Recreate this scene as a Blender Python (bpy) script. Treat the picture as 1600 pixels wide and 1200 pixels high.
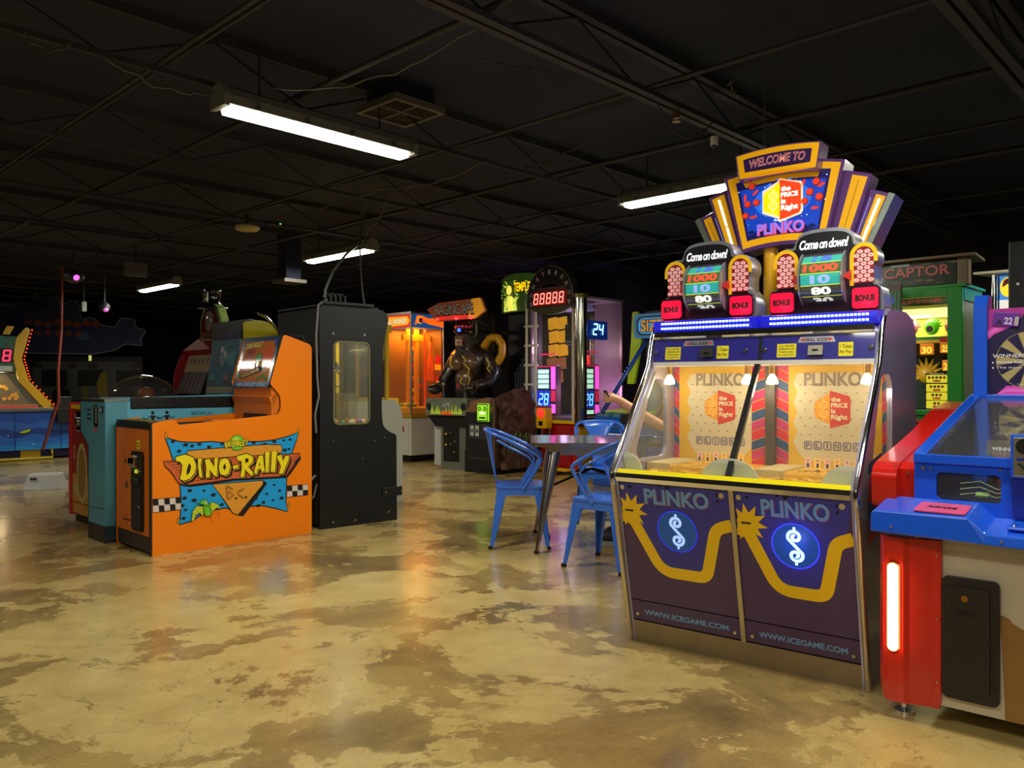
import bpy, bmesh, math, random
from mathutils import Vector, Matrix
from mathutils.geometry import tessellate_polygon

# ------------------------------------------------------------------ scene
S = bpy.context.scene
COL = S.collection
for o in list(bpy.data.objects):
    bpy.data.objects.remove(o)
random.seed(7)
PI = math.pi

cam_d = bpy.data.cameras.new('camera')
cam_d.sensor_width = 36.0
cam_d.lens = 36.0 * 1250.0 / 1600.0
cam_d.clip_start = 0.05
cam_d.clip_end = 80
cam = bpy.data.objects.new('camera', cam_d)
COL.objects.link(cam)
cam.location = (0, 0, 1.2)
cam.rotation_euler = (math.radians(90), 0, 0)
S.camera = cam

W = bpy.data.worlds.new('world')
S.world = W
W.use_nodes = True
W.node_tree.nodes['Background'].inputs[0].default_value = (0.26, 0.34, 0.66, 1)
W.node_tree.nodes['Background'].inputs[1].default_value = 0.09

S.view_settings.view_transform = 'Standard'
S.view_settings.look = 'None'
S.view_settings.gamma = 1.0
S.view_settings.use_curve_mapping = False
S.view_settings.exposure = 0.0

LAMP_W = 33.0            # power of one ceiling fixture
LAMP_COL = (1.0, 0.95, 0.80)
TUBE_STRENGTH = 9.0

# ------------------------------------------------------------------ materials
def lin(c):
    return tuple(((v / 255.0) / 12.92) if v / 255.0 <= 0.04045 else (((v / 255.0) + 0.055) / 1.055) ** 2.4 for v in c)

MATS = {}
def mat(name, rgb=(128, 128, 128), rough=0.5, metal=0.0, coat=0.0, emit=None, es=1.0, noise=0.0, nscale=12.0, spec=0.5, bump=0.0, aniso=0.0):
    if name in MATS:
        return MATS[name]
    m = bpy.data.materials.new(name)
    m.use_nodes = True
    nt = m.node_tree
    p = nt.nodes['Principled BSDF']
    col = lin(rgb)
    p.inputs['Base Color'].default_value = (*col, 1)
    p.inputs['Roughness'].default_value = rough
    p.inputs['Metallic'].default_value = metal
    p.inputs['Specular IOR Level'].default_value = spec
    p.inputs['Coat Weight'].default_value = coat
    p.inputs['Coat Roughness'].default_value = 0.05
    if emit is not None:
        p.inputs['Emission Color'].default_value = (*lin(emit), 1)
        p.inputs['Emission Strength'].default_value = es
    if noise > 0 or bump > 0:
        tc = nt.nodes.new('ShaderNodeTexCoord')
        nz = nt.nodes.new('ShaderNodeTexNoise')
        nz.inputs['Scale'].default_value = nscale
        nz.inputs['Detail'].default_value = 6
        nt.links.new(tc.outputs['Object'], nz.inputs['Vector'])
        if noise > 0:
            mx = nt.nodes.new('ShaderNodeMix')
            mx.data_type = 'RGBA'
            mx.inputs['A'].default_value = (*[v * (1 - noise) for v in col], 1)
            mx.inputs['B'].default_value = (*[min(1, v * (1 + noise)) for v in col], 1)
            nt.links.new(nz.outputs['Fac'], mx.inputs['Factor'])
            nt.links.new(mx.outputs['Result'], p.inputs['Base Color'])
        if bump > 0:
            b = nt.nodes.new('ShaderNodeBump')
            b.inputs['Strength'].default_value = bump
            b.inputs['Distance'].default_value = 0.02
            nt.links.new(nz.outputs['Fac'], b.inputs['Height'])
            nt.links.new(b.outputs['Normal'], p.inputs['Normal'])
    MATS[name] = m
    return m

def glass(name, tint=(255, 255, 255), alpha_mix=0.12, rough=0.02):
    """thin clear sheet: mostly transparent with fresnel gloss"""
    if name in MATS:
        return MATS[name]
    m = bpy.data.materials.new(name)
    m.use_nodes = True
    nt = m.node_tree
    nt.nodes.clear()
    out = nt.nodes.new('ShaderNodeOutputMaterial')
    tr = nt.nodes.new('ShaderNodeBsdfTransparent')
    tr.inputs[0].default_value = (*lin(tint), 1)
    gl = nt.nodes.new('ShaderNodeBsdfGlossy')
    gl.inputs['Roughness'].default_value = rough
    df = nt.nodes.new('ShaderNodeBsdfDiffuse')
    df.inputs[0].default_value = (*lin(tint), 1)
    ge = nt.nodes.new('ShaderNodeNewGeometry')
    dt = nt.nodes.new('ShaderNodeVectorMath'); dt.operation = 'DOT_PRODUCT'
    nt.links.new(ge.outputs['Incoming'], dt.inputs[0]); nt.links.new(ge.outputs['Normal'], dt.inputs[1])
    def mth(op, a_, b_=None):
        q = nt.nodes.new('ShaderNodeMath'); q.operation = op
        for i, v in enumerate((a_, b_)):
            if v is None: continue
            if isinstance(v, (int, float)): q.inputs[i].default_value = v
            else: nt.links.new(v, q.inputs[i])
        return q.outputs[0]
    om = mth('SUBTRACT', 1.0, mth('ABSOLUTE', dt.outputs['Value']))
    fr_ = mth('ADD', mth('MULTIPLY', mth('POWER', om, 5.0), 0.93), 0.03)
    m1 = nt.nodes.new('ShaderNodeMixShader')
    m2 = nt.nodes.new('ShaderNodeMixShader')
    m1.inputs[0].default_value = alpha_mix
    nt.links.new(tr.outputs[0], m1.inputs[1])
    nt.links.new(df.outputs[0], m1.inputs[2])
    nt.links.new(fr_, m2.inputs[0])
    nt.links.new(m1.outputs[0], m2.inputs[1])
    nt.links.new(gl.outputs[0], m2.inputs[2])
    nt.links.new(m2.outputs[0], out.inputs[0])
    MATS[name] = m
    return m

# common materials
M_BLACK = mat('black_paint', (14, 14, 16), 0.45, noise=0.3)
M_BLK = mat('ink_black', (8, 8, 9), 0.5)
M_DARK = mat('dark_grey_plastic', (38, 38, 40), 0.5, noise=0.2)
M_CHROME = mat('chrome', (225, 225, 225), 0.12, 1.0)
M_STEEL = mat('brushed_steel', (190, 185, 172), 0.32, 1.0, noise=0.12, nscale=40)
M_WHITE = mat('white_plastic', (225, 224, 218), 0.4)
M_GLASS = glass('clear_glass', (250, 250, 245), 0.025)
M_HAZE = glass('hazy_acrylic', (235, 232, 215), 0.10, 0.05)
M_YEL = mat('yellow_print', (250, 202, 4), 0.4, coat=0.3)
M_SCREW = mat('bright_screw', (215, 210, 200), 0.25, 1.0)

# ------------------------------------------------------------------ mesh builder
class MB:
    def __init__(s):
        s.v = []; s.f = []; s.mi = []; s.sm = []; s.mats = []
    def m(s, material):
        if material not in s.mats:
            s.mats.append(material)
        return s.mats.index(material)
    def add(s, vs, fs, material, smooth=False):
        b = len(s.v); k = s.m(material)
        s.v += [tuple(v) for v in vs]
        for f in fs:
            s.f.append([b + i for i in f]); s.mi.append(k); s.sm.append(smooth)
        return s
    def box(s, a, b, material, rz=0, rx=0, ry=0):
        x0, y0, z0 = a; x1, y1, z1 = b
        vs = [Vector(p) for p in ((x0,y0,z0),(x1,y0,z0),(x1,y1,z0),(x0,y1,z0),(x0,y0,z1),(x1,y0,z1),(x1,y1,z1),(x0,y1,z1))]
        if rz or rx or ry:
            c = Vector(((x0+x1)/2, (y0+y1)/2, (z0+z1)/2))
            R = Matrix.Rotation(rz, 3, 'Z') @ Matrix.Rotation(ry, 3, 'Y') @ Matrix.Rotation(rx, 3, 'X')
            vs = [c + R @ (v - c) for v in vs]
        return s.add(vs, [(0,3,2,1),(4,5,6,7),(0,1,5,4),(1,2,6,5),(2,3,7,6),(3,0,4,7)], material)
    def prism(s, poly, axis, a, b, material, holes=(), cap=None):
        """extrude a 2D polygon along axis; x:(y,z) y:(x,z) z:(x,y); holes are cut through"""
        def P(p, t):
            if axis == 'x': return (t, p[0], p[1])
            if axis == 'y': return (p[0], t, p[1])
            return (p[0], p[1], t)
        loops = [list(poly)] + [list(h) for h in holes]
        flat = [p for l in loops for p in l]
        tris = tessellate_polygon([[Vector((p[0], p[1], 0)) for p in l] for l in loops])
        n = len(flat)
        s.add([P(p, a) for p in flat], [tuple(t) for t in tris], cap or material)
        s.add([P(p, b) for p in flat], [tuple(t)[::-1] for t in tris], cap or material)
        for l in loops:
            k = len(l)
            vs = [P(p, a) for p in l] + [P(p, b) for p in l]
            s.add(vs, [(i, (i+1) % k, k + (i+1) % k, k + i) for i in range(k)], material)
        return s
    def cyl(s, p0, p1, r0, material, r1=None, n=16, caps=True, smooth=True):
        r1 = r0 if r1 is None else r1
        p0 = Vector(p0); p1 = Vector(p1); d = (p1 - p0).normalized()
        u = d.orthogonal().normalized(); w = d.cross(u)
        vs = []
        for p, r in ((p0, r0), (p1, r1)):
            for i in range(n):
                a = 2*PI*i/n
                vs.append(p + (u*math.cos(a) + w*math.sin(a))*r)
        s.add(vs, [(i, (i+1) % n, n + (i+1) % n, n + i) for i in range(n)], material, smooth)
        if caps:
            s.add(vs[:n], [tuple(range(n))[::-1]], material); s.add(vs[n:], [tuple(range(n))], material)
        return s
    def tube(s, path, r, material, n=8, closed=False, smooth=True):
        P = [Vector(p) for p in path]; k = len(P); rings = []; prev = None
        for i in range(k):
            if closed: t = P[(i+1) % k] - P[i-1]
            else: t = P[min(i+1, k-1)] - P[max(i-1, 0)]
            t.normalize()
            if prev is None: u = t.orthogonal().normalized()
            else:
                u = prev - t*prev.dot(t)
                u = u.normalized() if u.length > 1e-5 else t.orthogonal().normalized()
            prev = u; w = t.cross(u)
            rr = r[i] if isinstance(r, (list, tuple)) else r
            rings.append([P[i] + (u*math.cos(2*PI*j/n) + w*math.sin(2*PI*j/n))*rr for j in range(n)])
        vs = [v for q in rings for v in q]; fs = []
        for i in range(k if closed else k-1):
            a = i*n; b = ((i+1) % k)*n
            for j in range(n): fs.append((a+j, a+(j+1) % n, b+(j+1) % n, b+j))
        s.add(vs, fs, material, smooth)
        if not closed:
            s.add(rings[0], [tuple(range(n))[::-1]], material); s.add(rings[-1], [tuple(range(n))], material)
        return s
    def ball(s, c, r, material, nu=16, nv=10, top=1.0, bot=-1.0):
        rx, ry, rz = r if isinstance(r, (list, tuple)) else (r, r, r)
        vs = []; a0 = math.asin(bot); a1 = math.asin(top)
        for j in range(nv+1):
            a = a0 + (a1-a0)*j/nv
            for i in range(nu):
                t = 2*PI*i/nu
                vs.append((c[0]+rx*math.cos(a)*math.cos(t), c[1]+ry*math.cos(a)*math.sin(t), c[2]+rz*math.sin(a)))
        return s.add(vs, [(j*nu+i, j*nu+(i+1) % nu, (j+1)*nu+(i+1) % nu, (j+1)*nu+i) for j in range(nv) for i in range(nu)], material, True)
    def lathe(s, prof, c, material, n=24, smooth=True):
        vs = []
        for r, z in prof:
            for i in range(n):
                vs.append((c[0]+r*math.cos(2*PI*i/n), c[1]+r*math.sin(2*PI*i/n), c[2]+z))
        return s.add(vs, [(j*n+i, j*n+(i+1) % n, (j+1)*n+(i+1) % n, (j+1)*n+i) for j in range(len(prof)-1) for i in range(n)], material, smooth)
    def build(s, name, parent=None, bevel=0.0, label=None, loc=None, kind=None, seg=2, sub=0):
        me = bpy.data.meshes.new(name)
        me.from_pydata(s.v, [], s.f)
        for mm in s.mats: me.materials.append(mm)
        for i, p in enumerate(me.polygons):
            p.material_index = s.mi[i]; p.use_smooth = s.sm[i]
        bm = bmesh.new(); bm.from_mesh(me)
        if bevel or sub: bmesh.ops.remove_doubles(bm, verts=bm.verts, dist=1e-5)
        if not getattr(s, 'flat', False): bmesh.ops.recalc_face_normals(bm, faces=bm.faces)
        bm.to_mesh(me); bm.free()
        o = bpy.data.objects.new(name, me); COL.objects.link(o)
        if parent is not None: o.parent = parent
        if loc: o.location = loc
        if label: o['label'] = label
        if kind: o['kind'] = kind
        if bevel:
            b = o.modifiers.new('bevel', 'BEVEL'); b.width = bevel; b.segments = seg; b.limit_method = 'ANGLE'
            b.angle_limit = math.radians(40); b.harden_normals = False
        if sub:
            q = o.modifiers.new('sub', 'SUBSURF'); q.levels = sub; q.render_levels = sub
        return o

def B(name, parent, a, b, material, bevel=0.0, **k):
    kk = {q: k.pop(q) for q in ('rx', 'ry', 'rz') if q in k}
    return MB().box(a, b, material, **kk).build(name, parent, bevel, **k)

def thing(name, label, cat, loc=(0, 0, 0), rz=0.0, group=None):
    o = bpy.data.objects.new(name, None); COL.objects.link(o)
    o.empty_display_size = 0.1
    o.location = loc; o.rotation_euler = (0, 0, math.radians(rz))
    o['label'] = label; o['category'] = cat
    if group: o['group'] = group
    return o
def tag(o, label, cat, group=None, kind=None):
    o['label'] = label; o['category'] = cat
    if group: o['group'] = group
    if kind: o['kind'] = kind
    return o

def rrect(x0, y0, x1, y1, r, n=5):
    pts = []
    for cx, cy, a in ((x1-r, y0+r, -90), (x1-r, y1-r, 0), (x0+r, y1-r, 90), (x0+r, y0+r, 180)):
        for i in range(n+1):
            t = math.radians(a + 90*i/n); pts.append((cx+r*math.cos(t), cy+r*math.sin(t)))
    return pts
def rpoly(pts, r, n=5):
    """round the corners of a polygon"""
    out = []; k = len(pts)
    for i in range(k):
        p = Vector(pts[i]); a = Vector(pts[i-1]); b = Vector(pts[(i+1) % k])
        rr = r[i] if isinstance(r, (list, tuple)) else r
        if rr <= 0: out.append(tuple(p)); continue
        d1 = (a-p); d2 = (b-p); q = min(rr, d1.length*0.45, d2.length*0.45)
        s0 = p + d1.normalized()*q; s1 = p + d2.normalized()*q
        for j in range(n+1):
            t = j/n; out.append(tuple((1-t)**2*s0 + 2*t*(1-t)*p + t*t*s1))
    return out
def circ(cx, cy, rx, ry=None, n=28, a0=0.0, a1=360.0):
    ry = rx if ry is None else ry
    full = abs(a1-a0) >= 360
    k = n if full else n+1
    return [(cx+rx*math.cos(math.radians(a0+(a1-a0)*i/n)), cy+ry*math.sin(math.radians(a0+(a1-a0)*i/n))) for i in range(k)]

# ------------------------------------------------------------------ flat artwork (print, lettering) on a surface
_TC = {}
def text_mesh(body, bold=0.0, shear=0.0, spacing=1.0, res=4):
    key = (body, bold, shear, spacing, res)
    if key in _TC: return _TC[key]
    c = bpy.data.curves.new('lettering', 'FONT')
    c.body = body; c.size = 1.0; c.offset = bold; c.shear = shear; c.space_character = spacing; c.resolution_u = res
    c.fill_mode = 'FRONT'
    ob = bpy.data.objects.new('lettering', c)
    me = bpy.data.meshes.new_from_object(ob)
    vs = [(v.co.x, v.co.y) for v in me.vertices]; fs = [tuple(p.vertices) for p in me.polygons]
    bpy.data.objects.remove(ob); bpy.data.meshes.remove(me); bpy.data.curves.remove(c)
    _TC[key] = (vs, fs); return _TC[key]

class Art:
    """2D drawing on a plane: origin o, axes u (right) and v (up), n towards the viewer"""
    STEP = 0.0007
    def __init__(s, o, u, v, step=None, warp=None):
        s.o = Vector(o); s.u = Vector(u).normalized(); s.v = Vector(v).normalized(); s.n = s.u.cross(s.v).normalized()
        s.mb = MB(); s.mb.flat = True; s.step = step or Art.STEP; s.warp = warp
    def P(s, p, L):
        q = s.warp(p) if s.warp else p
        return s.o + s.u*q[0] + s.v*q[1] + s.n*(s.step*(L+1))
    def tri(s, vs, fs, material, L):
        s.mb.add([s.P(p, L) for p in vs], fs, material); return s
    def poly(s, pts, material, L=0, holes=()):
        loops = [list(pts)] + [list(h) for h in holes]
        flat = [p for l in loops for p in l]
        t = tessellate_polygon([[Vector((p[0], p[1], 0)) for p in l] for l in loops])
        fs = []
        for a in t:
            A, Bq, Cq = (flat[i] for i in a)
            cr = (Bq[0]-A[0])*(Cq[1]-A[1]) - (Bq[1]-A[1])*(Cq[0]-A[0])
            fs.append(tuple(a) if cr >= 0 else tuple(a)[::-1])
        return s.tri(flat, fs, material, L)
    def rect(s, x0, y0, x1, y1, material, L=0, r=0.0):
        return s.poly(rrect(x0, y0, x1, y1, r) if r else [(x0,y0),(x1,y0),(x1,y1),(x0,y1)], material, L)
    def frame(s, x0, y0, x1, y1, w, material, L=0, r=0.0):
        o_ = rrect(x0, y0, x1, y1, r) if r else [(x0,y0),(x1,y0),(x1,y1),(x0,y1)]
        i_ = rrect(x0+w, y0+w, x1-w, y1-w, max(r-w, 0.001)) if r else [(x0+w,y0+w),(x1-w,y0+w),(x1-w,y1-w),(x0+w,y1-w)]
        return s.poly(o_, material, L, holes=[i_])
    def disc(s, cx, cy, r, material, L=0, ry=None, n=24):
        return s.poly(circ(cx, cy, r, ry, n), material, L)
    def ring(s, cx, cy, r0, r1, material, L=0, n=28, a0=0, a1=360, sy=1.0):
        a = circ(cx, cy, r1, r1*sy, n, a0, a1); b = circ(cx, cy, r0, r0*sy, n, a0, a1); k = len(a)
        fs = [(i, (i+1) % k, k+(i+1) % k, k+i) for i in range(k if a1-a0 >= 360 else k-1)]
        return s.tri(a+b, fs, material, L)
    def stroke(s, pts, w, material, L=0, closed=False):
        k = len(pts); vs = []
        for i in range(k):
            a = Vector(pts[i-1] if (i > 0 or closed) else pts[i]); b = Vector(pts[(i+1) % k] if (i < k-1 or closed) else pts[i])
            t = (b-a); t = t.normalized() if t.length else Vector((1, 0)); nn = Vector((-t.y, t.x))
            ww = (w[i] if isinstance(w, (list, tuple)) else w)/2
            p = Vector(pts[i]); vs += [tuple(p+nn*ww), tuple(p-nn*ww)]
        fs = []
        for i in range(k if closed else k-1):
            a = 2*i; b = 2*((i+1) % k); fs.append((a, a+1, b+1, b))
        return s.tri(vs, fs, material, L)
    def text(s, body, cx, cy, w, h, material, L=0, bold=0.0, shear=0.0, rot=0.0, spacing=1.0, grow=None, res=4, jit=None):
        vs, fs = text_mesh(body, 0.0 if grow is None else grow, shear, spacing, res)
        vb, fb = text_mesh(body, bold, shear, spacing, res)
        xs = [p[0] for p in vs]; ys = [p[1] for p in vs]
        if not xs: return s
        x0, x1, y0, y1 = min(xs), max(xs), min(ys), max(ys)
        mx, my = (x0+x1)/2, (y0+y1)/2; sx = w/(x1-x0); sy = h/(y1-y0)
        c_, s_ = math.cos(math.radians(rot)), math.sin(math.radians(rot)); out = []
        for p in vb:
            X = (p[0]-mx)*sx; Y = (p[1]-my)*sy
            if jit: X, Y = jit(X, Y)
            out.append((cx+X*c_-Y*s_, cy+X*s_+Y*c_))
        return s.tri(out, fb, material, L)
    def seg(s, txt, x, y, w, h, material, L=0, gap=0.35, off=None):
        """seven segment digits, x,y = lower left of first digit"""
        T = {'0':'abcdef','1':'bc','2':'abged','3':'abgcd','4':'fgbc','5':'afgcd','6':'afgedc','7':'abc','8':'abcdefg','9':'abcdfg'}
        t = w*0.2
        for ch in txt:
            q = {'a':(x+t*.6,y+h-t,x+w-t*.6,y+h),'g':(x+t*.6,y+h/2-t/2,x+w-t*.6,y+h/2+t/2),'d':(x+t*.6,y,x+w-t*.6,y+t),
                 'f':(x,y+h/2+t*.3,x+t,y+h-t*.5),'e':(x,y+t*.5,x+t,y+h/2-t*.3),'b':(x+w-t,y+h/2+t*.3,x+w,y+h-t*.5),'c':(x+w-t,y+t*.5,x+w,y+h/2-t*.3)}
            for k_ in T.get(ch, ''):
                x0,y0,x1,y1 = q[k_]; sl = 0.12
                s.poly([(x0+(y0-y)*sl,y0),(x1+(y0-y)*sl,y0),(x1+(y1-y)*sl,y1),(x0+(y1-y)*sl,y1)], material, L)
            x += w*(1+gap)
        return s
    def build(s, name, parent=None, label=None):
        return s.mb.build(name, parent, label=label)

def screws(pts, parent, r=0.008, n=(0, -1, 0), name='screw', material=None, h=0.006):
    for p in pts:
        p = Vector(p); q = p + Vector(n)*h
        MB().cyl(p, q, r, material or M_SCREW, r*0.7, n=12).build(name, parent)
# ------------------------------------------------------------------ the room (axes: A = into the right, Bx = into the left)
TH = 46.2
AX = Vector((math.cos(math.radians(TH)), math.sin(math.radians(TH)), 0))
BX = Vector((-math.sin(math.radians(TH)), math.cos(math.radians(TH)), 0))
def ab(a, b, z=0.0): return AX*a + BX*b + Vector((0, 0, z))
A0, A1, B0, B1 = -5.5, 10.4, -5.0, 20.5
ZC = 3.05

def floor_mat():
    m = bpy.data.materials.new('stained_concrete'); m.use_nodes = True
    nt = m.node_tree; N = nt.nodes; Lk = nt.links; p = N['Principled BSDF']
    tc = N.new('ShaderNodeTexCoord')
    def noise(scale, det, rough, dist=0.0):
        n = N.new('ShaderNodeTexNoise'); n.inputs['Scale'].default_value = scale; n.inputs['Detail'].default_value = det
        n.inputs['Roughness'].default_value = rough; n.inputs['Distortion'].default_value = dist
        Lk.new(tc.outputs['Object'], n.inputs['Vector']); return n
    def ramp(src, st):
        r = N.new('ShaderNodeValToRGB'); e = r.color_ramp.elements
        while len(e) < len(st): e.new(0.5)
        for q, (pos, c) in zip(e, st): q.position = pos; q.color = (*c, 1)
        Lk.new(src, r.inputs[0]); return r
    def mix(a, b, f, mode='MIX'):
        x = N.new('ShaderNodeMix'); x.data_type = 'RGBA'; x.blend_type = mode
        for sock, val in (('A', a), ('B', b), ('Factor', f)):
            if hasattr(val, 'is_linked') or hasattr(val, 'links'): Lk.new(val, x.inputs[sock])
            elif sock == 'Factor': x.inputs[sock].default_value = val
            else: x.inputs[sock].default_value = (*val, 1)
        return x.outputs['Result']
    base = ramp(noise(1.3, 10, 0.66, 0.5).outputs['Fac'], [(0.32, lin((104, 86, 54))), (0.46, lin((142, 120, 74))), (0.60, lin((168, 144, 86)))])
    n1 = noise(0.85, 14, 0.66, 0.35)
    patch = ramp(n1.outputs['Fac'], [(0.50, (0, 0, 0)), (0.512, (.85, .85, .85))])
    n2 = noise(2.6, 12, 0.64, 0.3)
    patch2 = ramp(n2.outputs['Fac'], [(0.565, (0, 0, 0)), (0.575, (.8, .8, .8))])
    light = ramp(noise(6.0, 8, 0.6).outputs['Fac'], [(0.3, lin((182, 158, 96))), (0.7, lin((206, 184, 118)))])
    rust = ramp(noise(0.5, 5, 0.5, 0.3).outputs['Fac'], [(0.50, (0, 0, 0)), (0.72, (1, 1, 1))])
    c1 = mix(base.outputs[0], light.outputs[0], patch.outputs[0])
    c2 = mix(c1, light.outputs[0], patch2.outputs[0])
    rf = N.new('ShaderNodeMath'); rf.operation = 'MULTIPLY'; rf.inputs[1].default_value = 0.35; Lk.new(rust.outputs[0], rf.inputs[0])
    c3 = mix(c2, lin((186, 128, 58)), rf.outputs[0])
    fine = ramp(noise(60, 4, 0.7).outputs['Fac'], [(0.3, (0.86, 0.86, 0.86)), (0.7, (1.08, 1.08, 1.08))])
    c4 = mix(c3, fine.outputs[0], 1.0, 'MULTIPLY')
    # hair cracks
    vo = N.new('ShaderNodeTexVoronoi'); vo.feature = 'DISTANCE_TO_EDGE'; vo.inputs['Scale'].default_value = 2.6
    wob = noise(5.0, 6, 0.6); ad = N.new('ShaderNodeVectorMath'); ad.operation = 'ADD'
    sc = N.new('ShaderNodeVectorMath'); sc.operation = 'SCALE'; sc.inputs['Scale'].default_value = 0.35
    Lk.new(wob.outputs['Color'], sc.inputs[0]); Lk.new(tc.outputs['Object'], ad.inputs[0]); Lk.new(sc.outputs[0], ad.inputs[1]); Lk.new(ad.outputs[0], vo.inputs['Vector'])
    cr = ramp(vo.outputs['Distance'], [(0.0, (1, 1, 1)), (0.006, (0, 0, 0))])
    gate = ramp(noise(0.9, 3, 0.5).outputs['Fac'], [(0.50, (0, 0, 0)), (0.58, (0.8, 0.8, 0.8))])
    cm = N.new('ShaderNodeMath'); cm.operation = 'MULTIPLY'; Lk.new(cr.outputs[0], cm.inputs[0]); Lk.new(gate.outputs[0], cm.inputs[1])
    c5 = mix(c4, lin((60, 50, 34)), cm.outputs[0])
    Lk.new(c5, p.inputs['Base Color'])
    rr = ramp(n1.outputs['Fac'], [(0.45, (0.20, 0.20, 0.20)), (0.56, (0.33, 0.33, 0.33))])
    Lk.new(rr.outputs[0], p.inputs['Roughness'])
    p.inputs['Specular IOR Level'].default_value = 0.6
    p.inputs['Coat Weight'].default_value = 0.35; p.inputs['Coat Roughness'].default_value = 0.16
    b = N.new('ShaderNodeBump'); b.inputs['Strength'].default_value = 0.12; b.inputs['Distance'].default_value = 0.01
    Lk.new(noise(9, 7, 0.6).outputs['Fac'], b.inputs['Height']); Lk.new(b.outputs['Normal'], p.inputs['Normal'])
    return m

def slab(name, pts, material, th, kind='structure'):
    """pts: quad corners; th: offset vector giving it thickness"""
    t = Vector(th); v = [Vector(p) for p in pts]; vs = v + [p + t for p in v]
    m = MB(); m.add(vs, [(0,1,2,3),(7,6,5,4),(0,4,5,1),(1,5,6,2),(2,6,7,3),(3,7,4,0)], material)
    o = m.build(name); o['kind'] = kind; return o
M_WALL = mat('black_wall_paint', (17, 17, 20), 0.7, noise=0.25, nscale=2)
M_CEIL = mat('black_ceiling_paint', (22, 28, 52), 0.85, noise=0.35, nscale=1.5)
M_JOIST = mat('dusty_black_steel', (44, 44, 50), 0.7, noise=0.4, nscale=5)
slab('floor', [ab(A0,B0), ab(A1,B0), ab(A1,B1), ab(A0,B1)], floor_mat(), (0, 0, -0.1))
slab('ceiling', [ab(A0,B0,ZC), ab(A1,B0,ZC), ab(A1,B1,ZC), ab(A0,B1,ZC)], M_CEIL, (0, 0, 0.1))
slab('wall_right', [ab(A1,B0), ab(A1,B1), ab(A1,B1,ZC), ab(A1,B0,ZC)], M_WALL, AX*0.1)
slab('wall_left', [ab(A0,B1), ab(A1,B1), ab(A1,B1,ZC), ab(A0,B1,ZC)], M_WALL, BX*0.1)
slab('wall_near_left', [ab(A0,B0), ab(A0,B1), ab(A0,B1,ZC), ab(A0,B0,ZC)], M_WALL, -AX*0.1)
slab('wall_near_right', [ab(A0,B0), ab(A1,B0), ab(A1,B0,ZC), ab(A0,B0,ZC)], M_WALL, -BX*0.1)

def tube_ab(name, a0, b0, a1, b1, z0, z1, r, material=None):
    return MB().tube([ab(a0,b0,z0), ab(a1,b1,z1)], r, material or M_JOIST, n=8)
# joists: two thin chords with a web, running along A, seated on the deck by hangers
k = 0
for b in [-3.6, -2.09, -0.56, 0.97, 2.49, 4.05, 5.57, 7.12, 8.65, 10.2, 11.7, 13.2, 14.8, 16.3, 17.8]:
    m = MB(); wide = 0.05 if b in (0.97, 2.49) else 0.024
    for dz, ww in ((2.76, wide), (3.0, 0.03)):
        for side in ((-1, 1) if wide > .03 else (0,)):
            c = b + side*wide*0.62
            q = [ab(A0, c-wide*.42, dz), ab(A1, c-wide*.42, dz), ab(A1, c+wide*.42, dz), ab(A0, c+wide*.42, dz)]
            q2 = [p + Vector((0, 0, 0.028 if dz < 2.9 else 0.05)) for p in q]
            m.add(q+q2, [(3,2,1,0),(4,5,6,7),(0,1,5,4),(1,2,6,5),(2,3,7,6),(3,0,4,7)], M_JOIST)
    a = A0 + 0.3; up = True
    while a < A1 - 0.6:
        m.cyl(ab(a, b, 2.78 if up else 3.0), ab(a+0.55, b, 3.0 if up else 2.78), 0.007, M_CEIL, n=5, caps=False); a += 0.55; up = not up
    k += 1
    m.build('trim_%d' % k, kind='structure')
# cross bracing / conduit along B
for i, a in enumerate([-2.4, -1.1, 0.3, 1.66, 2.45, 3.62, 4.75, 5.6, 6.45, 7.6, 8.6]):
    m = MB(); z = 2.80 if i % 2 else 2.84
    r = 0.011 if i % 2 else 0.018
    m.tube([ab(a, B0, z), ab(a, B1, z)], r, M_JOIST, n=6)
    if i in (3, 5, 8): m.tube([ab(a+.06, B0, z+.02), ab(a+.06, B1, z+.02)], 0.009, M_JOIST, n=6)
    k += 1; m.build('trim_%d' % k, kind='structure')
# loose wiring swagged between the joists
M_WIRE = mat('grey_cable', (84, 80, 74), 0.6)
M_WIRED = mat('dark_cable', (44, 42, 42), 0.6)
def swag(p0, p1, sag, r=0.004, material=None, n=14, label='', wob=0.02, name='ceiling_cable'):
    p0 = Vector(p0); p1 = Vector(p1); pts = []
    for i in range(n+1):
        t = i/n; q = p0.lerp(p1, t); q.z -= sag*4*t*(1-t)
        q += Vector((random.uniform(-wob, wob), random.uniform(-wob, wob), random.uniform(-wob, wob)*.5)) if 0 < i < n else Vector()
        pts.append(q)
    o = MB().tube(pts, r, material or M_WIRE, n=5).build(name)
    tag(o, label, 'cable'); return o
def px(x, y, z):
    """world point seen at photo pixel x,y on the level plane z (used to read positions off the photograph)"""
    t = (z-1.2)*1250.0/(600.0-y); return Vector(((x-800)/1250.0*t, t, z))
swag(px(745, 45, 2.76), px(425, 137, 2.76), .10, .005, label='cable drooping along the brace from the thick joist to the near tube light')
swag(px(166, 92, 2.76), px(336, 148, 2.72), .05, .006, label='cable running along the joist into the left end of the near tube light')
swag(px(40, 50, 2.76), px(110, 70, 2.76), .06, .004, label='small loop of cable hanging off the joist at the upper left')
swag(px(430, 335, 2.72), px(590, 295, 2.74), .04, .006, label='pale bundled cable above the middle tube light')
swag(px(590, 296, 2.74), px(760, 253, 2.74), .05, .006, label='pale bundled cable sagging toward the big joist right of the near tube light')
swag(px(612, 296, 2.74), px(750, 258, 2.74), .09, .004, label='second thinner cable hanging just under the pale bundle', material=M_WIRED)
swag(px(614, 300, 2.74), px(560, 386, 2.62), .02, .005, label='power cable dropping from the bundle to the middle tube light', material=M_WIRED)
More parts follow.
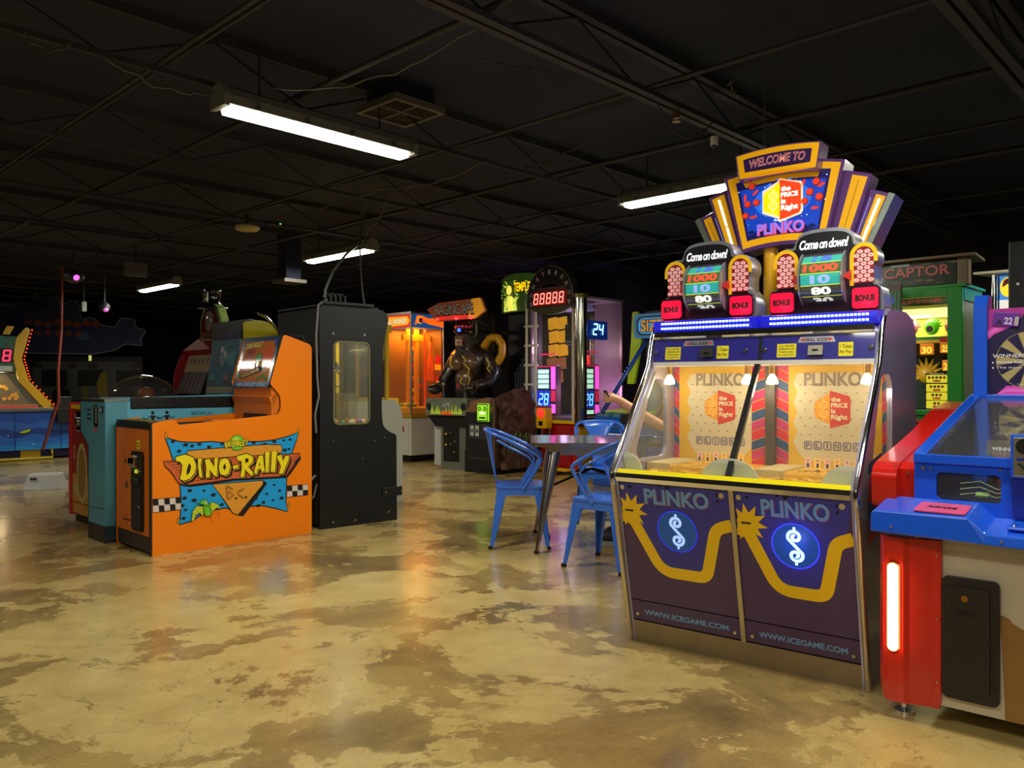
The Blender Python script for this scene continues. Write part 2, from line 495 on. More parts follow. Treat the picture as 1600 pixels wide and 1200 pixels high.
swag(px(1025, 160, 2.74), px(1115, 190, 2.74), .14, .005, label='black cable loop hanging under the thick joist', material=M_WIRED)
swag(px(1100, 200, 2.74), px(1112, 226, 2.62), .10, .004, label='thin cable loop holding the small ceiling sensor', material=M_WIRED)
swag(px(1140, 128, 2.84), px(1158, 155, 2.8), .0, .004, label='short loose wire end under the dark ceiling deck')
swag(px(820, 262, 2.74), px(920, 218, 2.74), .03, .006, label='cable clipped along the brace left of the small brass fitting', material=M_WIRED)
swag(px(225, 205, 2.8), px(440, 285, 2.8), .05, .004, label='thin wire crossing the left ceiling between two joists', material=M_WIRED)
swag(px(860, 110, 2.84), px(700, 62, 2.8), .05, .004, label='thin wire crossing the ceiling under the thick joist', material=M_WIRED)
o = MB().tube([(1.432*.9968, 4.52, 3.05), (1.432*.9968, 4.52, 2.3)], .004, M_WIRE, n=6).build('hanger_wire'); tag(o, 'thin straight wire hanging down to the top of the tall purple and yellow marquee', 'wire')
# small ceiling fittings
def fitting(name, label, cat, p, parts):
    t = thing(name, label, cat, p, TH)
    for nm, mb in parts: mb.build(nm, t)
    return t
M_BEIGE = mat('aged_beige_plastic', (196, 178, 132), 0.5)
M_BRASS = mat('brass', (190, 140, 70), 0.3, 1.0)
fitting('smoke_detector', 'beige oblong detector under the ceiling above the yellow rally machine', 'detector', px(386, 360, 2.70),
        [('housing', MB().lathe([(0,0.0),(.10,0.0),(.12,.02),(.115,.045),(0,.05)], (0,0,0), M_BEIGE)), ('stem', MB().cyl((0,0,.05),(0,0,.16),.02,M_JOIST))])
fitting('exit_sensor', 'small fitting with a green speck right of the beige detector', 'sensor', px(430, 352, 2.72),
        [('housing', MB().box((-.07,-.03,0),(.07,.03,.03),M_DARK)), ('indicator_light', MB().box((.03,-.032,.008),(.045,-.028,.02),mat('green_speck',(60,200,90),.5,emit=(60,220,90),es=2)))])
fitting('sprinkler_head', 'brass sprinkler head on the brace above the monster machine', 'sprinkler', px(1057, 185, 2.72),
        [('fitting', MB().cyl((0,0,0),(0,0,.08),.018,M_BRASS)), ('deflector', MB().cyl((0,0,-.02),(0,0,-.015),.025,M_BRASS))])
fitting('ceiling_sensor', 'small white sensor hanging by a loop of cable left of the tall marquee', 'sensor', px(1116, 227, 2.58),
        [('body', MB().cyl((0,0,0),(0,0,.05),.022,M_WHITE)), ('lens', MB().ball((0,0,0),.016,M_DARK))])
fitting('junction_box', 'square junction box under the ceiling left of the farthest tube light', 'box', px(212, 422, 2.62),
        [('box', MB().box((-.13,-.04,-.08),(.13,.04,.09),mat('grey_box',(92,90,88),.6))), ('conduit', MB().cyl((0,0,.09),(0,0,.3),.012,M_JOIST))])
fitting('wall_projector', 'dark hanging spotlight with a pink glowing lens left of the red cord', 'spotlight', px(115, 432, 2.45),
        [('housing', MB().ball((0,0,0),(.11,.11,.08),M_DARK)), ('bracket', MB().cyl((0,0,.06),(0,0,.35),.014,M_JOIST)),
         ('lens', MB().ball((-.0,-.09,-.02),.034,mat('pink_lens',(240,90,220),.3,emit=(255,90,230),es=2)))])
fitting('wall_projector', 'small dark spotlight with a faint pink lens, farther away below the first pink one', 'spotlight', px(163, 480, 2.35),
        [('housing', MB().ball((0,0,0),(.08,.08,.08),M_DARK)), ('bracket', MB().cyl((0,0,.06),(0,0,.5),.014,M_JOIST)),
         ('lens', MB().ball((-.0,-.06,-.04),.035,mat('pink_lens_dim',(200,110,180),.3,emit=(220,110,200),es=.7)))])
fitting('hanging_sensor', 'small pale sensor hanging in the dark between the two pink spotlights', 'sensor', px(131, 478, 2.35),
        [('body', MB().box((-.03,-.03,-.08),(.03,.03,.06),mat('pale_grey',(150,165,160),.5))), ('stem', MB().cyl((0,0,.06),(0,0,.5),.008,M_JOIST))])
# vents
def vent(p, w, label, z0):
    t = thing('ceiling_vent', label, 'vent', p, TH)
    m = MB(); fw = .028
    m.prism([(-w/2,-w/2),(w/2,-w/2),(w/2,w/2),(-w/2,w/2)], 'z', -.02, .02, mat('vent_paint',(98,96,88),.5),
            holes=[[(-w/2+fw,-w/2+fw),(-w/2+fw,w/2-fw),(w/2-fw,w/2-fw),(w/2-fw,-w/2+fw)]])
    m.build('frame', t)
    MB().box((-w/2+fw,-.009,-.012),(w/2-fw,.009,.012),mat('vent_paint')).box((-.009,-w/2+fw,-.0125),(.009,w/2-fw,.0125),mat('vent_paint')).build('cross_bar', t)
    m = MB()
    for i in range(9):
        x = -w/2+.05+i*(w-.1)/8; m.box((x-.012,-w/2+.03,.0),(x+.012,w/2-.03,.018),M_DARK,ry=.6)
    m.build('louvre', t)
    B('duct_collar', t, (-w/2+.05,-w/2+.05,.02), (w/2-.05,w/2-.05,3.05-p[2]-.001), M_CEIL)
vent(px(626, 173, 2.92), .40, 'square ceiling vent with four panes beside the near tube light', 2.92)
vent(px(452, 440, 2.45), .30, 'dark square ceiling duct outlet left of the middle tube light, far back', 2.55)

# fluorescent fixtures
M_TUBE = mat('lit_tube', (255, 252, 235), .4, emit=(255, 250, 225), es=TUBE_STRENGTH)
M_FIX = mat('fixture_grey', (120, 121, 114), .45)
def lamp(c, along, label, k=1.0, z=2.65):
    t = thing('tube_light', label, 'ceiling light', (c[0], c[1], z), TH if along == 'A' else TH-90, 'fluorescent tube lights under the black ceiling')
    L = 1.22
    m = MB(); prof = [(-.075,.0),(-.07,.05),(-.05,.09),(-.02,.105),(.02,.105),(.05,.09),(.07,.05),(.075,.0),(.06,.0),(-.06,.0)]
    m.prism(prof, 'x', -L/2, L/2, M_FIX); m.build('housing', t)
    MB().prism([(-.058,-.002),(.058,-.002),(.045,-.03),(-.045,-.03)], 'x', -L/2+.02, L/2-.02, M_TUBE).build('diffuser', t)
    for s in (-1, 1):
        MB().prism([(-.08,-.012),(.08,-.012),(.08,.05),(.055,.1),(.02,.115),(-.02,.115),(-.055,.1),(-.08,.05)], 'x', s*(L/2), s*(L/2+.03), M_FIX).build('end_cap', t)
    for s in (-1, 1): MB().cyl((s*.4,0,.1),(s*.4,0,3.05-z),.006,M_JOIST,n=6).build('hanger', t)
    for i in range(4):
        for s in (-1, 1): B('latch', t, (-.45+i*.3-.012, min(s*.074, s*.085), -.004), (-.45+i*.3+.012, max(s*.074, s*.085), .03), M_STEEL)
    ld = bpy.data.lights.new('lamp_glow', 'AREA'); ld.shape = 'RECTANGLE'; ld.size = L-.06; ld.size_y = .09
    ld.energy = LAMP_W*k; ld.color = LAMP_COL
    lo = bpy.data.objects.new('lamp_glow', ld); COL.objects.link(lo); lo.parent = t; lo.location = (0, 0, -.034)
    return t
lamp((-1.09, 4.62), 'A', 'nearest tube light, hanging along the joist in the upper left of the picture', 1.35)
lamp((1.36, 6.05), 'B', 'tube light whose right end passes behind the tall purple marquee', 1.4)
lamp((-1.95, 9.02), 'B', 'small tube light above the black crane cabinet', 1.4)
lamp((-5.3, 12.0), 'B', 'smallest, farthest tube light at the left', 1.5)
lamp((1.40, 2.42), 'B', 'tube light just above the top right edge of the picture')
for c, al, lb in (((-.9, .9), 'B', 'tube light over the floor behind the camera, left'), ((1.2, -.8), 'A', 'tube light over the floor behind the camera, right'),
                  ((-3.9, 3.0), 'B', 'tube light left of the picture, over the near left floor'), ((4.6, 5.6), 'B', 'tube light out of view over the green cabinet'),
                  ((-1.8, -2.6), 'B', 'tube light over the far floor behind the camera'), ((-6.6, 8.17), 'B', 'tube light out of view over the floor before the ocean game')):
    lamp(c, al, lb, .8 if c[0] < -5 else .95)
# ------------------------------------------------------------------ shared drawings
M_LRED = mat('logo_red', (206, 50, 34), .5); M_LYEL = mat('logo_amber', (236, 160, 34), .5); M_CREAM = mat('cream_print', (236, 222, 190), .5)
def price_logo(a, cx, cy, s, L, red, yel, txt, pale):
    """two-tone split block with stacked words; s = full height"""
    a.poly([(cx-.42*s, cy+.22*s), (cx-.06*s, cy+.44*s), (cx-.06*s, cy-.40*s), (cx-.42*s, cy-.24*s), (cx-.46*s, cy-.18*s), (cx-.46*s, cy+.16*s)], yel, L)
    a.poly([(cx-.06*s, cy+.5*s), (cx+.42*s, cy+.36*s), (cx+.46*s, cy+.30*s), (cx+.46*s, cy-.28*s), (cx+.42*s, cy-.36*s), (cx-.06*s, cy-.5*s)], red, L)
    for sg in (1, -1):
        a.ring(cx-.22*s, cy+sg*.12*s, .075*s, .115*s, pale, L+1, n=16)
        a.disc(cx-.22*s, cy+sg*.12*s, .035*s, pale, L+1, n=10)
    a.rect(cx-.235*s, cy+.23*s, cx-.205*s, cy+.31*s, pale, L+1); a.rect(cx-.235*s, cy-.31*s, cx-.205*s, cy-.23*s, pale, L+1)
    for i, (w_, ww, hh) in enumerate((('the', .24, .13), ('PRICE', .42, .12), ('is', .12, .12), ('Right', .42, .17))):
        x0 = cx-.03*s
        a.text(w_, x0+ww*s/2, cy+(.27-.155*i-(.02 if i == 3 else 0))*s, ww*s, hh*s, txt, L+1, bold=.035, grow=.035)
def spiral_pts(cx, cy, h):
    top = []
    for i in range(37):
        t = i/36; ang = math.radians(90 - 60 + 470*(1-t)); r = h*(.02+.165*(1-t)**.85)
        top.append((cx + r*math.cos(ang), cy + .25*h + r*math.sin(ang)))
    top.reverse()   # centre -> outside
    bot = [(2*cx-x, 2*cy-y) for x, y in top]; bot.reverse()
    return top, bot
def spiral_s(a, cx, cy, h, w, material, L):
    for sg in (1, -1):
        pts = []
        for i in range(31):
            t = i/30; ang = math.radians(200 - 480*(1-t)) ; r = h*(.03+.155*t)
            x = r*math.cos(ang); y = .25*h + r*math.sin(ang)
            pts.append((cx+sg*x, cy+sg*y))
        pts.append((cx, cy))
        a.stroke(pts, w, material, L)
        a.stroke([(cx, cy+sg*.44*h), (cx, cy+sg*.52*h)], w*.8, material, L)

# ------------------------------------------------------------------ coin pusher for two players
PK = thing('coin_pusher_machine', 'tall purple two-player coin pusher with a fan-shaped lit marquee, right of the table', 'arcade machine', (.564, 3.769, 0), -37.8)
M_FOIL = mat('purple_foil', (172, 170, 200), .28, .55, noise=.35, nscale=3)  # colour noise imitates uneven reflections on the smooth foil
M_NAVY = mat('navy_panel', (44, 40, 120), .4, coat=.3)
M_PURP = mat('purple_print', (80, 56, 92), .45, noise=.12, nscale=20)
M_INDI = mat('indigo_print', (60, 56, 146), .45)
M_PURPL = mat('purple_plastic', (92, 52, 122), .28, coat=.5)
M_STRIM = mat('trim_metal', (196, 184, 158), .3, .9)
M_GREYU = mat('skirt_steel', (150, 132, 100), .42, .45, noise=.2, nscale=8)
prof = [(0.0,0.0),(-.02,.1),(-.167,.76),(-.175,.80),(.175,1.28),(.215,1.42),(.25,1.475),(.34,1.515),(.46,1.525),(.66,1.525),(.80,1.50),(.87,1.42),(.87,0.0)]
win = rpoly([(.165,1.225),(.09,1.06),(.0,.885),(.03,.845),(.29,.845),(.32,.88),(.32,1.17),(.27,1.225)], .03)
winR = rpoly([(.20,1.235),(.12,1.06),(.06,.885),(.09,.845),(.36,.845),(.385,.88),(.385,1.20),(.33,1.245)], .03)
MB().prism(prof, 'x', 0, .022, M_FOIL, holes=[win]).build('side_panel', PK, label='left side panel with a rounded window')
MB().prism(prof, 'x', 1.028, 1.05, M_FOIL, holes=[winR]).build('side_panel', PK, label='right purple foil side panel with a rounded window')
for x, wn in ((.009, win), (1.037, winR)):
    MB().prism(wn, 'x', x, x+.004, M_GLASS).build('side_window', PK)
# edge mouldings, lower light metal and upper dark chrome
for x in (0, 1.05):
    m = MB(); m.tube([(x, -.002, .0), (x, -.026, .1), (x, -.170, .745)], .013, M_STRIM, n=8); m.build('edge_trim', PK, label='pale metal edge trim')
    m = MB(); m.tube([(x, -.170, .745), (x, -.183, .80), (x, .165, 1.285), (x, .203, 1.42), (x, .24, 1.48)], .012, M_CHROME, n=8); m.build('edge_trim', PK, label='chrome edge trim')
MB().prism([(.0,.0),(-.004,.02),(-.02,.1),(.0,.1)], 'x', .022, 1.028, M_GREYU).build('kick_plate', PK, label='brushed metal kick plate')
B('base', PK, (.022, .0, .0), (1.028, .85, .1), M_BLACK)
Vv = Vector((0, -.167, .79)).normalized()
def front_panel(x0, x1, lit):
    p = MB().prism([(-.022,.205),(-.040,.205),(-.157,.762),(-.139,.762)], 'x', x0, x1, M_BLACK).build('front_panel', PK)
    a = Art((x0, -.0405, .205), (1,0,0), Vv); w = x1-x0; H_ = .568
    z = lambda zz: (zz-.205)*1.0221
    a.rect(0, 0, w, H_, M_PURP, 0)
    # indigo upper field inside the yellow line
    cxs = [(0, z(.60)), (.035*w/.525, z(.60)), (.06, z(.58)), (.155, z(.385)), (.18, z(.355)), (.36, z(.355)), (.385, z(.38)), (.435, z(.575)), (.46, z(.60)), (w, z(.60))]
    k = w/.49
    cxs = [(min(max(x*k, 0), w), y) for x, y in cxs]
    a.poly([(0, H_)] + cxs + [(w, H_)], M_INDI, 1)
    line = rpoly([(-.0, z(.60)), (.05*k, z(.59)), (.165*k, z(.36)), (.365*k, z(.36)), (.42*k, z(.585)), (w, z(.61))], [0, .05, .06, .04, .05, 0], 6)
    a.stroke(line, .052, M_YEL, 2)
    # starburst round the coin slot
    st = []
    for i in range(20):
        an = math.radians(i*18+9); r = (.085 if i % 2 else .045) * (1.0 if i not in (9, 11) else .8)
        st.append((max(.048+r*math.cos(an), 0.002), z(.63)+r*math.sin(an)))
    a.poly(st, M_YEL, 3)
    a.rect(.020, z(.625), .062, z(.633), M_BLK, 4, r=.003)
    t1 = mat('plinko_blue', (112, 160, 205), .45); t2 = mat('plinko_shadow', (150, 90, 120), .5)
    a.text('PLINKO', .262*k, z(.700), .285*k, .072, t2, 3, bold=.03, grow=.03); a.text('PLINKO', .258*k, z(.703), .285*k, .072, t1, 4, bold=.03, grow=.03)
    # round badge
    cx, cy = .252*k, z(.555)
    halo = mat('badge_rim_on' if lit else 'badge_rim_dim', (40, 60, 230), .4, emit=(40, 50, 255), es=1.6 if lit else .5)
    a.ring(cx, cy, .091, .096, halo, 4, n=40); a.disc(cx, cy, .091, mat('badge_teal', (22, 84, 140), .35, emit=(20, 70, 160), es=.2), 3, n=40)
    spiral_s(a, cx, cy, .155, .0135, mat('badge_s_on' if lit else 'badge_s_dim', (190, 220, 255), .3, emit=(150, 190, 255), es=1.8 if lit else .75), 5)
    a.build('artwork', p)
    for x, zz, r in ((.018, .735, .011), (.052, .738, .006), (w-.035, .735, .012), (w-.055, .735, .005), (w-.055, .708, .005), (.19*k, .755, .005), (.225*k, .752, .009)):
        q = Vector((x0+x, -.0405, .205)) + Vv*z(zz)
        MB().cyl(q, q+Vector((0,-.006,-.001)), r, M_SCREW if r > .01 else M_BLK, n=14).build('bolt' if r > .01 else 'plug', p)
    if lit:
        ld = bpy.data.lights.new('badge_glow', 'POINT'); ld.energy = .35; ld.color = (.15, .18, 1.0); ld.shadow_soft_size = .03
        lo = bpy.data.objects.new('badge_glow', ld); COL.objects.link(lo); lo.parent = p; lo.location = Vector((x0+cx, -.0405, .205)) + Vv*cy + Vector((0, -.07, 0))
    q = MB().prism([(-.006,.108),(-.022,.108),(-.042,.200),(-.024,.200)], 'x', x0, x1, M_PURP).build('lower_panel', PK)
    a = Art((x0, -.0222, .108), (1,0,0), Vector((0, -.020, .092)))
    a.text('WWW.ICEGAME.COM', w/2+.005, .042, .38*k, .026, t1, 0, bold=.03, grow=.03); a.build('lettering', q)
    for x in (.03, w-.025):
        c = Vector((x0+x, -.0285, .135)); MB().cyl(c, c+Vector((0,-.008,0)), .010, M_SCREW, .007, n=14).build('bolt', q)
front_panel(.022, .545, False); front_panel(.567, 1.028, True)
MB().prism([(-.006,.098),(-.026,.098),(-.172,.765),(-.152,.765)], 'x', .546, .566, M_STRIM).build('centre_trim', PK, label='pale metal strip between the two front panels')
B('cabinet_body', PK, (.03, -.0, .1), (1.02, .85, .76), M_BLACK)
# ledge
MB().prism([(-.150,.762),(-.176,.762),(-.188,.782),(-.178,.80),(-.13,.80)], 'x', .02, 1.03, M_CHROME).build('ledge', PK)
MB().prism([(-.176,.801),(-.150,.801),(-.140,.812),(-.165,.818)], 'x', .022, 1.028, mat('ledge_glow', (220, 205, 20), .25, emit=(215, 200, 20), es=.35, coat=.6)).build('ledge_strip', PK, label='glowing yellow strip along the ledge')
# playfields
M_GOLD = mat('gold_token', (244, 200, 76), .3, .45); M_GOLDD = mat('gold_deck', (214, 168, 50), .4, .3, noise=.3, nscale=30)
for x0, x1 in ((.024, .535), (.557, 1.026)):
    B('coin_deck', PK, (x0, -.14, .765), (x1, .405, .79), M_GOLDD)
    B('pusher', PK, (x0+.12, .10, .79), (x1-.01, .40, .818), M_GOLD, .004)
    m = MB(); rr = random.Random(int(x0*1000))
    for i in range(420):
        x = rr.uniform(x0+.03, x1-.03); y = rr.uniform(-.12, .095); z = .792 + rr.choice((0, 0, .003, .006))
        d = Vector((rr.uniform(-.15, .15), rr.uniform(-.15, .15), 1)).normalized()*.0022
        m.cyl((x, y, z), Vector((x, y, z))+d, .0125, M_GOLD, n=10, smooth=False)
    for i in range(70):
        x = rr.uniform(x0+.14, x1-.03); y = rr.uniform(.11, .30)
        m.cyl((x, y, .8185), (x, y, .821), .0125, M_GOLD, n=10, smooth=False)
    m.build('tokens', PK, kind='stuff', label='spread of gold tokens')
    B('chute_shelf', PK, (x0+.0, .10, .79), (x0+.12, .40, .828), mat('chute_cream', (190, 174, 130), .5), .004)
M_GUARD = mat('milky_guard', (214, 216, 200), .5)
for cx, r in ((.035, .085), (.53, .125), (1.01, .105)):
    pts = [p for p in circ(cx, .80, r, .088, 24, 0, 180) if .023 <= p[0] <= 1.027]
    x0_, x1_ = min(p[0] for p in pts), max(p[0] for p in pts)
    pts = [(x1_, .80)] + pts + [(x0_, .80)]
    MB().prism(pts, 'y', -.120, -.114, M_GUARD).build('guard', PK, label='white half-round guard')
# playboards
def playboard(x0, x1, lit):
    p = B('playboard', PK, (x0, .405, .79), (x1, .425, 1.285), M_CREAM)
    a = Art((x0, .4045, .79), (1,0,0), (0,0,1)); w = x1-x0; H_ = .495; cx = .265-.024 if x0 < .3 else .797-x0
    yl = mat('board_yellow', (216, 172, 36), .5); rd = mat('chevron_red', (206, 30, 50), .5); mg = mat('chevron_pink', (190, 44, 112), .5); bl = mat('chevron_blue', (38, 74, 128), .5)
    a.rect(0, 0, w, H_, yl, 0)
    # scalloped cream field
    pts = []
    for i in range(9): pts.append((cx-.155-(.02 if i % 2 else 0), .10+i*.045))
    top = [(cx+.155+(.02 if i % 2 else 0), .10+i*.045) for i in range(9)]
    a.poly([(cx-.12, .06)] + pts + top[::-1] + [(cx+.12, .06)], mat('board_cream', (206, 196, 172), .5), 1)
    price_logo(a, cx, .295, .17, 2, M_LRED, M_LYEL, M_CREAM, mat('logo_pale', (250, 200, 90), .5))
    tt = mat('board_title', (140, 124, 112), .5)
    a.text('PLINKO', cx, .432, .25, .064, tt, 2, bold=.03, grow=.03)
    bx = mat('tile_outline', (110, 104, 150), .5)
    for i, ch in enumerate('PLINKO'):
        q = cx-.107+i*.0428
        a.frame(q-.018, .11, q+.018, .15, .005, bx, 2, r=.008); a.text(ch, q, .13, .018 if ch != 'I' else .006, .024, bx, 3, bold=.03, grow=.03)
        cc = (rd, bl, mat('slot_red', (220, 60, 40), .5), mg, bl, mat('slot_orange', (224, 110, 50), .5))[i]
        a.rect(q-.015, .0, q+.015, .075, mat('slot_pale%d' % (i % 2), (236, 200, 130) if i % 2 else (226, 190, 190), .5), 2, r=.006); a.rect(q-.019, .0, q+.019, .022, cc, 3)
        a.rect(q-.005, .03, q+.005, .048, M_BLK, 3); a.disc(q, .06, .004, cc, 3, n=8)
    # chevrons at the sides
    for (xa, xb, sl) in (((0, .024, -1), (w-.075, w, 1)) if x0 < .3 else ((0, .055, -1), (w-.02, w, 1))):
        n = 12; cols = (rd, mg, bl, rd, mg, bl)
        for i in range(-1, n):
            y = i*.046; dy = .028*sl; y0a, y0b = (y, y+dy) if sl > 0 else (y-dy, y)
            q = [(xa, y0a), (xb, y0b), (xb, y0b+.042), (xa, y0a+.042)]
            q = [(x, min(max(yy, 0), H_)) for x, yy in q]
            if abs(q[2][1]-q[1][1])+abs(q[3][1]-q[0][1]) > .01: a.poly(q, cols[i % 6], 2)
    a.build('artwork', p)
    m = MB(); rr = random.Random(3)
    for r_ in range(7):
        for c_ in range(7):
            x = x0+cx-.14+c_*.045+(.022 if r_ % 2 else 0); z = .79+.18+r_*.038
            if x < x1-.02: m.cyl((x, .404, z), (x, .385, z), .0018, M_BRASS, n=6)
    m.build('pins', p)
playboard(.024, .50, 0); playboard(.545, 1.026, 1)
B('divider', PK, (.50, .375, .765), (.545, .425, 1.285), mat('divider_brown', (74, 62, 50), .4))
MB().prism([(-.176,.80),(-.150,.80),(.195,1.29),(.170,1.29)], 'x', .528, .552, M_BLACK).build('glass_bar', PK, label='black bar between the two front panes')
for x0, x1 in ((.018, .527), (.553, 1.032)):
    MB().prism([(-.170,.80),(-.166,.80),(.183,1.285),(.179,1.285)], 'x', x0, x1, M_GLASS).build('front_glass', PK)
MB().prism([(-.150,.80),(-.140,.80),(.19,1.26),(.18,1.26)], 'x', .024, .034, M_STEEL).build('glass_channel', PK)
B('inner_roof', PK, (.024, .19, 1.286), (1.026, .84, 1.30), M_WHITE)
# inside bulbs
M_BULB = mat('lit_bulb', (255, 240, 200), .4, emit=(255, 225, 160), es=14)
for x, tx in ((.085, .3), (.475, -.3), (.59, .3), (.99, -.4)):
    c = Vector((x, .22, 1.245)); d = Vector((tx, -.2, -1)).normalized()
    t = MB().cyl(c+Vector((0,0,.04)), c, .014, M_BRASS).build('bulb_socket', PK)
    MB().lathe([(.008,0),(.018,-.015),(.026,-.035),(.024,-.045),(0,-.048)], c, M_BULB, n=14).build('bulb', t)
    ld = bpy.data.lights.new('bulb_glow', 'POINT'); ld.energy = 1.0; ld.color = (1, .88, .66); ld.shadow_soft_size = .03
    lo = bpy.data.objects.new('bulb_glow', ld); COL.objects.link(lo); lo.parent = t; lo.location = c+Vector((0, -.02, -.075))
# coin panel
MB().prism([(.172,1.285),(.172,1.305),(.188,1.305),(.30,1.305),(.30,1.285)], 'x', .022, 1.028, M_WHITE).build('white_strip', PK, label='white strip under the blue coin panel')
cp = MB().prism([(.176,1.305),(.192,1.415),(.30,1.415),(.30,1.305)], 'x', .022, 1.028, mat('coin_blue', (36, 34, 140), .35, coat=.4)).build('coin_panel', PK)
M_STK = mat('yellow_sticker', (236, 222, 40), .5)
def cpart(): return Art((0, .1755, 1.305), (1,0,0), (0,.016,.11))
for x0, x1, y0, y1, ls in ((.083,.163,.012,.072,('ALL GAMES','OPERATE ON','TOKENS ONLY','no quarters')), (.344,.402,.012,.072,('1 Token','Per Play')), (.625,.709,.012,.072,('ALL GAMES','OPERATE ON','TOKENS ONLY','no quarters')), (.886,.945,.012,.072,('1 Token','Per Play'))):
    a = cpart(); a.rect(x0, y0, x1, y1, M_STK, 0, r=.003)
    for i, l in enumerate(ls):
        a.text(l, (x0+x1)/2, y1-(y1-y0)*(i+.7)/(len(ls)+.4), (x1-x0)*.82, (y1-y0)*(.55/len(ls)), M_BLK, 1)
    a.build('sticker', cp)
for x0, x1 in ((.173, .331), (.714, .873)):
    a = cpart(); a.poly([(x0+.01,.100),(x1-.01,.100),(x1,.075),(x0,.075)], mat('plate_silver', (190, 190, 200), .3, .7), 0)
    a.text('SKILL SLIDE', (x0+x1)/2, .087, (x1-x0)*.6, .014, M_BLK, 1, shear=.3, bold=.02)
    for q, sg in ((x0+.018, 1), (x1-.018, -1)): a.poly([(q-sg*.008,.087),(q+sg*.012,.095),(q+sg*.012,.079)], M_LRED, 1)
    a.build('name_plate', cp)
a = cpart(); a.rect(.549-.008, 0, .549+.008, .11, M_BLK, 0); a.build('panel_seam', cp)
for x in (.268, .764):
    c = MB().prism([(.178,1.325),(.160,1.325),(.168,1.365),(.185,1.372)], 'x', x, x+.062, M_STEEL if x > .5 else M_DARK).build('coin_slot', cp)
    MB().box((x+.02,.156,1.343),(x+.042,.166,1.349),M_BLK).build('slot_opening', c)
for x in (.028, .482, .57, 1.015): screws([(x, .181, 1.352)], cp, .011, name='lock', h=.008)
MB().prism([(.188,1.415),(.178,1.425),(.184,1.450),(.205,1.452),(.30,1.452),(.30,1.415)], 'x', .022, 1.028, M_CHROME).build('chrome_trim', PK, label='dark chrome trim under the blue lights')
M_LEDB = mat('led_blue_white', (200, 215, 255), .3, emit=(165, 195, 255), es=3.2)
M_LBLU = mat('led_bar_blue', (26, 30, 170), .3, coat=.4, emit=(30, 36, 255), es=.35)
for x0, x1 in ((.012, .528), (.545, 1.038)):
    q = MB().prism(rpoly([(.30,1.452),(.205,1.452),(.188,1.475),(.200,1.505),(.30,1.512)], .01), 'x', x0, x1, M_LBLU).build('light_bar', PK, label='blue light bar with two rows of white lights')
    m = MB(); n = 27
    for row, (yy, zz) in enumerate(((.1885, 1.467), (.190, 1.490))):
        for i in range(n):
            x = x0+.05+(x1-x0-.09)*i/(n-1); m.box((x-.0048, yy-.003, zz-.0045), (x+.0048, yy+.003, zz+.0045), M_LEDB)
    m.build('light_row', q)
B('top_cover', PK, (.022, .26, 1.50), (1.028, .84, 1.512), M_BLACK)
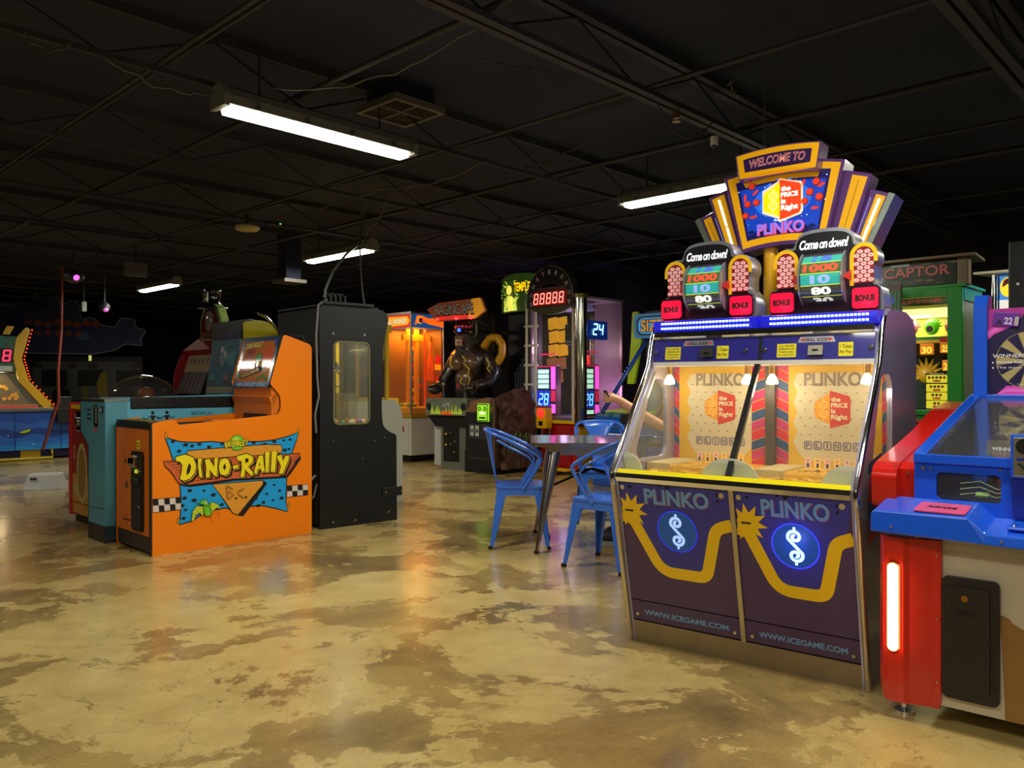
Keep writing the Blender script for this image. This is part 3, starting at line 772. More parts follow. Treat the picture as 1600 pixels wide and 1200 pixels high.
# bonus wheel toppers
M_CLR = mat('smoked_chrome_rim', (170, 176, 188), .22, .55); M_TOPB = mat('topper_plum', (44, 26, 46), .25, .3, coat=.6)
def topper(cx):
    n0 = 'bonus_wheel'; y0, y1 = .33, .46
    half = [(.245,1.512),(.243,1.585),(.232,1.622),(.205,1.642),(.205,1.71),(.218,1.735),(.215,1.775),(.195,1.806),(.165,1.818),(.135,1.812),(.128,1.842),(.108,1.875),(.07,1.888),(.0,1.892)]
    out = [(cx+x, z) for x, z in half] + [(cx-x, z) for x, z in reversed(half[:-1])]
    inn = [(cx+x*.915, 1.66+(z-1.66)*.925) for x, z in half] + [(cx-x*.915, 1.66+(z-1.66)*.925) for x, z in reversed(half[:-1])]
    bd = MB().prism(rpoly(out, .02, 3), 'y', y0, y1, M_CLR).build('topper_shell', PK, label='clear-edged shell of a spinning bonus wheel')
    MB().prism(rpoly(inn, .02, 3), 'y', y0-.012, y0-.0005, M_TOPB).build('topper_face', bd)
    a = Art((cx, y0-.0125, 0), (1,0,0), (0,0,1))
    a.poly(rpoly([(-.122,1.787),(.122,1.787),(.118,1.845),(.085,1.868),(-.085,1.868),(-.118,1.845)], .02), mat('sign_black', (22, 24, 30), .3), 0)
    # script lettering
    a.text('Come on down!', 0, 1.822, .212, .043, mat('sign_white', (245, 245, 250), .4, emit=(230, 235, 255), es=.55), 1, bold=.03, grow=.03, shear=.28, spacing=.84)
    pk = mat('pattern_pink', (232, 182, 180), .4, emit=(255, 190, 190), es=.25); dr = mat('pattern_red', (140, 12, 30), .4)
    for sg in (-1, 1):
        c0 = sg*.167; hw = .040
        arch = [(c0-hw, 1.635), (c0+hw, 1.635)] + circ(c0, 1.752, hw, .040, 12, 0, 180)
        a.poly(arch, dr, 1)
        for r_ in range(9):
            for q in range(3):
                x = c0 + (q-1)*.029 + (.0145 if r_ % 2 else 0); z = 1.648 + r_*.0175
                if abs(x-c0) < hw-.004 and z < 1.752 + math.sqrt(max(hw**2-(x-c0)**2, 0)) - .006:
                    a.poly(circ(x, z, .0135, .0095, 6, 15, 375)[:6], pk, 2); a.rect(x-.003, z-.0015, x+.003, z+.0015, M_BLK, 3)
        a.ring(c0, 1.752, .040, .057, M_YEL, 2, n=16, a0=0, a1=180)
        inner = c0 - sg*.0485
        a.rect(inner-.0085, 1.625, inner+.0085, 1.753, M_YEL, 2)
        outer = c0 + sg*.0485
        a.rect(outer-.0085, 1.725, outer+.0085, 1.753, M_YEL, 2)
        # pointer
        t = MB(); px0 = sg*.122
        t.prism([(cx+px0, 1.69), (cx+px0, 1.645), (cx+sg*.088, 1.668)], 'y', y0-.05, y0-.03, mat('pointer_red', (205, 50, 40), .35, coat=.4)); t.build('pointer', bd)
        bz = (cx+sg*.178-.052, cx+sg*.178+.052)
        MB().prism(rrect(bz[0]-.006, 1.518, bz[1]+.006, 1.622, .02), 'y', y0-.03, y0-.0125, M_TOPB).build('light_bezel', bd)
        bb = MB().prism(rrect(bz[0], 1.524, bz[1], 1.612, .014), 'y', y0-.038, y0-.0301, mat('bonus_red', (225, 10, 50), .3, emit=(255, 8, 56), es=.8)).build('bonus_light', bd, label='red lit panel reading BONUS')
        q = Art((cx, y0-.0381, 0), (1,0,0), (0,0,1)); q.text('BONUS', sg*.178, 1.568, .078, .028, M_BLK, 0, bold=.085, grow=.05); q.build('lettering', bb)
        ld = bpy.data.lights.new('bonus_glow', 'POINT'); ld.energy = .25; ld.color = (1, .05, .15); ld.shadow_soft_size = .03
        lo = bpy.data.objects.new('bonus_glow', ld); COL.objects.link(lo); lo.parent = bb; lo.location = (cx+sg*.178, y0-.09, 1.56)
    a.build('artwork', bd)
    # drum, its printed bands wrapped round the visible half
    R_, zc, yc = .115, 1.668, y0+.045
    dm = MB().cyl((cx-.088, yc, zc), (cx+.088, yc, zc), R_-.002, mat('drum_black', (20, 24, 28), .3), n=40).build('wheel_drum', bd)
    bands = [(62, 90, (40, 190, 190), '40', (90, 130, 230)), (34, 62, (30, 170, 160), '15', (60, 90, 220)), (8, 34, (46, 90, 40), '1000', (225, 70, 40)), (-18, 8, (10, 160, 160), '10', (140, 170, 240)),
             (-44, -18, (30, 40, 40), '80', (245, 250, 245)), (-72, -44, (34, 40, 44), '30', (210, 220, 225))]
    a = Art((cx, 0, 0), (1,0,0), (0,0,1)); a.step = 0
    def wrap(L): return lambda p: None
    def put(vs, fs, material, L):
        out = []
        for x, an in vs:
            r = R_ + .0008*L; t = math.radians(an); out.append((cx+x, yc-r*math.cos(t), zc+r*math.sin(t)))
        a.mb.add(out, fs, material)
    for lo_, hi_, c_, tx, tc_ in bands:
        m_ = mat('band_%d' % lo_, c_, .3, emit=c_, es=.85); n = 5
        vs = [(sx, lo_+(hi_-lo_)*i/n) for i in range(n+1) for sx in (-.084, .084)]
        put(vs, [(2*i, 2*i+1, 2*i+3, 2*i+2) for i in range(n)], m_, 0)
        g_, f_ = text_mesh(tx, .045)
        xs = [p[0] for p in g_]; ys = [p[1] for p in g_]; w_ = .15 if len(tx) > 2 else .085
        mt = mat('band_text_%d' % lo_, tc_, .3, emit=tc_, es=1.0)
        mid = (lo_+hi_)/2; hh = (hi_-lo_)*.72
        put([((p[0]-(min(xs)+max(xs))/2)/(max(xs)-min(xs))*w_, mid+(p[1]-(min(ys)+max(ys))/2)/(max(ys)-min(ys))*hh) for p in g_], f_, mt, 2)
        yy = mat('band_line', (215, 225, 30), .3, emit=(210, 220, 30), es=.9)
        put([(-.086, hi_-.8), (.086, hi_-.8), (.086, hi_+.8), (-.086, hi_+.8)], [(0,1,2,3)], yy, 3)
    a.build('printed_band', dm)
    MB().prism([p for p in circ(yc, zc, R_+.012, None, 24, 100, 260)] + [p for p in reversed(circ(yc, zc, R_+.008, None, 24, 100, 260))], 'x', cx-.092, cx+.092, M_GLASS).build('wheel_cover', dm)
    for sg in (-1, 1):
        MB().prism([p for p in circ(yc, zc, R_+.014, None, 24, 95, 265)] + [(yc, zc-.1), (yc, zc+.1)], 'x', cx+sg*.092-.003, cx+sg*.092+.003, M_CLR).build('cover_end', dm)
topper(.235); topper(.785)
# pole and fan marquee
mq = MB().cyl((.475, .52, 1.51), (.475, .52, 1.86), .034, mat('pole_yellow', (235, 175, 0), .35, coat=.4), n=24).build('marquee_pole', PK, label='yellow pole carrying the marquee')
FC, FZ = .552, 1.01
def pol(an, r): t = math.radians(an); return (FC+r*math.sin(t), FZ+r*math.cos(t))
def fan(a0, a1, r0, r1, n=10): return [pol(a0+(a1-a0)*i/n, r0) for i in range(n+1)] + [pol(a1+(a0-a1)*i/n, r1) for i in range(n+1)]
mk = MB().prism(rpoly(fan(-13.4, 13.4, .850, 1.240), 0), 'y', .455, .60, M_PURPL).build('marquee', PK, .012, label='main lit marquee panel shaped like a fan')
a = Art((0, .4548, 0), (1,0,0), (0,0,1))
def pf(pts): return [pol(*p) for p in pts]
def arcp(a0, a1, r, n=10): return [(a0+(a1-a0)*i/n, r) for i in range(n+1)]
M_MYEL = mat('marquee_yellow', (240, 176, 0), .35, emit=(240, 170, 0), es=.18)
a.poly(pf(arcp(-12.7, 12.7, .868) + arcp(12.7, -12.7, 1.226)), M_MYEL, 0)
inner = arcp(-10.9, 10.9, .900) + [(10.9, 1.195), (8.8, 1.195), (8.2, 1.158)] + arcp(8.2, -8.8, 1.158)[1:] + [(-9.4, 1.195), (-10.9, 1.195)]
a.poly(pf(inner), mat('marquee_navy', (30, 20, 90), .3, emit=(24, 20, 110), es=.25), 1)
c1 = arcp(-10.2, 10.2, .925) + arcp(10.2, -10.2, 1.150)
a.poly(pf(c1), mat('marquee_blue', (20, 60, 170), .3, emit=(12, 62, 190), es=.55), 2)
# light rays behind the logo
ccx, ccz = FC+.002, 2.072
a.poly(circ(FC+.002, 2.072, .135, .085, 30), mat('glow_blue', (40, 100, 210), .3, emit=(30, 100, 220), es=.7), 3)
for i in range(12):
    an = math.radians(i*30+10); w_ = math.radians(4)
    p0 = (ccx, ccz); r = .11 + .0*i
    a.poly([p0, (ccx+r*math.cos(an-w_), ccz+r*.95*math.sin(an-w_)), (ccx+r*math.cos(an+w_), ccz+r*.95*math.sin(an+w_))], mat('ray_blue', (60, 130, 220), .3, emit=(50, 130, 235), es=.75), 3)
lit = lambda n_, c_, e_: mat(n_, c_, .3, emit=c_, es=e_)
a.poly([(ccx-.095,ccz+.052),(ccx-.018,ccz+.092),(ccx-.014,ccz+.103),(ccx+.09,ccz+.075),(ccx+.097,ccz+.062),(ccx+.097,ccz-.062),(ccx+.09,ccz-.076),(ccx-.014,ccz-.105),(ccx-.018,ccz-.088),(ccx-.095,ccz-.054)], lit('logo_glow', (255, 205, 160), .8), 4)
price_logo(a, ccx, ccz, .192, 5, lit('logo_red_lit', (225, 60, 24), .8), lit('logo_yellow_lit', (255, 200, 0), .9), lit('logo_white_lit', (255, 250, 235), 1.1), lit('logo_lemon_lit', (255, 240, 130), 1.0))
co = lit('token_red', (205, 52, 30), .7); cd = lit('token_dark', (120, 20, 20), .6)
for x, z, r in ((-.17,.085,.019),(-.195,.0,.018),(-.145,.003,.018),(-.207,-.055,.017),(.185,.062,.019),(.15,.018,.019),(.20,-.01,.019),(.122,-.022,.018)):
    x *= .86; a.disc(ccx+x, ccz+z, r, cd, 4, n=14); a.disc(ccx+x-.002, ccz+z+.002, r*.8, co, 5, n=14)
for x, z, an in ((-.15,.052,40),(-.21,.033,80),(-.162,-.065,5),(.115,.066,65),(.21,.045,25),(.175,-.058,0)):
    t = math.radians(an); x *= .86; pts = [(ccx+x+.019*math.cos(b)*math.cos(t)-.007*math.sin(b)*math.sin(t), ccz+z+.019*math.cos(b)*math.sin(t)+.007*math.sin(b)*math.cos(t)) for b in [2*PI*i/14 for i in range(14)]]
    a.poly(pts, co, 4)
rr = random.Random(5)
for i in range(22): a.disc(ccx+rr.uniform(-.22, .22), ccz+rr.uniform(-.1, .11), rr.choice((.0015, .003)), lit('sparkle', (200, 225, 255), 1.0), 4, n=6)
a.text('Featuring', ccx-.01, 1.978, .05, .010, lit('logo_white_lit', (255, 250, 235), 1.1), 5, bold=.01, shear=.2)
for i in range(9):  # dark crowd behind the title
    q = ccx-.15+i*.036; a.poly(circ(q, ccz-.145, .018, .016, 10, 0, 180), lit('crowd', (16, 20, 70), .4), 4)
a.text('PLINKO', ccx-.008, 1.940, .225, .056, lit('title_pink', (225, 60, 110), .8), 5, bold=.055, grow=.05)
a.text('PLINKO', ccx-.011, 1.943, .225, .056, lit('title_lilac', (110, 110, 215), .9), 6, bold=.02, grow=.05)
a.build('artwork', mk)
wl = MB().prism(fan(-8.9, 8.9, 1.180, 1.304), 'y', .385, .50, M_PURPL).build('welcome_sign', PK, .008, label='curved sign reading WELCOME TO')
a = Art((0, .3846, 0), (1,0,0), (0,0,1), warp=lambda p: pol(p[0]/1.242*57.2958, 1.242+p[1]))
def bar(x0, x1, y0, y1, m_, L, n=12):
    a.poly([(x0+(x1-x0)*i/n, y0) for i in range(n+1)] + [(x1+(x0-x1)*i/n, y1) for i in range(n+1)], m_, L)
bar(-.187, .187, -.056, .056, M_MYEL, 0); bar(-.158, .158, -.031, .031, mat('sign_plum', (46, 24, 70), .3, emit=(50, 20, 80), es=.2), 1)
a.text('WELCOME TO', 0, 0, .262, .040, lit('neon_pink', (235, 150, 130), .9), 2, bold=.02, shear=.15, grow=.02)
a.text('WELCOME TO', 0, 0, .262, .040, mat('sign_plum'), 3, bold=-.008, shear=.15, grow=.02)
a.build('artwork', wl)
for sg in (-1, 1):
    for i, (a0, a1, r0, r1, y) in enumerate(((13.1, 19.0, .83, 1.200, .50), (18.8, 23.6, .83, 1.140, .545))):
        f = MB().prism(fan(sg*a0, sg*a1, r0, r1, 4), 'y', y, y+.13, M_PURPL).build('marquee_wing', PK, .006, label='yellow-faced side blade of the marquee')
        q = Art((0, y-.0003, 0), (1,0,0), (0,0,1))
        e0 = a0+1.9; e1 = a1-.7
        q.poly(pf(arcp(sg*e0, sg*e1, r0+.02, 3) + arcp(sg*e1, sg*e0, r1-.018, 3)), M_MYEL, 0)
        lights = (i == 1 and sg > 0) or (i == 0 and sg < 0)
        n = 34; ac = sg*(e0+e1)/2
        for j in range(n):
            r = r0+.04+(r1-r0-.08)*j/(n-1); x, z = pol(ac, r)
            if lights and j % 18 != 17: q.disc(x, z, .0062, lit('blade_led', (225, 235, 255), 4.0), 2, n=6)
            elif not lights: q.disc(x, z, .0028, mat('led_off', (110, 60, 10), .4), 2, n=5)
            x, z = pol(sg*(a0+1.0), r)
            if i == 1 or sg < 0: q.disc(x, z, .0016, lit('pin_light', (150, 180, 255), 2.0), 2, n=5)
        q.build('blade_face', f)
    MB().prism(fan(sg*23.4, sg*24.8, .83, 1.14, 4), 'y', .53, .70, mat('edge_grey_green', (128, 140, 132), .25, .5)).build('marquee_edge', PK)
ld = bpy.data.lights.new('marquee_glow', 'AREA'); ld.size = .3; ld.energy = 1.5; ld.color = (.6, .65, 1.0)
lo = bpy.data.objects.new('marquee_glow', ld); COL.objects.link(lo); lo.parent = mk; lo.location = (.54, .43, 2.0); lo.rotation_euler = (math.radians(-90), 0, 0)
# print on the outer right side
a = Art((1.0505, 0, 0), (0,1,0), (0,0,1))
for i, c_ in enumerate(((206,30,50),(190,44,112),(38,74,128),(206,30,50),(190,44,112),(38,74,128))):
    z = .60+i*.055; a.poly([(-.02+.0*i, z-.03), (.20, z), (.20, z+.045), (.0, z+.015)], mat('side_chev%d' % (i % 3), c_, .3, .3), 0)
a.build('side_print', PK)
# ------------------------------------------------------------------ orange rally machine
DA = {
    'cloth': [(0.099, 0.823),(0.125, 0.816),(0.2, 0.79),(0.316, 0.778),(0.436, 0.778),(0.542, 0.764),(0.686, 0.765),(0.825, 0.758),(0.951, 0.766),(1.062, 0.787),(1.161, 0.819),(1.128, 0.733),(1.09, 0.643),(1.052, 0.527),(1.048, 0.41),(1.043, 0.284),(1.057, 0.192),(0.951, 0.231),(0.843, 0.264),(0.737, 0.271),(0.626, 0.239),(0.55, 0.28),(0.509, 0.277),(0.396, 0.274),(0.301, 0.215),(0.2, 0.198),(0.208, 0.257),(0.212, 0.371),(0.204, 0.485),(0.193, 0.562),(0.155, 0.664),(0.125, 0.756)],
    'plank': [(0.088, 0.657),(0.162, 0.655),(0.277, 0.655),(0.643, 0.655),(0.978, 0.65),(1.166, 0.646),(1.166, 0.621),(1.128, 0.589),(1.109, 0.548),(1.071, 0.509),(1.043, 0.473),(0.601, 0.49),(0.436, 0.48),(0.277, 0.475),(0.223, 0.484),(0.193, 0.494),(0.155, 0.558),(0.132, 0.59),(0.099, 0.622)],
    'plankshadow': [(0.193, 0.494),(0.223, 0.472),(0.277, 0.46),(0.436, 0.465),(0.601, 0.475),(1.052, 0.46),(1.085, 0.491),(1.176, 0.603),(1.166, 0.646),(1.043, 0.494),(0.601, 0.498),(0.277, 0.486)],
    'slab': [(0.258, 0.722),(0.404, 0.725),(0.643, 0.731),(0.861, 0.733),(0.997, 0.724),(1.011, 0.681),(0.978, 0.633),(0.277, 0.648),(0.254, 0.695)],
    'tri': [(0.444, 0.464),(0.643, 0.462),(0.843, 0.459),(0.847, 0.428),(0.737, 0.316),(0.643, 0.218),(0.601, 0.234),(0.534, 0.337)],
    'tris': [(0.847, 0.459),(0.883, 0.433),(0.763, 0.289),(0.686, 0.204),(0.643, 0.209),(0.737, 0.308)],
    'D': [(0.171, 0.685),(0.239, 0.7),(0.301, 0.673),(0.323, 0.614),(0.315, 0.56),(0.277, 0.517),(0.227, 0.505),(0.199, 0.524),(0.209, 0.561),(0.216, 0.621),(0.2, 0.645),(0.171, 0.653)],
    'Dh': [(0.268, 0.633),(0.284, 0.609),(0.273, 0.564),(0.248, 0.544),(0.253, 0.588)],
    'I': [(0.33, 0.663),(0.365, 0.663),(0.357, 0.611),(0.369, 0.525),(0.34, 0.526),(0.332, 0.598)],
    'N': [(0.381, 0.65),(0.42, 0.657),(0.456, 0.592),(0.454, 0.657),(0.486, 0.658),(0.48, 0.524),(0.454, 0.522),(0.421, 0.571),(0.421, 0.519),(0.388, 0.519),(0.392, 0.593)],
    'O': [(0.486, 0.59),(0.501, 0.644),(0.534, 0.654),(0.567, 0.642),(0.584, 0.587),(0.569, 0.532),(0.534, 0.518),(0.499, 0.534)],
    'Oh': [(0.536, 0.614),(0.546, 0.586),(0.536, 0.557),(0.522, 0.583)],
    'H': [(0.596, 0.592),(0.643, 0.598),(0.645, 0.565),(0.601, 0.562)],
    'R': [(0.628, 0.66),(0.711, 0.676),(0.763, 0.648),(0.762, 0.606),(0.724, 0.576),(0.775, 0.516),(0.739, 0.502),(0.696, 0.554),(0.69, 0.497),(0.656, 0.5),(0.668, 0.573),(0.664, 0.619),(0.633, 0.625)],
    'Rh': [(0.698, 0.639),(0.727, 0.633),(0.722, 0.609),(0.698, 0.604)],
    'A': [(0.806, 0.651),(0.845, 0.654),(0.862, 0.525),(0.83, 0.523),(0.823, 0.549),(0.803, 0.546),(0.795, 0.512),(0.762, 0.515),(0.781, 0.58)],
    'Ah': [(0.814, 0.601),(0.821, 0.578),(0.807, 0.574)],
    'l1': [(0.859, 0.678),(0.903, 0.679),(0.894, 0.523),(0.861, 0.521)],
    'l2': [(0.915, 0.678),(0.966, 0.68),(0.948, 0.518),(0.906, 0.52)],
    'Y': [(0.962, 0.641),(1.003, 0.65),(1.015, 0.597),(1.032, 0.638),(1.069, 0.634),(1.066, 0.602),(1.015, 0.495),(0.974, 0.5),(0.994, 0.557),(0.958, 0.626)],
    'B1': [(0.55, 0.442),(0.56, 0.342)],
    'B2': [(0.55, 0.442),(0.601, 0.414),(0.567, 0.396),(0.607, 0.369),(0.56, 0.338)],
    'C': [(0.692, 0.411),(0.639, 0.386),(0.647, 0.365),(0.69, 0.335)],
    'dots': [(0.626, 0.342),(0.707, 0.342)],
    'globe': [(0.634, 0.759),(0.69, 0.756),(0.634, 0.811)],
    'brom': [(0.536, 0.758),(0.724, 0.748),(0.63, 0.736),(0.63, 0.769)],
    'chl': [(0.014, 0.398),(0.212, 0.393),(0.212, 0.306),(0.018, 0.305)],
    'chr': [(1.052, 0.397),(1.238, 0.393),(1.238, 0.307),(1.052, 0.308)],
    'lw': [(0.284, 0.213),(0.293, 0.285),(0.324, 0.32),(0.372, 0.311),(0.384, 0.275),(0.364, 0.238),(0.348, 0.267),(0.32, 0.255),(0.305, 0.215)],
    'rw': [(0.416, 0.306),(0.436, 0.338),(0.476, 0.319),(0.507, 0.278),(0.472, 0.288),(0.448, 0.268),(0.428, 0.243)],
    'body': [(0.372, 0.315),(0.404, 0.319),(0.434, 0.277),(0.428, 0.239),(0.392, 0.235),(0.372, 0.269)],
    'head': [(0.32, 0.35),(0.356, 0.346),(0.364, 0.364),(0.396, 0.353),(0.428, 0.305),(0.4, 0.304),(0.38, 0.318),(0.356, 0.328)],
    'legs': [(0.432, 0.242),(0.436, 0.195),(0.476, 0.264),(0.501, 0.23)],
    'spots': [(0.155, 0.792),(0.2, 0.721),(0.246, 0.764),(0.293, 0.754),(0.348, 0.763),(0.42, 0.739),(0.517, 0.754),(0.772, 0.752),(0.861, 0.735),(0.942, 0.752),(1.025, 0.756),(1.081, 0.761),(1.071, 0.686),(1.034, 0.68),(0.277, 0.433),(0.38, 0.423),(0.452, 0.385),(0.308, 0.36),(0.239, 0.383),(0.223, 0.331),(0.246, 0.298),(0.468, 0.305),(0.517, 0.307),(0.942, 0.415),(0.879, 0.351),(0.988, 0.365),(0.933, 0.296),(0.852, 0.288),(0.79, 0.327),(1.006, 0.305),(0.231, 0.239),(0.807, 0.268)],
    'st': [(0.106, 0.836),(1.152, 0.826),(0.193, 0.228),(1.071, 0.243)],
}
DN = thing('redemption_game', 'bright orange kiddie game with DINO-RALLY B.C. painted on its long side', 'arcade machine', (-2.511, 5.556, 0), 45.6)
M_OR = mat('orange_laminate', (242, 128, 8), .32, coat=.15, spec=.35)
M_ORD = mat('orange_paint', (226, 116, 24), .4)
M_EDGE = mat('black_edge', (22, 20, 18), .5)
sp = rpoly([(0,0),(0,.925),(.168,.950),(.195,.908),(.978,.962),(1.0,1.02),(.995,1.11),(.907,1.20),(1.023,1.592),(1.275,1.515),(1.275,0)], [.02,.03,.03,.02,.04,.02,.04,.02,.03,.04,.02])
WD = .66
for y in (0, WD-.02):
    MB().prism(sp, 'y', y, y+.02, M_EDGE, cap=M_OR).build('side_panel', DN, label='orange side panel with black edging')
a = Art((0, -.0002, 0), (1,0,0), (0,0,1))
BL_ = mat('cloth_blue', (20, 156, 226), .4); PLK = mat('plank_brown', (206, 96, 44), .45); SLB = mat('stone_tan', (222, 150, 40), .45); LET = mat('letter_yellow', (240, 218, 20), .4); LES = mat('letter_side', (206, 150, 30), .4)
GRN = mat('lizard_green', (110, 196, 40), .45)
def outl(pts, m_, L, w=.006, fill=True):
    if fill: a.poly(pts, m_, L)
    a.stroke(pts, w, M_BLK, L+1, closed=True)
outl(DA['cloth'], BL_, 0, .008)
rr = random.Random(11)
for x, z in DA['spots']:
    r = rr.uniform(.018, .03); n = 11
    pts = [(x+(r*(1 if i % 2 else .55))*math.cos(2*PI*i/n), z+.6*(r*(1 if i % 2 else .6))*math.sin(2*PI*i/n)) for i in range(n)]
    a.poly(pts, M_BLK, 1)
for q, nx in (('chl', 5), ('chr', 4)):
    p = [Vector(v) for v in DA[q]]; outl(DA[q], mat('flag_white', (214, 200, 190), .5), 2, .004)
    for i in range(nx):
        for j in range(2):
            if (i+j) % 2 == 0:
                f = lambda s_, t_: tuple((p[0]*(1-s_)+p[1]*s_)*(1-t_) + (p[3]*(1-s_)+p[2]*s_)*t_)
                a.poly([f(i/nx, j/2), f((i+1)/nx-.01, j/2+.03), f((i+1)/nx, (j+1)/2), f(i/nx+.01, (j+1)/2-.03)], M_BLK, 4)
a.poly(DA['tris'], M_BLK, 3); a.poly(DA['plankshadow'], M_BLK, 3)
outl(DA['tri'], SLB, 4); outl(DA['slab'], SLB, 4); outl(DA['plank'], PLK, 5, .006)
for k_ in range(9):
    z = .50+k_*.018; x0 = .27 - k_*.02; a.stroke([(x0, z), (x0+.1, z+.004), (x0+.22, z-.003)], .0025, M_BLK, 7); a.stroke([(1.02+k_*.013, z-.01), (1.09+k_*.008, z)], .0025, M_BLK, 7)
rr = random.Random(4)
for k_ in range(26):
    x = rr.uniform(.33, 1.0); z = .705+rr.uniform(-.02, .025)+ (x-.3)*.03; a.stroke([(x, z), (x+.014, z+.006)], .0025, mat('stone_line', (150, 80, 20), .5), 6)
for L_, h_ in (('D', 'Dh'), ('I', None), ('N', None), ('O', 'Oh'), ('H', None), ('R', 'Rh'), ('A', 'Ah'), ('l1', None), ('l2', None), ('Y', None)):
    pts = DA[L_]; sh = [(x+.016, z-.016) for x, z in pts]; sd = [(x+.008, z-.008) for x, z in pts]
    a.poly(sh, M_BLK, 7); a.stroke(sh, .012, M_BLK, 7, closed=True); a.poly(sd, LES, 8)
    a.poly(pts, LET, 9); a.stroke(pts, .0065, M_BLK, 10, closed=True)
    if h_: a.poly(DA[h_], M_BLK, 10)
    cx = sum(p[0] for p in pts)/len(pts); cz = sum(p[1] for p in pts)/len(pts)
    for _ in range(9):
        dx = rr.uniform(-.05, .05); dz = rr.uniform(-.06, .06)
        a.disc(cx+dx*.5, cz+dz*.8, .0018, mat('stone_line'), 10, n=5)
for q in ('B1', 'B2', 'C'): a.stroke(DA[q], .013, M_BLK, 6); a.stroke(DA[q], .005, SLB, 7)
for x, z in DA['dots']: a.disc(x, z, .009, M_BLK, 6, n=8)
gx, gz = DA['globe'][0]; gr = DA['globe'][1][0]-gx
a.disc(gx, gz, gr*1.06, M_BLK, 8); a.disc(gx, gz, gr, GRN, 9); a.disc(gx-.008, gz+.012, gr*.55, mat('globe_light', (190, 216, 60), .4), 10)
b0, b1 = DA['brom'][0], DA['brom'][1]
a.text('BROMLEY', (b0[0]+b1[0])/2, gz-.006, b1[0]-b0[0], .044, M_BLK, 11, bold=.09, grow=.03, rot=3); a.text('BROMLEY', (b0[0]+b1[0])/2, gz-.006, b1[0]-b0[0], .044, LET, 12, bold=.02, grow=.03, rot=3)
for q in ('lw', 'rw'): outl(DA[q], mat('wing_lime', (190, 204, 40), .45), 12, .004)
outl(DA['body'], GRN, 13, .004); outl(DA['head'], GRN, 14, .004)
hx, hz = DA['head'][3]; a.disc(hx-.003, hz-.016, .009, M_WHITE, 16, n=10); a.disc(hx-.001, hz-.017, .004, M_BLK, 17, n=8)
lg = DA['legs']; a.stroke(lg[:2], .006, PLK, 13); a.stroke(lg[2:], .006, PLK, 13)
for x, z in DA['st']: a.poly(circ(x, z, .010, .026, 10), M_BLK, 2); a.poly(circ(x, z, .007, .022, 10), LES, 3)
a.build('side_artwork', DN, label='painted DINO-RALLY B.C. sign with spotted blue cloth and a small winged lizard')
# coin end
def coin_end(root, x, y0, y1, ztop, paint, kick, door=True):
    pass
fe = MB().prism([(.022,.13),(.022,.88),(WD-.022,.88),(WD-.022,.13)], 'x', .006, .03, M_ORD).build('coin_panel', DN)
B('kick_panel', DN, (.008, .022, .02), (.03, WD-.022, .13), mat('kick_dark', (52, 44, 40), .5))
B('top_stripe', DN, (.0, .022, .88), (.03, WD-.022, .925), M_EDGE)
B('end_edge', DN, (-.002, -.001, .0), (.012, .0195, .92), M_EDGE)
cb = MB().prism(rrect(.125, .15, .325, .72, .03), 'x', -.012, .008, mat('coin_black', (20, 19, 18), .35)).build('coin_door', fe, .004, label='tall black coin door')
MB().prism(rrect(.145, .17, .305, .36, .008), 'x', -.019, -.012, M_DARK).build('cash_box_door', cb, .003)
MB().prism(rrect(.145, .375, .305, .46, .008), 'x', -.019, -.012, M_DARK).build('return_door', cb, .003)
MB().box((-.03,.17,.49),(-.012,.29,.53),M_DARK).build('coin_return', cb, .004)
MB().prism([(-.03,.60),(-.05,.63),(-.045,.675),(-.012,.69),(-.012,.60)], 'y', .19, .29, M_CHROME).build('coin_mechanism', cb, .003)
MB().box((-.02,.19,.565),(-.012,.235,.59),mat('lit_price', (200,210,60), .4, emit=(200,210,60), es=.6)).build('price_window', cb)
for z in (.58, .33): MB().cyl((-.012,.155,z),(-.026,.155,z),.010,M_SCREW,n=10).build('lock', cb)
a = Art((.006, WD-.022, 0), (0,-1,0), (0,0,1))
for x, z in ((.10,.70),(.12,.60),(.16,.55),(.22,.545),(.27,.60),(.11,.33),(.27,.30),(.27,.43),(.10,.43)): a.disc(x, z, .007, M_BLK, 0, n=8)
a.poly(circ(.185, .46, .035, .03, 9), mat('worn_patch', (110, 90, 70), .6), 0); a.rect(.12, .20, .25, .212, M_BLK, 0); a.rect(.10, .66, .115, .70, PLK, 0)
for x in (.14, .20): a.disc(x, .235, .006, M_BLK, 0, n=8); a.disc(x, .18, .006, M_BLK, 0, n=8)
a.disc(.16, .635, .015, M_BLK, 0, ry=.02, n=8); a.rect(.38, .735, .44, .80, M_STK, 0); a.rect(.39, .75, .43, .757, M_BLK, 1); a.rect(.39, .77, .43, .777, M_BLK, 1)
a.build('panel_marks', fe)
# bed between the two sides: a rail of numbered lanes and the trough
B('lane_bed', DN, (.03, .022, .84), (.93, WD-.022, .86), M_DARK)
m = MB()
m.box((.0,.025,.925),(.16,WD-.025,.935),M_DARK); m.build('front_shelf', DN)
a = Art((.002, .03, .9352), (0,1,0), (-1,0,0)) ; a = Art((.155, .03, .9352), (0,1,0), (-1,0,0))
a = Art((.005, WD-.03, .9352), (0,-1,0), (1,0,0))
for i in range(8):
    a.rect(.01+i*.074, .02, .055+i*.074, .13, LET, 0); a.rect(.02+i*.074, .04, .04+i*.074, .11, M_BLK, 1)
a.build('shelf_print', DN)
for y in (.10, .50): MB().tube([(.04,y,.885),(.90,y,.90)], .012, M_CHROME, n=8).build('lane_rail', DN)
B('car_carriage', DN, (.55,.22,.86), (.75,.42,.93), M_ORD, .02)
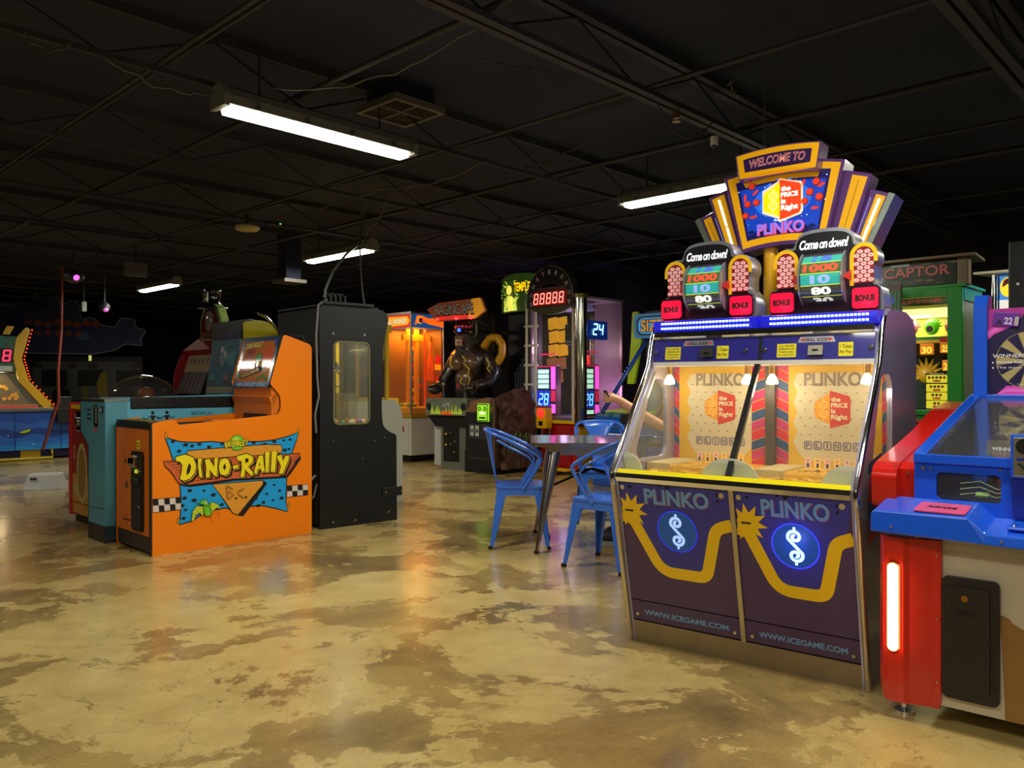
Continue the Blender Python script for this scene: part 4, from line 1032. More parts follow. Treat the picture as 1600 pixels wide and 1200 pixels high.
# rear tower
tw = MB().prism([(.93,.03),(.93,1.15),(.925,1.20),(1.03,1.575),(1.26,1.505),(1.26,.03)], 'y', .022, WD-.022, M_ORD).build('tower', DN)
MB().prism([(.91,1.10),(.95,.98),(.935,.92),(.95,.92),(.975,1.12)], 'y', .022, WD-.022, M_ORD).build('throat', DN)
MB().box((.915,.08,.90),(.96,.45,.965),M_BLACK).build('return_opening', DN)
sv = Vector((.105,0,.39)).normalized()
sc = MB().prism([(.913,1.175),(1.024,1.585),(1.035,1.585),(.925,1.175)], 'y', .024, WD-.024, M_BLACK).build('scoreboard', DN, label='glass scoreboard with cartoon dinosaur artwork')
a = Art((.9125, WD-.03, 1.175), (0,-1,0), sv); w_ = WD-.06; h_ = .415
a.rect(0, 0, w_, h_, mat('board_edge', (20, 70, 120), .15, coat=.6), 0); 
for i in range(40):
    x, z = (rr.uniform(0, w_), rr.choice((rr.uniform(0,.03), h_-rr.uniform(0,.025)))) if i % 2 else (rr.choice((rr.uniform(0,.035), w_-rr.uniform(0,.035))), rr.uniform(0, h_))
    a.poly(circ(min(max(x,.01),w_-.01), min(max(z,.01),h_-.01), .009, .006, 6), M_BLK, 1)
a.rect(.05, .045, w_-.05, h_-.03, mat('board_orange', (206, 110, 20), .6, coat=.8), 1)
a.poly([(.05,.2),(.18,.36),(.26,.30),(.22,.15),(.05,.1)], mat('board_rose', (190, 70, 50), .6, coat=.8), 2)
a.poly([(.36,.26),(.46,.33),(w_-.05,.31),(w_-.05,.14),(.45,.16)], mat('board_redrock', (226, 84, 20), .6, coat=.8), 2)
a.text('DINO-RALLY', .21, .355, .27, .05, M_BLK, 3, bold=.08, grow=.03, rot=4); a.text('DINO-RALLY', .21, .355, .27, .05, LET, 4, bold=.03, grow=.03, rot=4)
a.text('B.C.', .16, .30, .06, .03, M_BLK, 3, bold=.03)
dg = mat('dino_green', (30, 150, 40), .6, coat=.8)
a.poly([(.27,.24),(.29,.275),(.33,.29),(.37,.27),(.39,.235),(.37,.21),(.345,.215),(.35,.17),(.32,.16),(.31,.205),(.285,.215)], M_BLK, 3)
a.poly([(.275,.24),(.295,.27),(.33,.285),(.365,.265),(.384,.235),(.368,.215),(.34,.22),(.343,.175),(.325,.168),(.315,.21),(.288,.22)], dg, 4)
a.disc(.345, .262, .008, LET, 5, n=8)
a.poly([(.28,.20),(.40,.22),(.42,.14),(.30,.11)], LES, 3); a.poly([(.10,.06),(.42,.13),(.44,.16),(.36,.175),(.12,.10)], M_BLK, 4); a.poly([(.12,.075),(.38,.135),(.36,.16),(.14,.10)], mat('board_gold', (226, 170, 20), .6, coat=.8), 5)
for x in (.17, .25, .33): a.disc(x, .115+.2*(x-.17), .016, M_BLK, 6, n=12); a.disc(x, .115+.2*(x-.17), .008, LET, 7, n=10)
for i in range(5):
    for j in range(4):
        if (i+j) % 2: a.rect(.43+i*.014, .13+j*.014, .444+i*.014, .144+j*.014, M_WHITE, 5)
for x, z in ((.46,.09),(.40,.07),(.08,.10),(.52,.07)):
    a.poly([(x+.03*(1 if i % 2 else .5)*math.cos(i*PI/5), z+.03*(1 if i % 2 else .5)*math.sin(i*PI/5)) for i in range(10)], dg, 5)
a.text('BROMLEY USA', w_/2, .022, .46, .026, mat('board_cyan', (40, 120, 190), .3), 2, bold=.05, shear=.2)
a.rect(w_-.075, h_-.07, w_-.035, h_-.025, mat('tag_violet', (70, 36, 120), .4), 6)
a.build('artwork', sc)
MB().prism([(.905,1.17),(1.018,1.59),(1.03,1.59),(.918,1.17)], 'y', .020, .030, M_EDGE).build('scoreboard_rim', DN)
for i in range(5):
    MB().tube([(1.2,.1+i*.05,1.55),(1.22,.12+i*.05,1.59),(1.25,.11+i*.05,1.60),(1.27,.1+i*.04,1.55)], .008, M_BLACK, n=6).build('cable_loop', DN)

# ------------------------------------------------------------------ light blue machine beside it (same frame)
BR = thing('redemption_game', 'light blue kiddie game standing behind the orange one, BROMLEY lettered on its rail', 'arcade machine', (-2.511, 5.556, 0), 45.6)
M_BB = mat('teal_laminate', (84, 150, 170), .4); M_BBL = mat('sky_laminate', (96, 178, 206), .4)
Y0, Y1 = .70, 1.24
# coin post, a foot narrower than its head
MB().prism([(Y0,.03),(Y0,1.07),(Y1,1.07),(Y1,.83),(1.06,.72),(1.06,.03)], 'x', -.06, .10, M_BB).build('coin_post', BR, label='teal coin post with a wider head')
MB().box((-.066,Y0,1.065),(.12,Y1+.006,1.085),M_STEEL).build('post_cap', BR)
MB().prism([(Y1,.83),(Y1,1.07),(Y1+.008,1.07),(Y1+.008,.826),(1.068,.716),(1.068,.03),(1.06,.03),(1.06,.72)], 'x', -.062, .10, M_EDGE).build('post_edge', BR)
B('kick_panel', BR, (-.062, Y0, .0), (.10, 1.06, .13), mat('kick_dark'))
a = Art((-.0605, Y1, 0), (0,-1,0), (0,0,1))
a.rect(.30, .87, .39, 1.04, M_BLK, 0); a.rect(.325, .90, .37, 1.03, M_DARK, 1); a.rect(.30, .835, .375, .865, mat('sticker_rose', (190, 90, 110), .5), 1)
a.rect(.43, .98, .50, 1.03, M_BLK, 0); a.rect(.44, .99, .47, 1.02, mat('sticker_white', (200, 205, 210), .5), 1)
for z in (.93, .965, 1.0): a.rect(.15, z-.007, .23, z+.007, M_BLK, 0)
for x, z in ((.25,.91),(.25,1.03),(.24,.60),(.24,.40),(.25,.70),(.5,.95)): a.disc(x, z, .006, M_BLK, 0, n=6)
a.stroke([(.20,.245),(.54,.26)], .004, M_EDGE, 0)
a.build('post_marks', BR)
B('slot_lip', BR, (-.075, .87, .90), (-.06, .91, 1.03), M_STEEL)
bs = MB().prism(rpoly([(.10,.05),(.10,1.095),(1.02,1.115),(1.02,.05)], .01), 'y', Y0, Y0+.02, M_BBL).build('side_panel', BR)
B('side_panel', BR, (.10, 1.28, .05), (1.02, 1.30, 1.09), M_BBL)
B('rail', BR, (.12, Y0-.008, 1.005), (1.02, Y0+.03, 1.10), M_BLACK, .01, label='black padded rail')
B('bed', BR, (.10, Y0+.02, .94), (1.0, 1.28, .96), M_DARK)
a = Art((.1, Y0-.0002, 0), (1,0,0), (0,0,1))
a.text('BROMLEY', .588, .962, .18, .026, M_BLK, 0); a.text('QUICK WITH A', .60, .915, .18, .02, M_BLK, 0)
for x in (.19, .30):     # dancing couple, dark figures
    a.disc(x, .975, .014, M_BLK, 0, n=10); a.poly([(x-.018,.955),(x+.018,.955),(x+.012,.92),(x+.02,.90),(x-.02,.90),(x-.012,.92)], M_BLK, 0)
    a.stroke([(x-.015,.95),(x-.05,.925),(x-.075,.94)], .008, M_BLK, 0); a.stroke([(x+.015,.95),(x+.045,.928),(x+.06,.945)], .008, M_BLK, 0)
a.build('side_print', BR)
B('base', BR, (.10, Y0+.02, .0), (1.34, 1.28, .9), M_BLACK)
MB().prism([(1.02,.05),(1.02,1.10),(1.10,1.59),(1.34,1.57),(1.34,.05)], 'y', Y0+.03, 1.28, M_BLACK).build('tower', BR)
sc = MB().prism([(.98,1.10),(1.055,1.58),(1.07,1.58),(.995,1.10)], 'y', Y0+.05, 1.29, mat('frame_teal', (66, 116, 136), .4)).build('scoreboard', BR, label='scoreboard with dark blue cartoon artwork')
a = Art((.9805, 1.28, 1.105), (0,-1,0), Vector((.075,0,.48))); w_ = .51
a.rect(0, 0, w_, .49, mat('dim_blue', (48, 92, 112), .6, coat=.8), 0)
a.poly([(.02,.2),(.2,.33),(.45,.24),(.47,.4),(.3,.36),(.25,.45),(.15,.3)], mat('dim_teal', (70, 130, 140), .6, coat=.8), 1)
for i, (x, z) in enumerate(((.12,.36),(.2,.40),(.27,.36),(.12,.30),(.2,.32),(.24,.28))): a.poly([(x+.04*(1 if k_ % 2 else .6)*math.cos(k_*PI/4), z+.03*math.sin(k_*PI/4)) for k_ in range(8)], (M_BLK, mat('dim_rose', (90, 60, 60), .3), mat('dim_moss', (90, 100, 50), .3))[i % 3], 2)
for x in (.08, .34): a.rect(x-.05, .09, x+.06, .13, M_BLK, 2); a.rect(x-.04, .13, x+.05, .18, mat('dim_rose2', (120, 80, 90), .3) if x > .2 else mat('dim_cyan', (50, 130, 130), .3), 2); a.disc(x-.03, .09, .018, M_DARK, 3, n=10); a.disc(x+.04, .09, .018, M_DARK, 3, n=10)
a.rect(.01, .02, w_-.01, .07, mat('dim_strip', (150, 150, 120), .3), 2)
for i in range(9): a.rect(.03+i*.052, .03, .05+i*.052, .06, mat('dim_red', (130, 60, 50), .4), 3)
for i in range(14): a.stroke([(.17+i*.012,.16+i*.008),(.19+i*.012,.20+i*.006)], .004, M_BLK, 3)
a.build('artwork', sc)

# ------------------------------------------------------------------ carnival machine behind: red arch, plaque with top hat, clear dome
cro = Matrix.Rotation(math.radians(45.6), 3, 'Z') @ Vector((.45, .44, 0))
CR = thing('carnival_game', 'dark red arched machine with a clear dome and glossy top-hat plaque, behind the blue game', 'arcade machine', (-2.511+cro.x, 5.556+cro.y, 0), 45.6)
M_RED = mat('deep_red', (150, 26, 36), .5, spec=.2)
arch = rpoly([(.62,.05),(.62,1.30),(.70,1.52),(.86,1.64),(1.5,1.66),(1.7,1.60),(1.7,.05)], [.0,.12,.15,.1,.1,.05,0])
MB().prism([(max(x, .98), z) for x, z in arch], 'y', 1.64, 1.66, M_RED).build('side_panel', CR)
MB().prism([(min(x+.24, 1.7), z) for x, z in arch], 'y', 2.30, 2.32, M_RED).build('side_panel', CR)
B('cabinet', CR, (.98, 1.66, .0), (1.65, 2.30, 1.35), M_BLACK)
MB().prism([(.95,1.55),(1.12,1.685),(1.6,1.70),(1.6,1.60),(1.12,1.57),(1.0,1.50)], 'y', 1.66, 2.30, M_RED).build('hood', CR, label='red hood over the scoreboard')
pl = MB().prism([(.86,1.10),(1.02,1.54),(1.05,1.54),(.90,1.10)], 'y', 1.68, 2.27, mat('dim_board', (60, 34, 30), .3)).build('scoreboard', CR)
a = Art((.859, 2.27, 1.10), (0,-1,0), Vector((.16,0,.44)))
a.rect(.01, .24, .58, .46, mat('dim_ochre', (140, 104, 34), .4), 0)
for x in (.12, .2, .3, .4, .5): a.disc(x, .36, .024, M_BLK, 1, ry=.035, n=10)
for x in (.1, .2, .3, .4, .5): a.poly([(x-.02,.02),(x+.03,.24),(x+.05,.24),(x+.02,.02)], mat('dim_plum', (70, 40, 60), .4), 0)
a.build('artwork', pl)
# bed with the dome
B('bed', CR, (.08, 1.66, .0), (.70, 2.30, 1.04), M_BLACK)
MB().ball((.42, 1.98, 1.04), (.32, .31, .25), glass('dome_plastic', (220, 215, 205), .05, .03), 32, 10, bot=0.0).build('dome', CR, label='clear plastic dome')
MB().lathe([(.315,0),(.335,.0),(.335,.02),(.315,.02)], (.42,1.98,1.035), M_CHROME, 32).build('dome_ring', CR)
MB().ball((.45,1.98,1.10),(.08,.08,.07),mat('dome_toy',(190,110,30),.4)).build('toy', CR)
# plaque with a hat (face left plain)
pq = MB().prism(rpoly([(1.66,1.56),(1.63,1.75),(1.72,1.90),(1.88,1.96),(2.04,1.90),(2.13,1.75),(2.10,1.56)], .05), 'x', .94, 1.02, mat('plaque_rim', (120, 150, 60), .6, coat=.8)).build('plaque', CR, .01, loc=(.12,0,.09), label='glossy rounded plaque under a top hat')
MB().prism(rpoly([(1.70,1.58),(1.68,1.74),(1.76,1.86),(1.88,1.91),(2.0,1.86),(2.08,1.74),(2.06,1.58)], .05), 'x', .925, .94, mat('plaque_red', (96, 30, 34), .15, coat=.8, bump=.6)).build('plaque_face', pq, .006)
MB().ball((.925,1.88,1.76),(.035,.07,.11),mat('plaque_mask',(120,112,104),.15,coat=.8)).build('oval', pq)
m = MB()
for i in range(8): m.box((.905,1.715+i*.042,1.59+.01*(i % 2)),(.93,1.748+i*.042,1.64),mat('plaque_text',(130,84,60),.15,coat=.8))
m.build('raised_letters', pq)
MB().lathe([(.0,0),(.155,0),(.16,.015),(.095,.035),(.085,.06),(.078,.18),(.09,.20),(0,.20)], (.97,1.88,1.91), mat('hat_black', (12,12,14), .12, coat=.8), 24).build('top_hat', CR, loc=(.12,0,.06))
for dy in (-.035, .05): B('hat_highlight', CR, (.885, 1.88+dy-.008, 1.98), (.895, 1.88+dy+.008, 2.08), mat('hat_highlight_grey', (150,146,120), .2, .6), loc=(.12,0,.06))  # pale strips imitating highlights on the glossy hat
MB().prism([(1.1,1.66),(1.16,1.78),(1.25,1.86),(1.4,1.88),(1.6,1.86),(1.6,1.66)], 'y', 1.68, 2.25, mat('dim_hood', (34, 32, 38), .4)).build('top_box', CR, .01)
B('sticker', CR, (1.13,1.69,1.70),(1.142,1.79,1.76), mat('tag_violet'), ry=.45)

# yellow hooded machine behind, with its bent chrome tube
YH = thing('hooded_game', 'machine with a curved yellow hood and a bent chrome tube, behind the orange tower', 'arcade machine', (-2.511, 5.556, 0), 45.6)
M_YH = mat('hood_yellow', (206, 190, 20), .4)
B('cabinet', YH, (1.42, 1.40, .0), (1.95, 2.0, 1.50), M_BLACK)
pr = rpoly([(1.40,1.50),(1.40,1.78),(1.58,1.815),(1.70,1.78),(1.775,1.66),(1.775,1.5)], [0,.02,.08,.06,.03,0])
MB().prism(pr, 'y', 1.40, 2.0, M_YH).build('hood', YH, label='curved yellow hood')
MB().prism([(1.78,1.5),(1.78,1.70),(1.95,1.715),(1.95,1.5)], 'y', 1.41, 1.95, mat('hood_yellow2', (190,160,30), .4)).build('side_hood', YH)
B('end_cover', YH, (1.372,1.40,1.48), (1.398,2.0,1.80), mat('cover_dark',(34,32,38),.4)); B('sticker', YH, (1.366,1.52,1.62), (1.372,1.62,1.69), mat('tag_violet'))
MB().tube([(1.55,1.41,1.88),(1.62,1.40,1.855),(1.68,1.385,1.80),(1.74,1.385,1.735),(1.785,1.385,1.65)], .012, M_CHROME, n=10).build('chrome_tube', YH)

# ------------------------------------------------------------------ red penny machine at the left
RM = thing('souvenir_machine', 'red and yellow souvenir press with a chrome coin mechanism, left of the light blue game', 'vending machine', (-3.89, 7.03, 0), -44.4)
M_RD = mat('vending_red', (176, 24, 34), .35, coat=.3)
B('cabinet', RM, (0,.02,.08), (.63,.58,1.03), M_RD, .012)
B('side_stripe', RM, (-.012,-.004,.06), (.05,.56,1.04), mat('vending_red_bright', (196,26,32), .35, coat=.3), .01)
dr = B('door', RM, (.09,.0,.18), (.60,.02,.80), mat('door_red', (150,26,34), .4), .004)
a = Art((0,-.0002,0), (1,0,0), (0,0,1))
a.poly(rpoly([(.09,.19),(.60,.19),(.60,.42),(.52,.40),(.46,.44),(.36,.42),(.25,.45),(.15,.42),(.09,.44)], .03), mat('cloud_ochre', (196,140,40), .45), 0)
a.poly(circ(.33, .44, .135, .26, 24), mat('emblem_cream', (190,168,110), .45), 1); a.poly(circ(.33, .44, .10, .21, 24), mat('emblem_ochre', (150,110,50), .45), 2)
a.poly(circ(.14, .61, .035, .06, 12), mat('emblem_cream'), 1); a.poly(circ(.14, .61, .022, .045, 12), mat('emblem_red', (170,40,40), .45), 2)
a.poly(circ(.18,.30,.06,.05,14), mat('emblem_cream'), 2); a.poly(circ(.5,.28,.06,.05,14), mat('emblem_cream'), 2)
a.build('door_print', dr)
B('kick_plate', RM, (.05,.01,.08), (.61,.02,.18), mat('cloud_ochre'), .003)
MB().box((.06,-.006,.985),(.62,.02,1.02),M_YEL).build('top_band', RM)
mc = B('mechanism_plate', RM, (.24,-.02,.80), (.50,.02,.97), M_CHROME, .006)
MB().cyl((.33,-.02,.88),(.33,-.05,.88),.035,M_STEEL,n=16).build('coin_wheel', mc)
B('crank_slot', mc, (.40,-.03,.83),(.46,-.02,.95), M_DARK, .003)
a = Art((0,-.0005+.018,0), (1,0,0), (0,0,1)); a.rect(.08,.82,.19,.94, mat('card_silver',(150,160,170),.3,.4), 2); a.build('instruction_card', RM)
B('base', RM, (.04,.04,.0),(.60,.56,.08), M_BLACK)

# ------------------------------------------------------------------ crane machines
def crane(name_lbl, ox, oy, rz, side_mat, lit, x_out=.0):
    t = thing('crane_machine', name_lbl, 'claw machine', (ox, oy, 0), rz)
    pts = rpoly([(0,0),(0,1.845),(.43,1.852),(.60,1.845),(.668,1.79),(.64,1.66),(.603,1.535),(.592,.96),(.605,.83),(.68,.775),(.745,.755),(.75,0)], [0,.03,.05,.1,.06,.1,.05,.06,.06,.06,.04,0])
    wn = rrect(.129, .865, .467, 1.553, .05)
    for y in (0, .76):
        sp_ = MB().prism(pts, 'y', y, y+.02, side_mat, holes=[wn]).build('side_panel', t, label='side panel with a rounded window')
        MB().prism(wn, 'y', y+.006, y+.010, M_GLASS).build('side_window', sp_)
        MB().prism(rrect(.121,.857,.475,1.561,.055), 'y', y-.003, y+.0, mat('window_gasket',(120,116,80),.4), holes=[rrect(.133,.869,.463,1.549,.048)]).build('window_gasket', sp_)
        if y == 0:
            for x, z in ((.12,1.62),(.42,1.62),(.12,.73),(.52,.71),(.62,.735),(.12,.05),(.66,.08),(.33,.045),(.40,.56)):
                MB().cyl((x,-.001,z),(x,-.004,z),.009,M_SCREW,n=8).build('bolt', sp_)
    YC = mat('crane_yellow', (214,178,20), .35)
    B('lower_cabinet', t, (.02,.02,.04), (.72,.76,.72), M_BLACK)
    B('back_panel', t, (0,.02,.04), (.02,.76,1.83), mat('back_dark',(30,30,30),.6))
    B('prize_floor', t, (.02,.02,.80), (.585,.76,.84), mat('prize_deck',(180,170,110),.5))
    B('console', t, (.585,.02,.70), (.74,.76,.76), M_WHITE)
    B('roof', t, (.02,.02,1.70), (.62,.76,1.83), M_BLACK)
    MB().box((.0,.0,1.845),(.56,.78,1.86),M_BLACK).build('top_plate', t)
    for y in (.04, .725): B('corner_post', t, (.555,y,.84), (.585,y+.02,1.70), YC)
    B('corner_post', t, (.03,.725,.84), (.06,.745,1.70), YC)
    B('inner_wall', t, (.03,.70,1.25), (.12,.72,1.70), YC)
    MB().box((.590,.03,.80),(.594,.75,1.70),M_GLASS).build('front_glass', t)
    B('chute', t, (.32,.10,.84), (.325,.40,1.12), M_HAZE); B('chute', t, (.325,.40,.84), (.58,.405,1.12), M_HAZE)
    m = MB(); g = thing_part('claw', t)
    MB().box((.24,.36,1.62),(.42,.46,1.68),M_STEEL).build('carriage', g)
    MB().cyl((.33,.41,1.62),(.33,.41,1.40),.022,M_CHROME,n=12).build('cable_housing', g)
    MB().lathe([(0,.05),(.05,.05),(.085,.0),(.085,-.02),(0,-.03)], (.33,.41,1.34), M_CHROME, 20).build('claw_cap', g)
    for k_ in range(3):
        q = 2*PI*k_/3; c_, s_ = math.cos(q), math.sin(q)
        MB().tube([(.33+.03*c_,.41+.03*s_,1.33),(.33+.10*c_,.41+.10*s_,1.27),(.33+.07*c_,.41+.07*s_,1.18),(.33+.02*c_,.41+.02*s_,1.16)], .008, M_CHROME, n=6).build('prong', g)
    coil = [(.20+.07*math.cos(i*.5), .30+.004*i, 1.42+.10*math.sin(i*.5)) for i in range(40)]
    MB().tube([(.12,.10,1.18),(.14,.2,1.28)] + coil + [(.3,.4,1.62)], .007, mat('coil_white',(200,205,190),.5), n=6).build('coiled_cord', t)
    rr = random.Random(int(ox*100)+9)
    cols = [(196,150,30),(190,60,60),(70,140,80),(210,190,150),(120,80,150),(220,120,60),(90,150,190),(170,160,140)]
    for k_ in range(30):
        x = .085+.088*(k_ % 6)+rr.uniform(-.008,.008); y = .09+.12*(k_//6)+rr.uniform(-.015,.015); r = rr.uniform(.030,.040); z = .84+r*.9
        if x > .27 and y < .45: z = .84+r*.8
        c_ = cols[k_ % len(cols)]; mm = mat('prize_%d' % (k_ % len(cols)), c_, .5)
        o_ = MB().ball((0,0,0),(r,r*rr.uniform(.6,1),r*rr.uniform(.5,.9)),mm,10,7).build('prize_ball' if k_ % 3 else 'wrapped_candy')
        o_.rotation_euler = (rr.uniform(0,1),0,rr.uniform(0,3))
        wx = Matrix.Rotation(math.radians(rz),3,'Z') @ Vector((x,y,z)); o_.location = (ox+wx.x, oy+wx.y, z)
        tag(o_, ('one of the small wrapped sweets heaped inside the ' if k_ % 3 == 0 else 'one of the small round prizes heaped inside the ')+('black' if lit else 'white')+' crane cabinet', 'prize', ('wrapped sweets' if k_ % 3 == 0 else 'round prizes')+' in the '+('black' if lit else 'white')+' crane')
    if lit:
        ld = bpy.data.lights.new('crane_glow', 'AREA'); ld.size = .3; ld.energy = 9; ld.color = (1.0,.95,.7)
        lo = bpy.data.objects.new('crane_glow', ld); COL.objects.link(lo); lo.parent = t; lo.location = (.3,.4,1.69)
        MB().box((.12,.37,1.685),(.22,.6,1.699),mat('crane_tube',(255,250,220),.4,emit=(255,248,215),es=4)).build('inner_lamp', t)
    return t
def thing_part(name, parent):
    o = bpy.data.objects.new(name, None); COL.objects.link(o); o.empty_display_size = .05; o.parent = parent; return o
CM = crane('tall black crane cabinet with a rounded side window, right of the orange machine', -1.579, 6.579, 41.5, M_BLACK, True)
B('side_latch', CM, (.60,-.012,.215),(.80,.0,.295), mat('latch_black',(24,24,26),.4), .004)
for x in (.625, .79): MB().cyl((x,-.012,.255),(x,-.018,.255),.01,M_SCREW,n=8).build('latch_bolt', CM)
MB().box((.02,-.03,1.86),(.50,.03,1.885),M_DARK).build('power_strip', CM, .004)
for i in range(4): MB().tube([(.10+i*.045,.0,1.885),(.10+i*.045,.0,1.93),(.08+i*.045,.02,1.955),(.05+i*.04,.05,1.93)], .010, M_DARK, n=6).build('plug', CM)
MB().tube([(.06,-.01,1.90),(-.02,-.01,1.85),(-.045,-.02,1.6),(-.03,-.01,1.25),(-.02,-.02,1.10),(-.05,-.01,.95),(-.035,.0,.80)], .010, mat('grey_cord',(110,112,110),.5), n=7).build('power_cord', CM)
for k_ in range(3): MB().tube([(-.03,.02,.45),(-.09-.02*k_,.0,.40),(-.10,.02,.30-.03*k_),(-.04,.03,.27),(-.02,.02,.38)], .007, mat('grey_cord'), n=6).build('coiled_lead', CM)
off = Matrix.Rotation(math.radians(41.5),3,'Z') @ Vector((.62,.90,0))
CW = thing('prize_machine', 'pale grey prize machine with a swooping console, mostly hidden behind the black crane', 'claw machine', (-1.579+off.x, 6.579+off.y, 0), 41.5)
wp = mat('pale_grey_laminate',(186,188,178),.4)
pw = rpoly([(0,0),(0,1.02),(.60,1.04),(.70,1.045),(.785,.93),(.79,.70),(.79,0)], [0,.02,.1,.04,.06,.05,0])
for y in (0, .66): MB().prism(pw, 'y', y, y+.02, wp).build('side_panel', CW, .003)
B('cabinet', CW, (.02,.02,.0), (.77,.66,.98), wp)
MB().box((.62,.03,.98),(.76,.60,1.055),M_YEL).build('control_shelf', CW)
for x, y in ((.03,.04),(.62,.04),(.03,.62),(.62,.62)): B('corner_post', CW, (x,y,.98), (x+.03,y+.03,1.72), mat('crane_yellow'))
B('roof', CW, (.0,.02,1.72), (.67,.66,1.80), mat('crane_yellow'))
MB().box((.04,.045,.98),(.62,.05,1.72),M_GLASS).build('side_glass', CW); MB().box((.642,.05,.98),(.646,.64,1.72),M_GLASS).build('front_glass', CW)
# cables rising from the black crane to the ceiling
p = Vector((-1.55,6.62,1.93))
for (dx, dz, rr_, lb) in ((.12,.82,.012,'grey cable bundle rising from the black crane cabinet to the ceiling'),(.16,.84,.008,'thinner grey cable rising beside the bundle above the black crane cabinet')):
    e_ = Vector((-1.593,8.28,2.64)); q = [p+Vector((0,0,-.02)), p+Vector((.0,.03,.06)), p+Vector((-.005,.35,.26)), p+Vector((-.01,.9,.49)), e_, e_+Vector((.02,.1,.42))] if rr_ > .01 else [Vector((-1.27,6.90,1.86)), Vector((-1.33,7.1,2.05)), Vector((-1.42,7.5,2.3)), e_+Vector((.02,0,-.02)), e_+Vector((.05,.1,.42))]
    o_ = MB().tube(q, rr_, mat('grey_cord'), n=7).build('power_cable'); tag(o_, lb, 'cable')

# ------------------------------------------------------------------ step stool
SS = thing('step_stool', 'small white plastic step stool alone on the floor at the left', 'stool', (-5.36, 9.2, 0), 12)
SS.scale = (.86, .86, .9)
WS = mat('stool_white', (206,208,206), .4)
m = MB(); b_, t_ = (.235,.15), (.185,.105)
lo = [(-b_[0],-b_[1],0),(b_[0],-b_[1],0),(b_[0],b_[1],0),(-b_[0],b_[1],0)]; hi = [(-t_[0],-t_[1],.19),(t_[0],-t_[1],.19),(t_[0],t_[1],.19),(-t_[0],t_[1],.19)]
m.add(lo+hi, [(4,5,6,7),(0,1,5,4),(1,2,6,5),(2,3,7,6),(3,0,4,7)], WS); o_ = m.build('body', SS, .012)
s_ = o_.modifiers.new('wall', 'SOLIDIFY'); s_.thickness = .008
m = MB().prism(rrect(-.25,-.165,.25,.165,.03), 'z', 0, .014, WS, holes=[rrect(-.225,-.14,.225,.14,.02)]); m.build('foot_rim', SS)
MB().box((-.15,-.138,.125),(-.07,-.118,.15),M_DARK,rx=-.23).build('handle_hole', SS, .005)
MB().prism(rrect(-.17,-.09,.17,.09,.02), 'z', .186, .193, mat('stool_grip',(190,192,190),.6)).build('tread', SS)

# ------------------------------------------------------------------ ocean pusher far left
OC = thing('ocean_game', 'round-edged ocean themed prize game with a blue wave skirt at the far left', 'arcade machine', (-8.56, 11.58, 0), 46.2)
sk = MB().prism(rpoly([(.4,.0),(2.35,.0),(2.5,.15),(2.5,1.3),(.4,1.3)], [0,.1,.1,0,0]), 'z', .16, .77, mat('wave_blue',(20,70,160),.4)).build('skirt', OC, label='blue skirt printed with waves and a fish')
a = Art((0,-.0005,0), (1,0,0), (0,0,1), step=.002)
for i, (z, c_) in enumerate(((.60,(36,92,180)),(.48,(20,60,140)),(.38,(30,96,186)),(.28,(24,120,200)),(.20,(40,140,210)))):
    n = 40; tp = [(.42+j*(1.9/n), z+.03*math.sin(j*.55+i)) for j in range(n+1)]; a.poly([(.42,.165)]+[(2.32,.165)]+tp[::-1], mat('wave_%d' % i, c_, .4), i)
a.poly(rpoly([(1.22,.43),(1.30,.47),(1.38,.50),(1.44,.49),(1.40,.44),(1.30,.42)], .01), M_BLK, 7); a.poly(rpoly([(1.235,.435),(1.30,.463),(1.38,.49),(1.42,.485),(1.385,.447),(1.30,.43)], .01), mat('fish_lime',(170,190,40),.4), 8)
for x, z in ((1.1,.40),(1.7,.62),(1.45,.25)): a.disc(x, z, .01, M_WHITE, 7, n=8)
for x in (1.2, 1.85): a.stroke([(x,.165),(x,.765)], .008, mat('wave_1'), 8)
a.build('skirt_print', sk)
MB().prism(rpoly([(.35,-.04),(2.4,-.04),(2.56,.12),(2.56,1.35),(.35,1.35)], [0,.1,.1,0,0]), 'z', .77, .82, mat('counter_grey',(120,124,122),.3,.6)).build('counter', OC, .01)
B('pedestal', OC, (.5,.12,.03),(2.1,1.2,.16), mat('plinth_violet',(40,30,90),.5)); B('pedestal_panel', OC, (1.30,.10,.03),(1.58,.12,.16), M_YEL)
MB().tube([(.3,-.02,.03),(1.0,-.02,.03),(1.72,-.02,.03),(1.72,.02,.16)], .022, mat('foot_yellow',(190,170,30),.4), n=8).build('foot_rail', OC)
MB().prism(rpoly([(1.80,.80),(1.40,1.25),(1.30,1.60),(1.42,2.06),(1.36,2.10),(1.22,1.92),(1.18,1.60),(1.26,1.25),(1.62,.80)], .04), 'y', .03, .09, mat('wing_yellow',(214,170,20),.4)).build('wing', OC, .006, label='curved yellow side wing edged with red lights')
lr = mat('led_red',(255,70,30),.4,emit=(255,60,20),es=3)
path = [(1.80,.82),(1.42,1.26),(1.33,1.60),(1.44,2.05)]
m = MB()
for i in range(24):
    t_ = i/23*(len(path)-1); k_ = min(int(t_), 2); f = t_-k_; x = path[k_][0]*(1-f)+path[k_+1][0]*f; z = path[k_][1]*(1-f)+path[k_+1][1]*f
    MB().ball((x-.0,.025,z),.012,lr,6,4).build('wing_light', OC)
MB().prism([(.5,.82),(1.60,.82),(1.22,1.36),(.5,1.40)], 'y', .05, .06, M_HAZE).build('playfield_glass', OC)
MB().prism([(.5,.83),(1.60,.83),(1.22,1.36),(.5,1.40)], 'y', .6, .62, mat('field_back',(110,100,84),.5)).build('playfield_back', OC)
m = MB(); rr = random.Random(6)
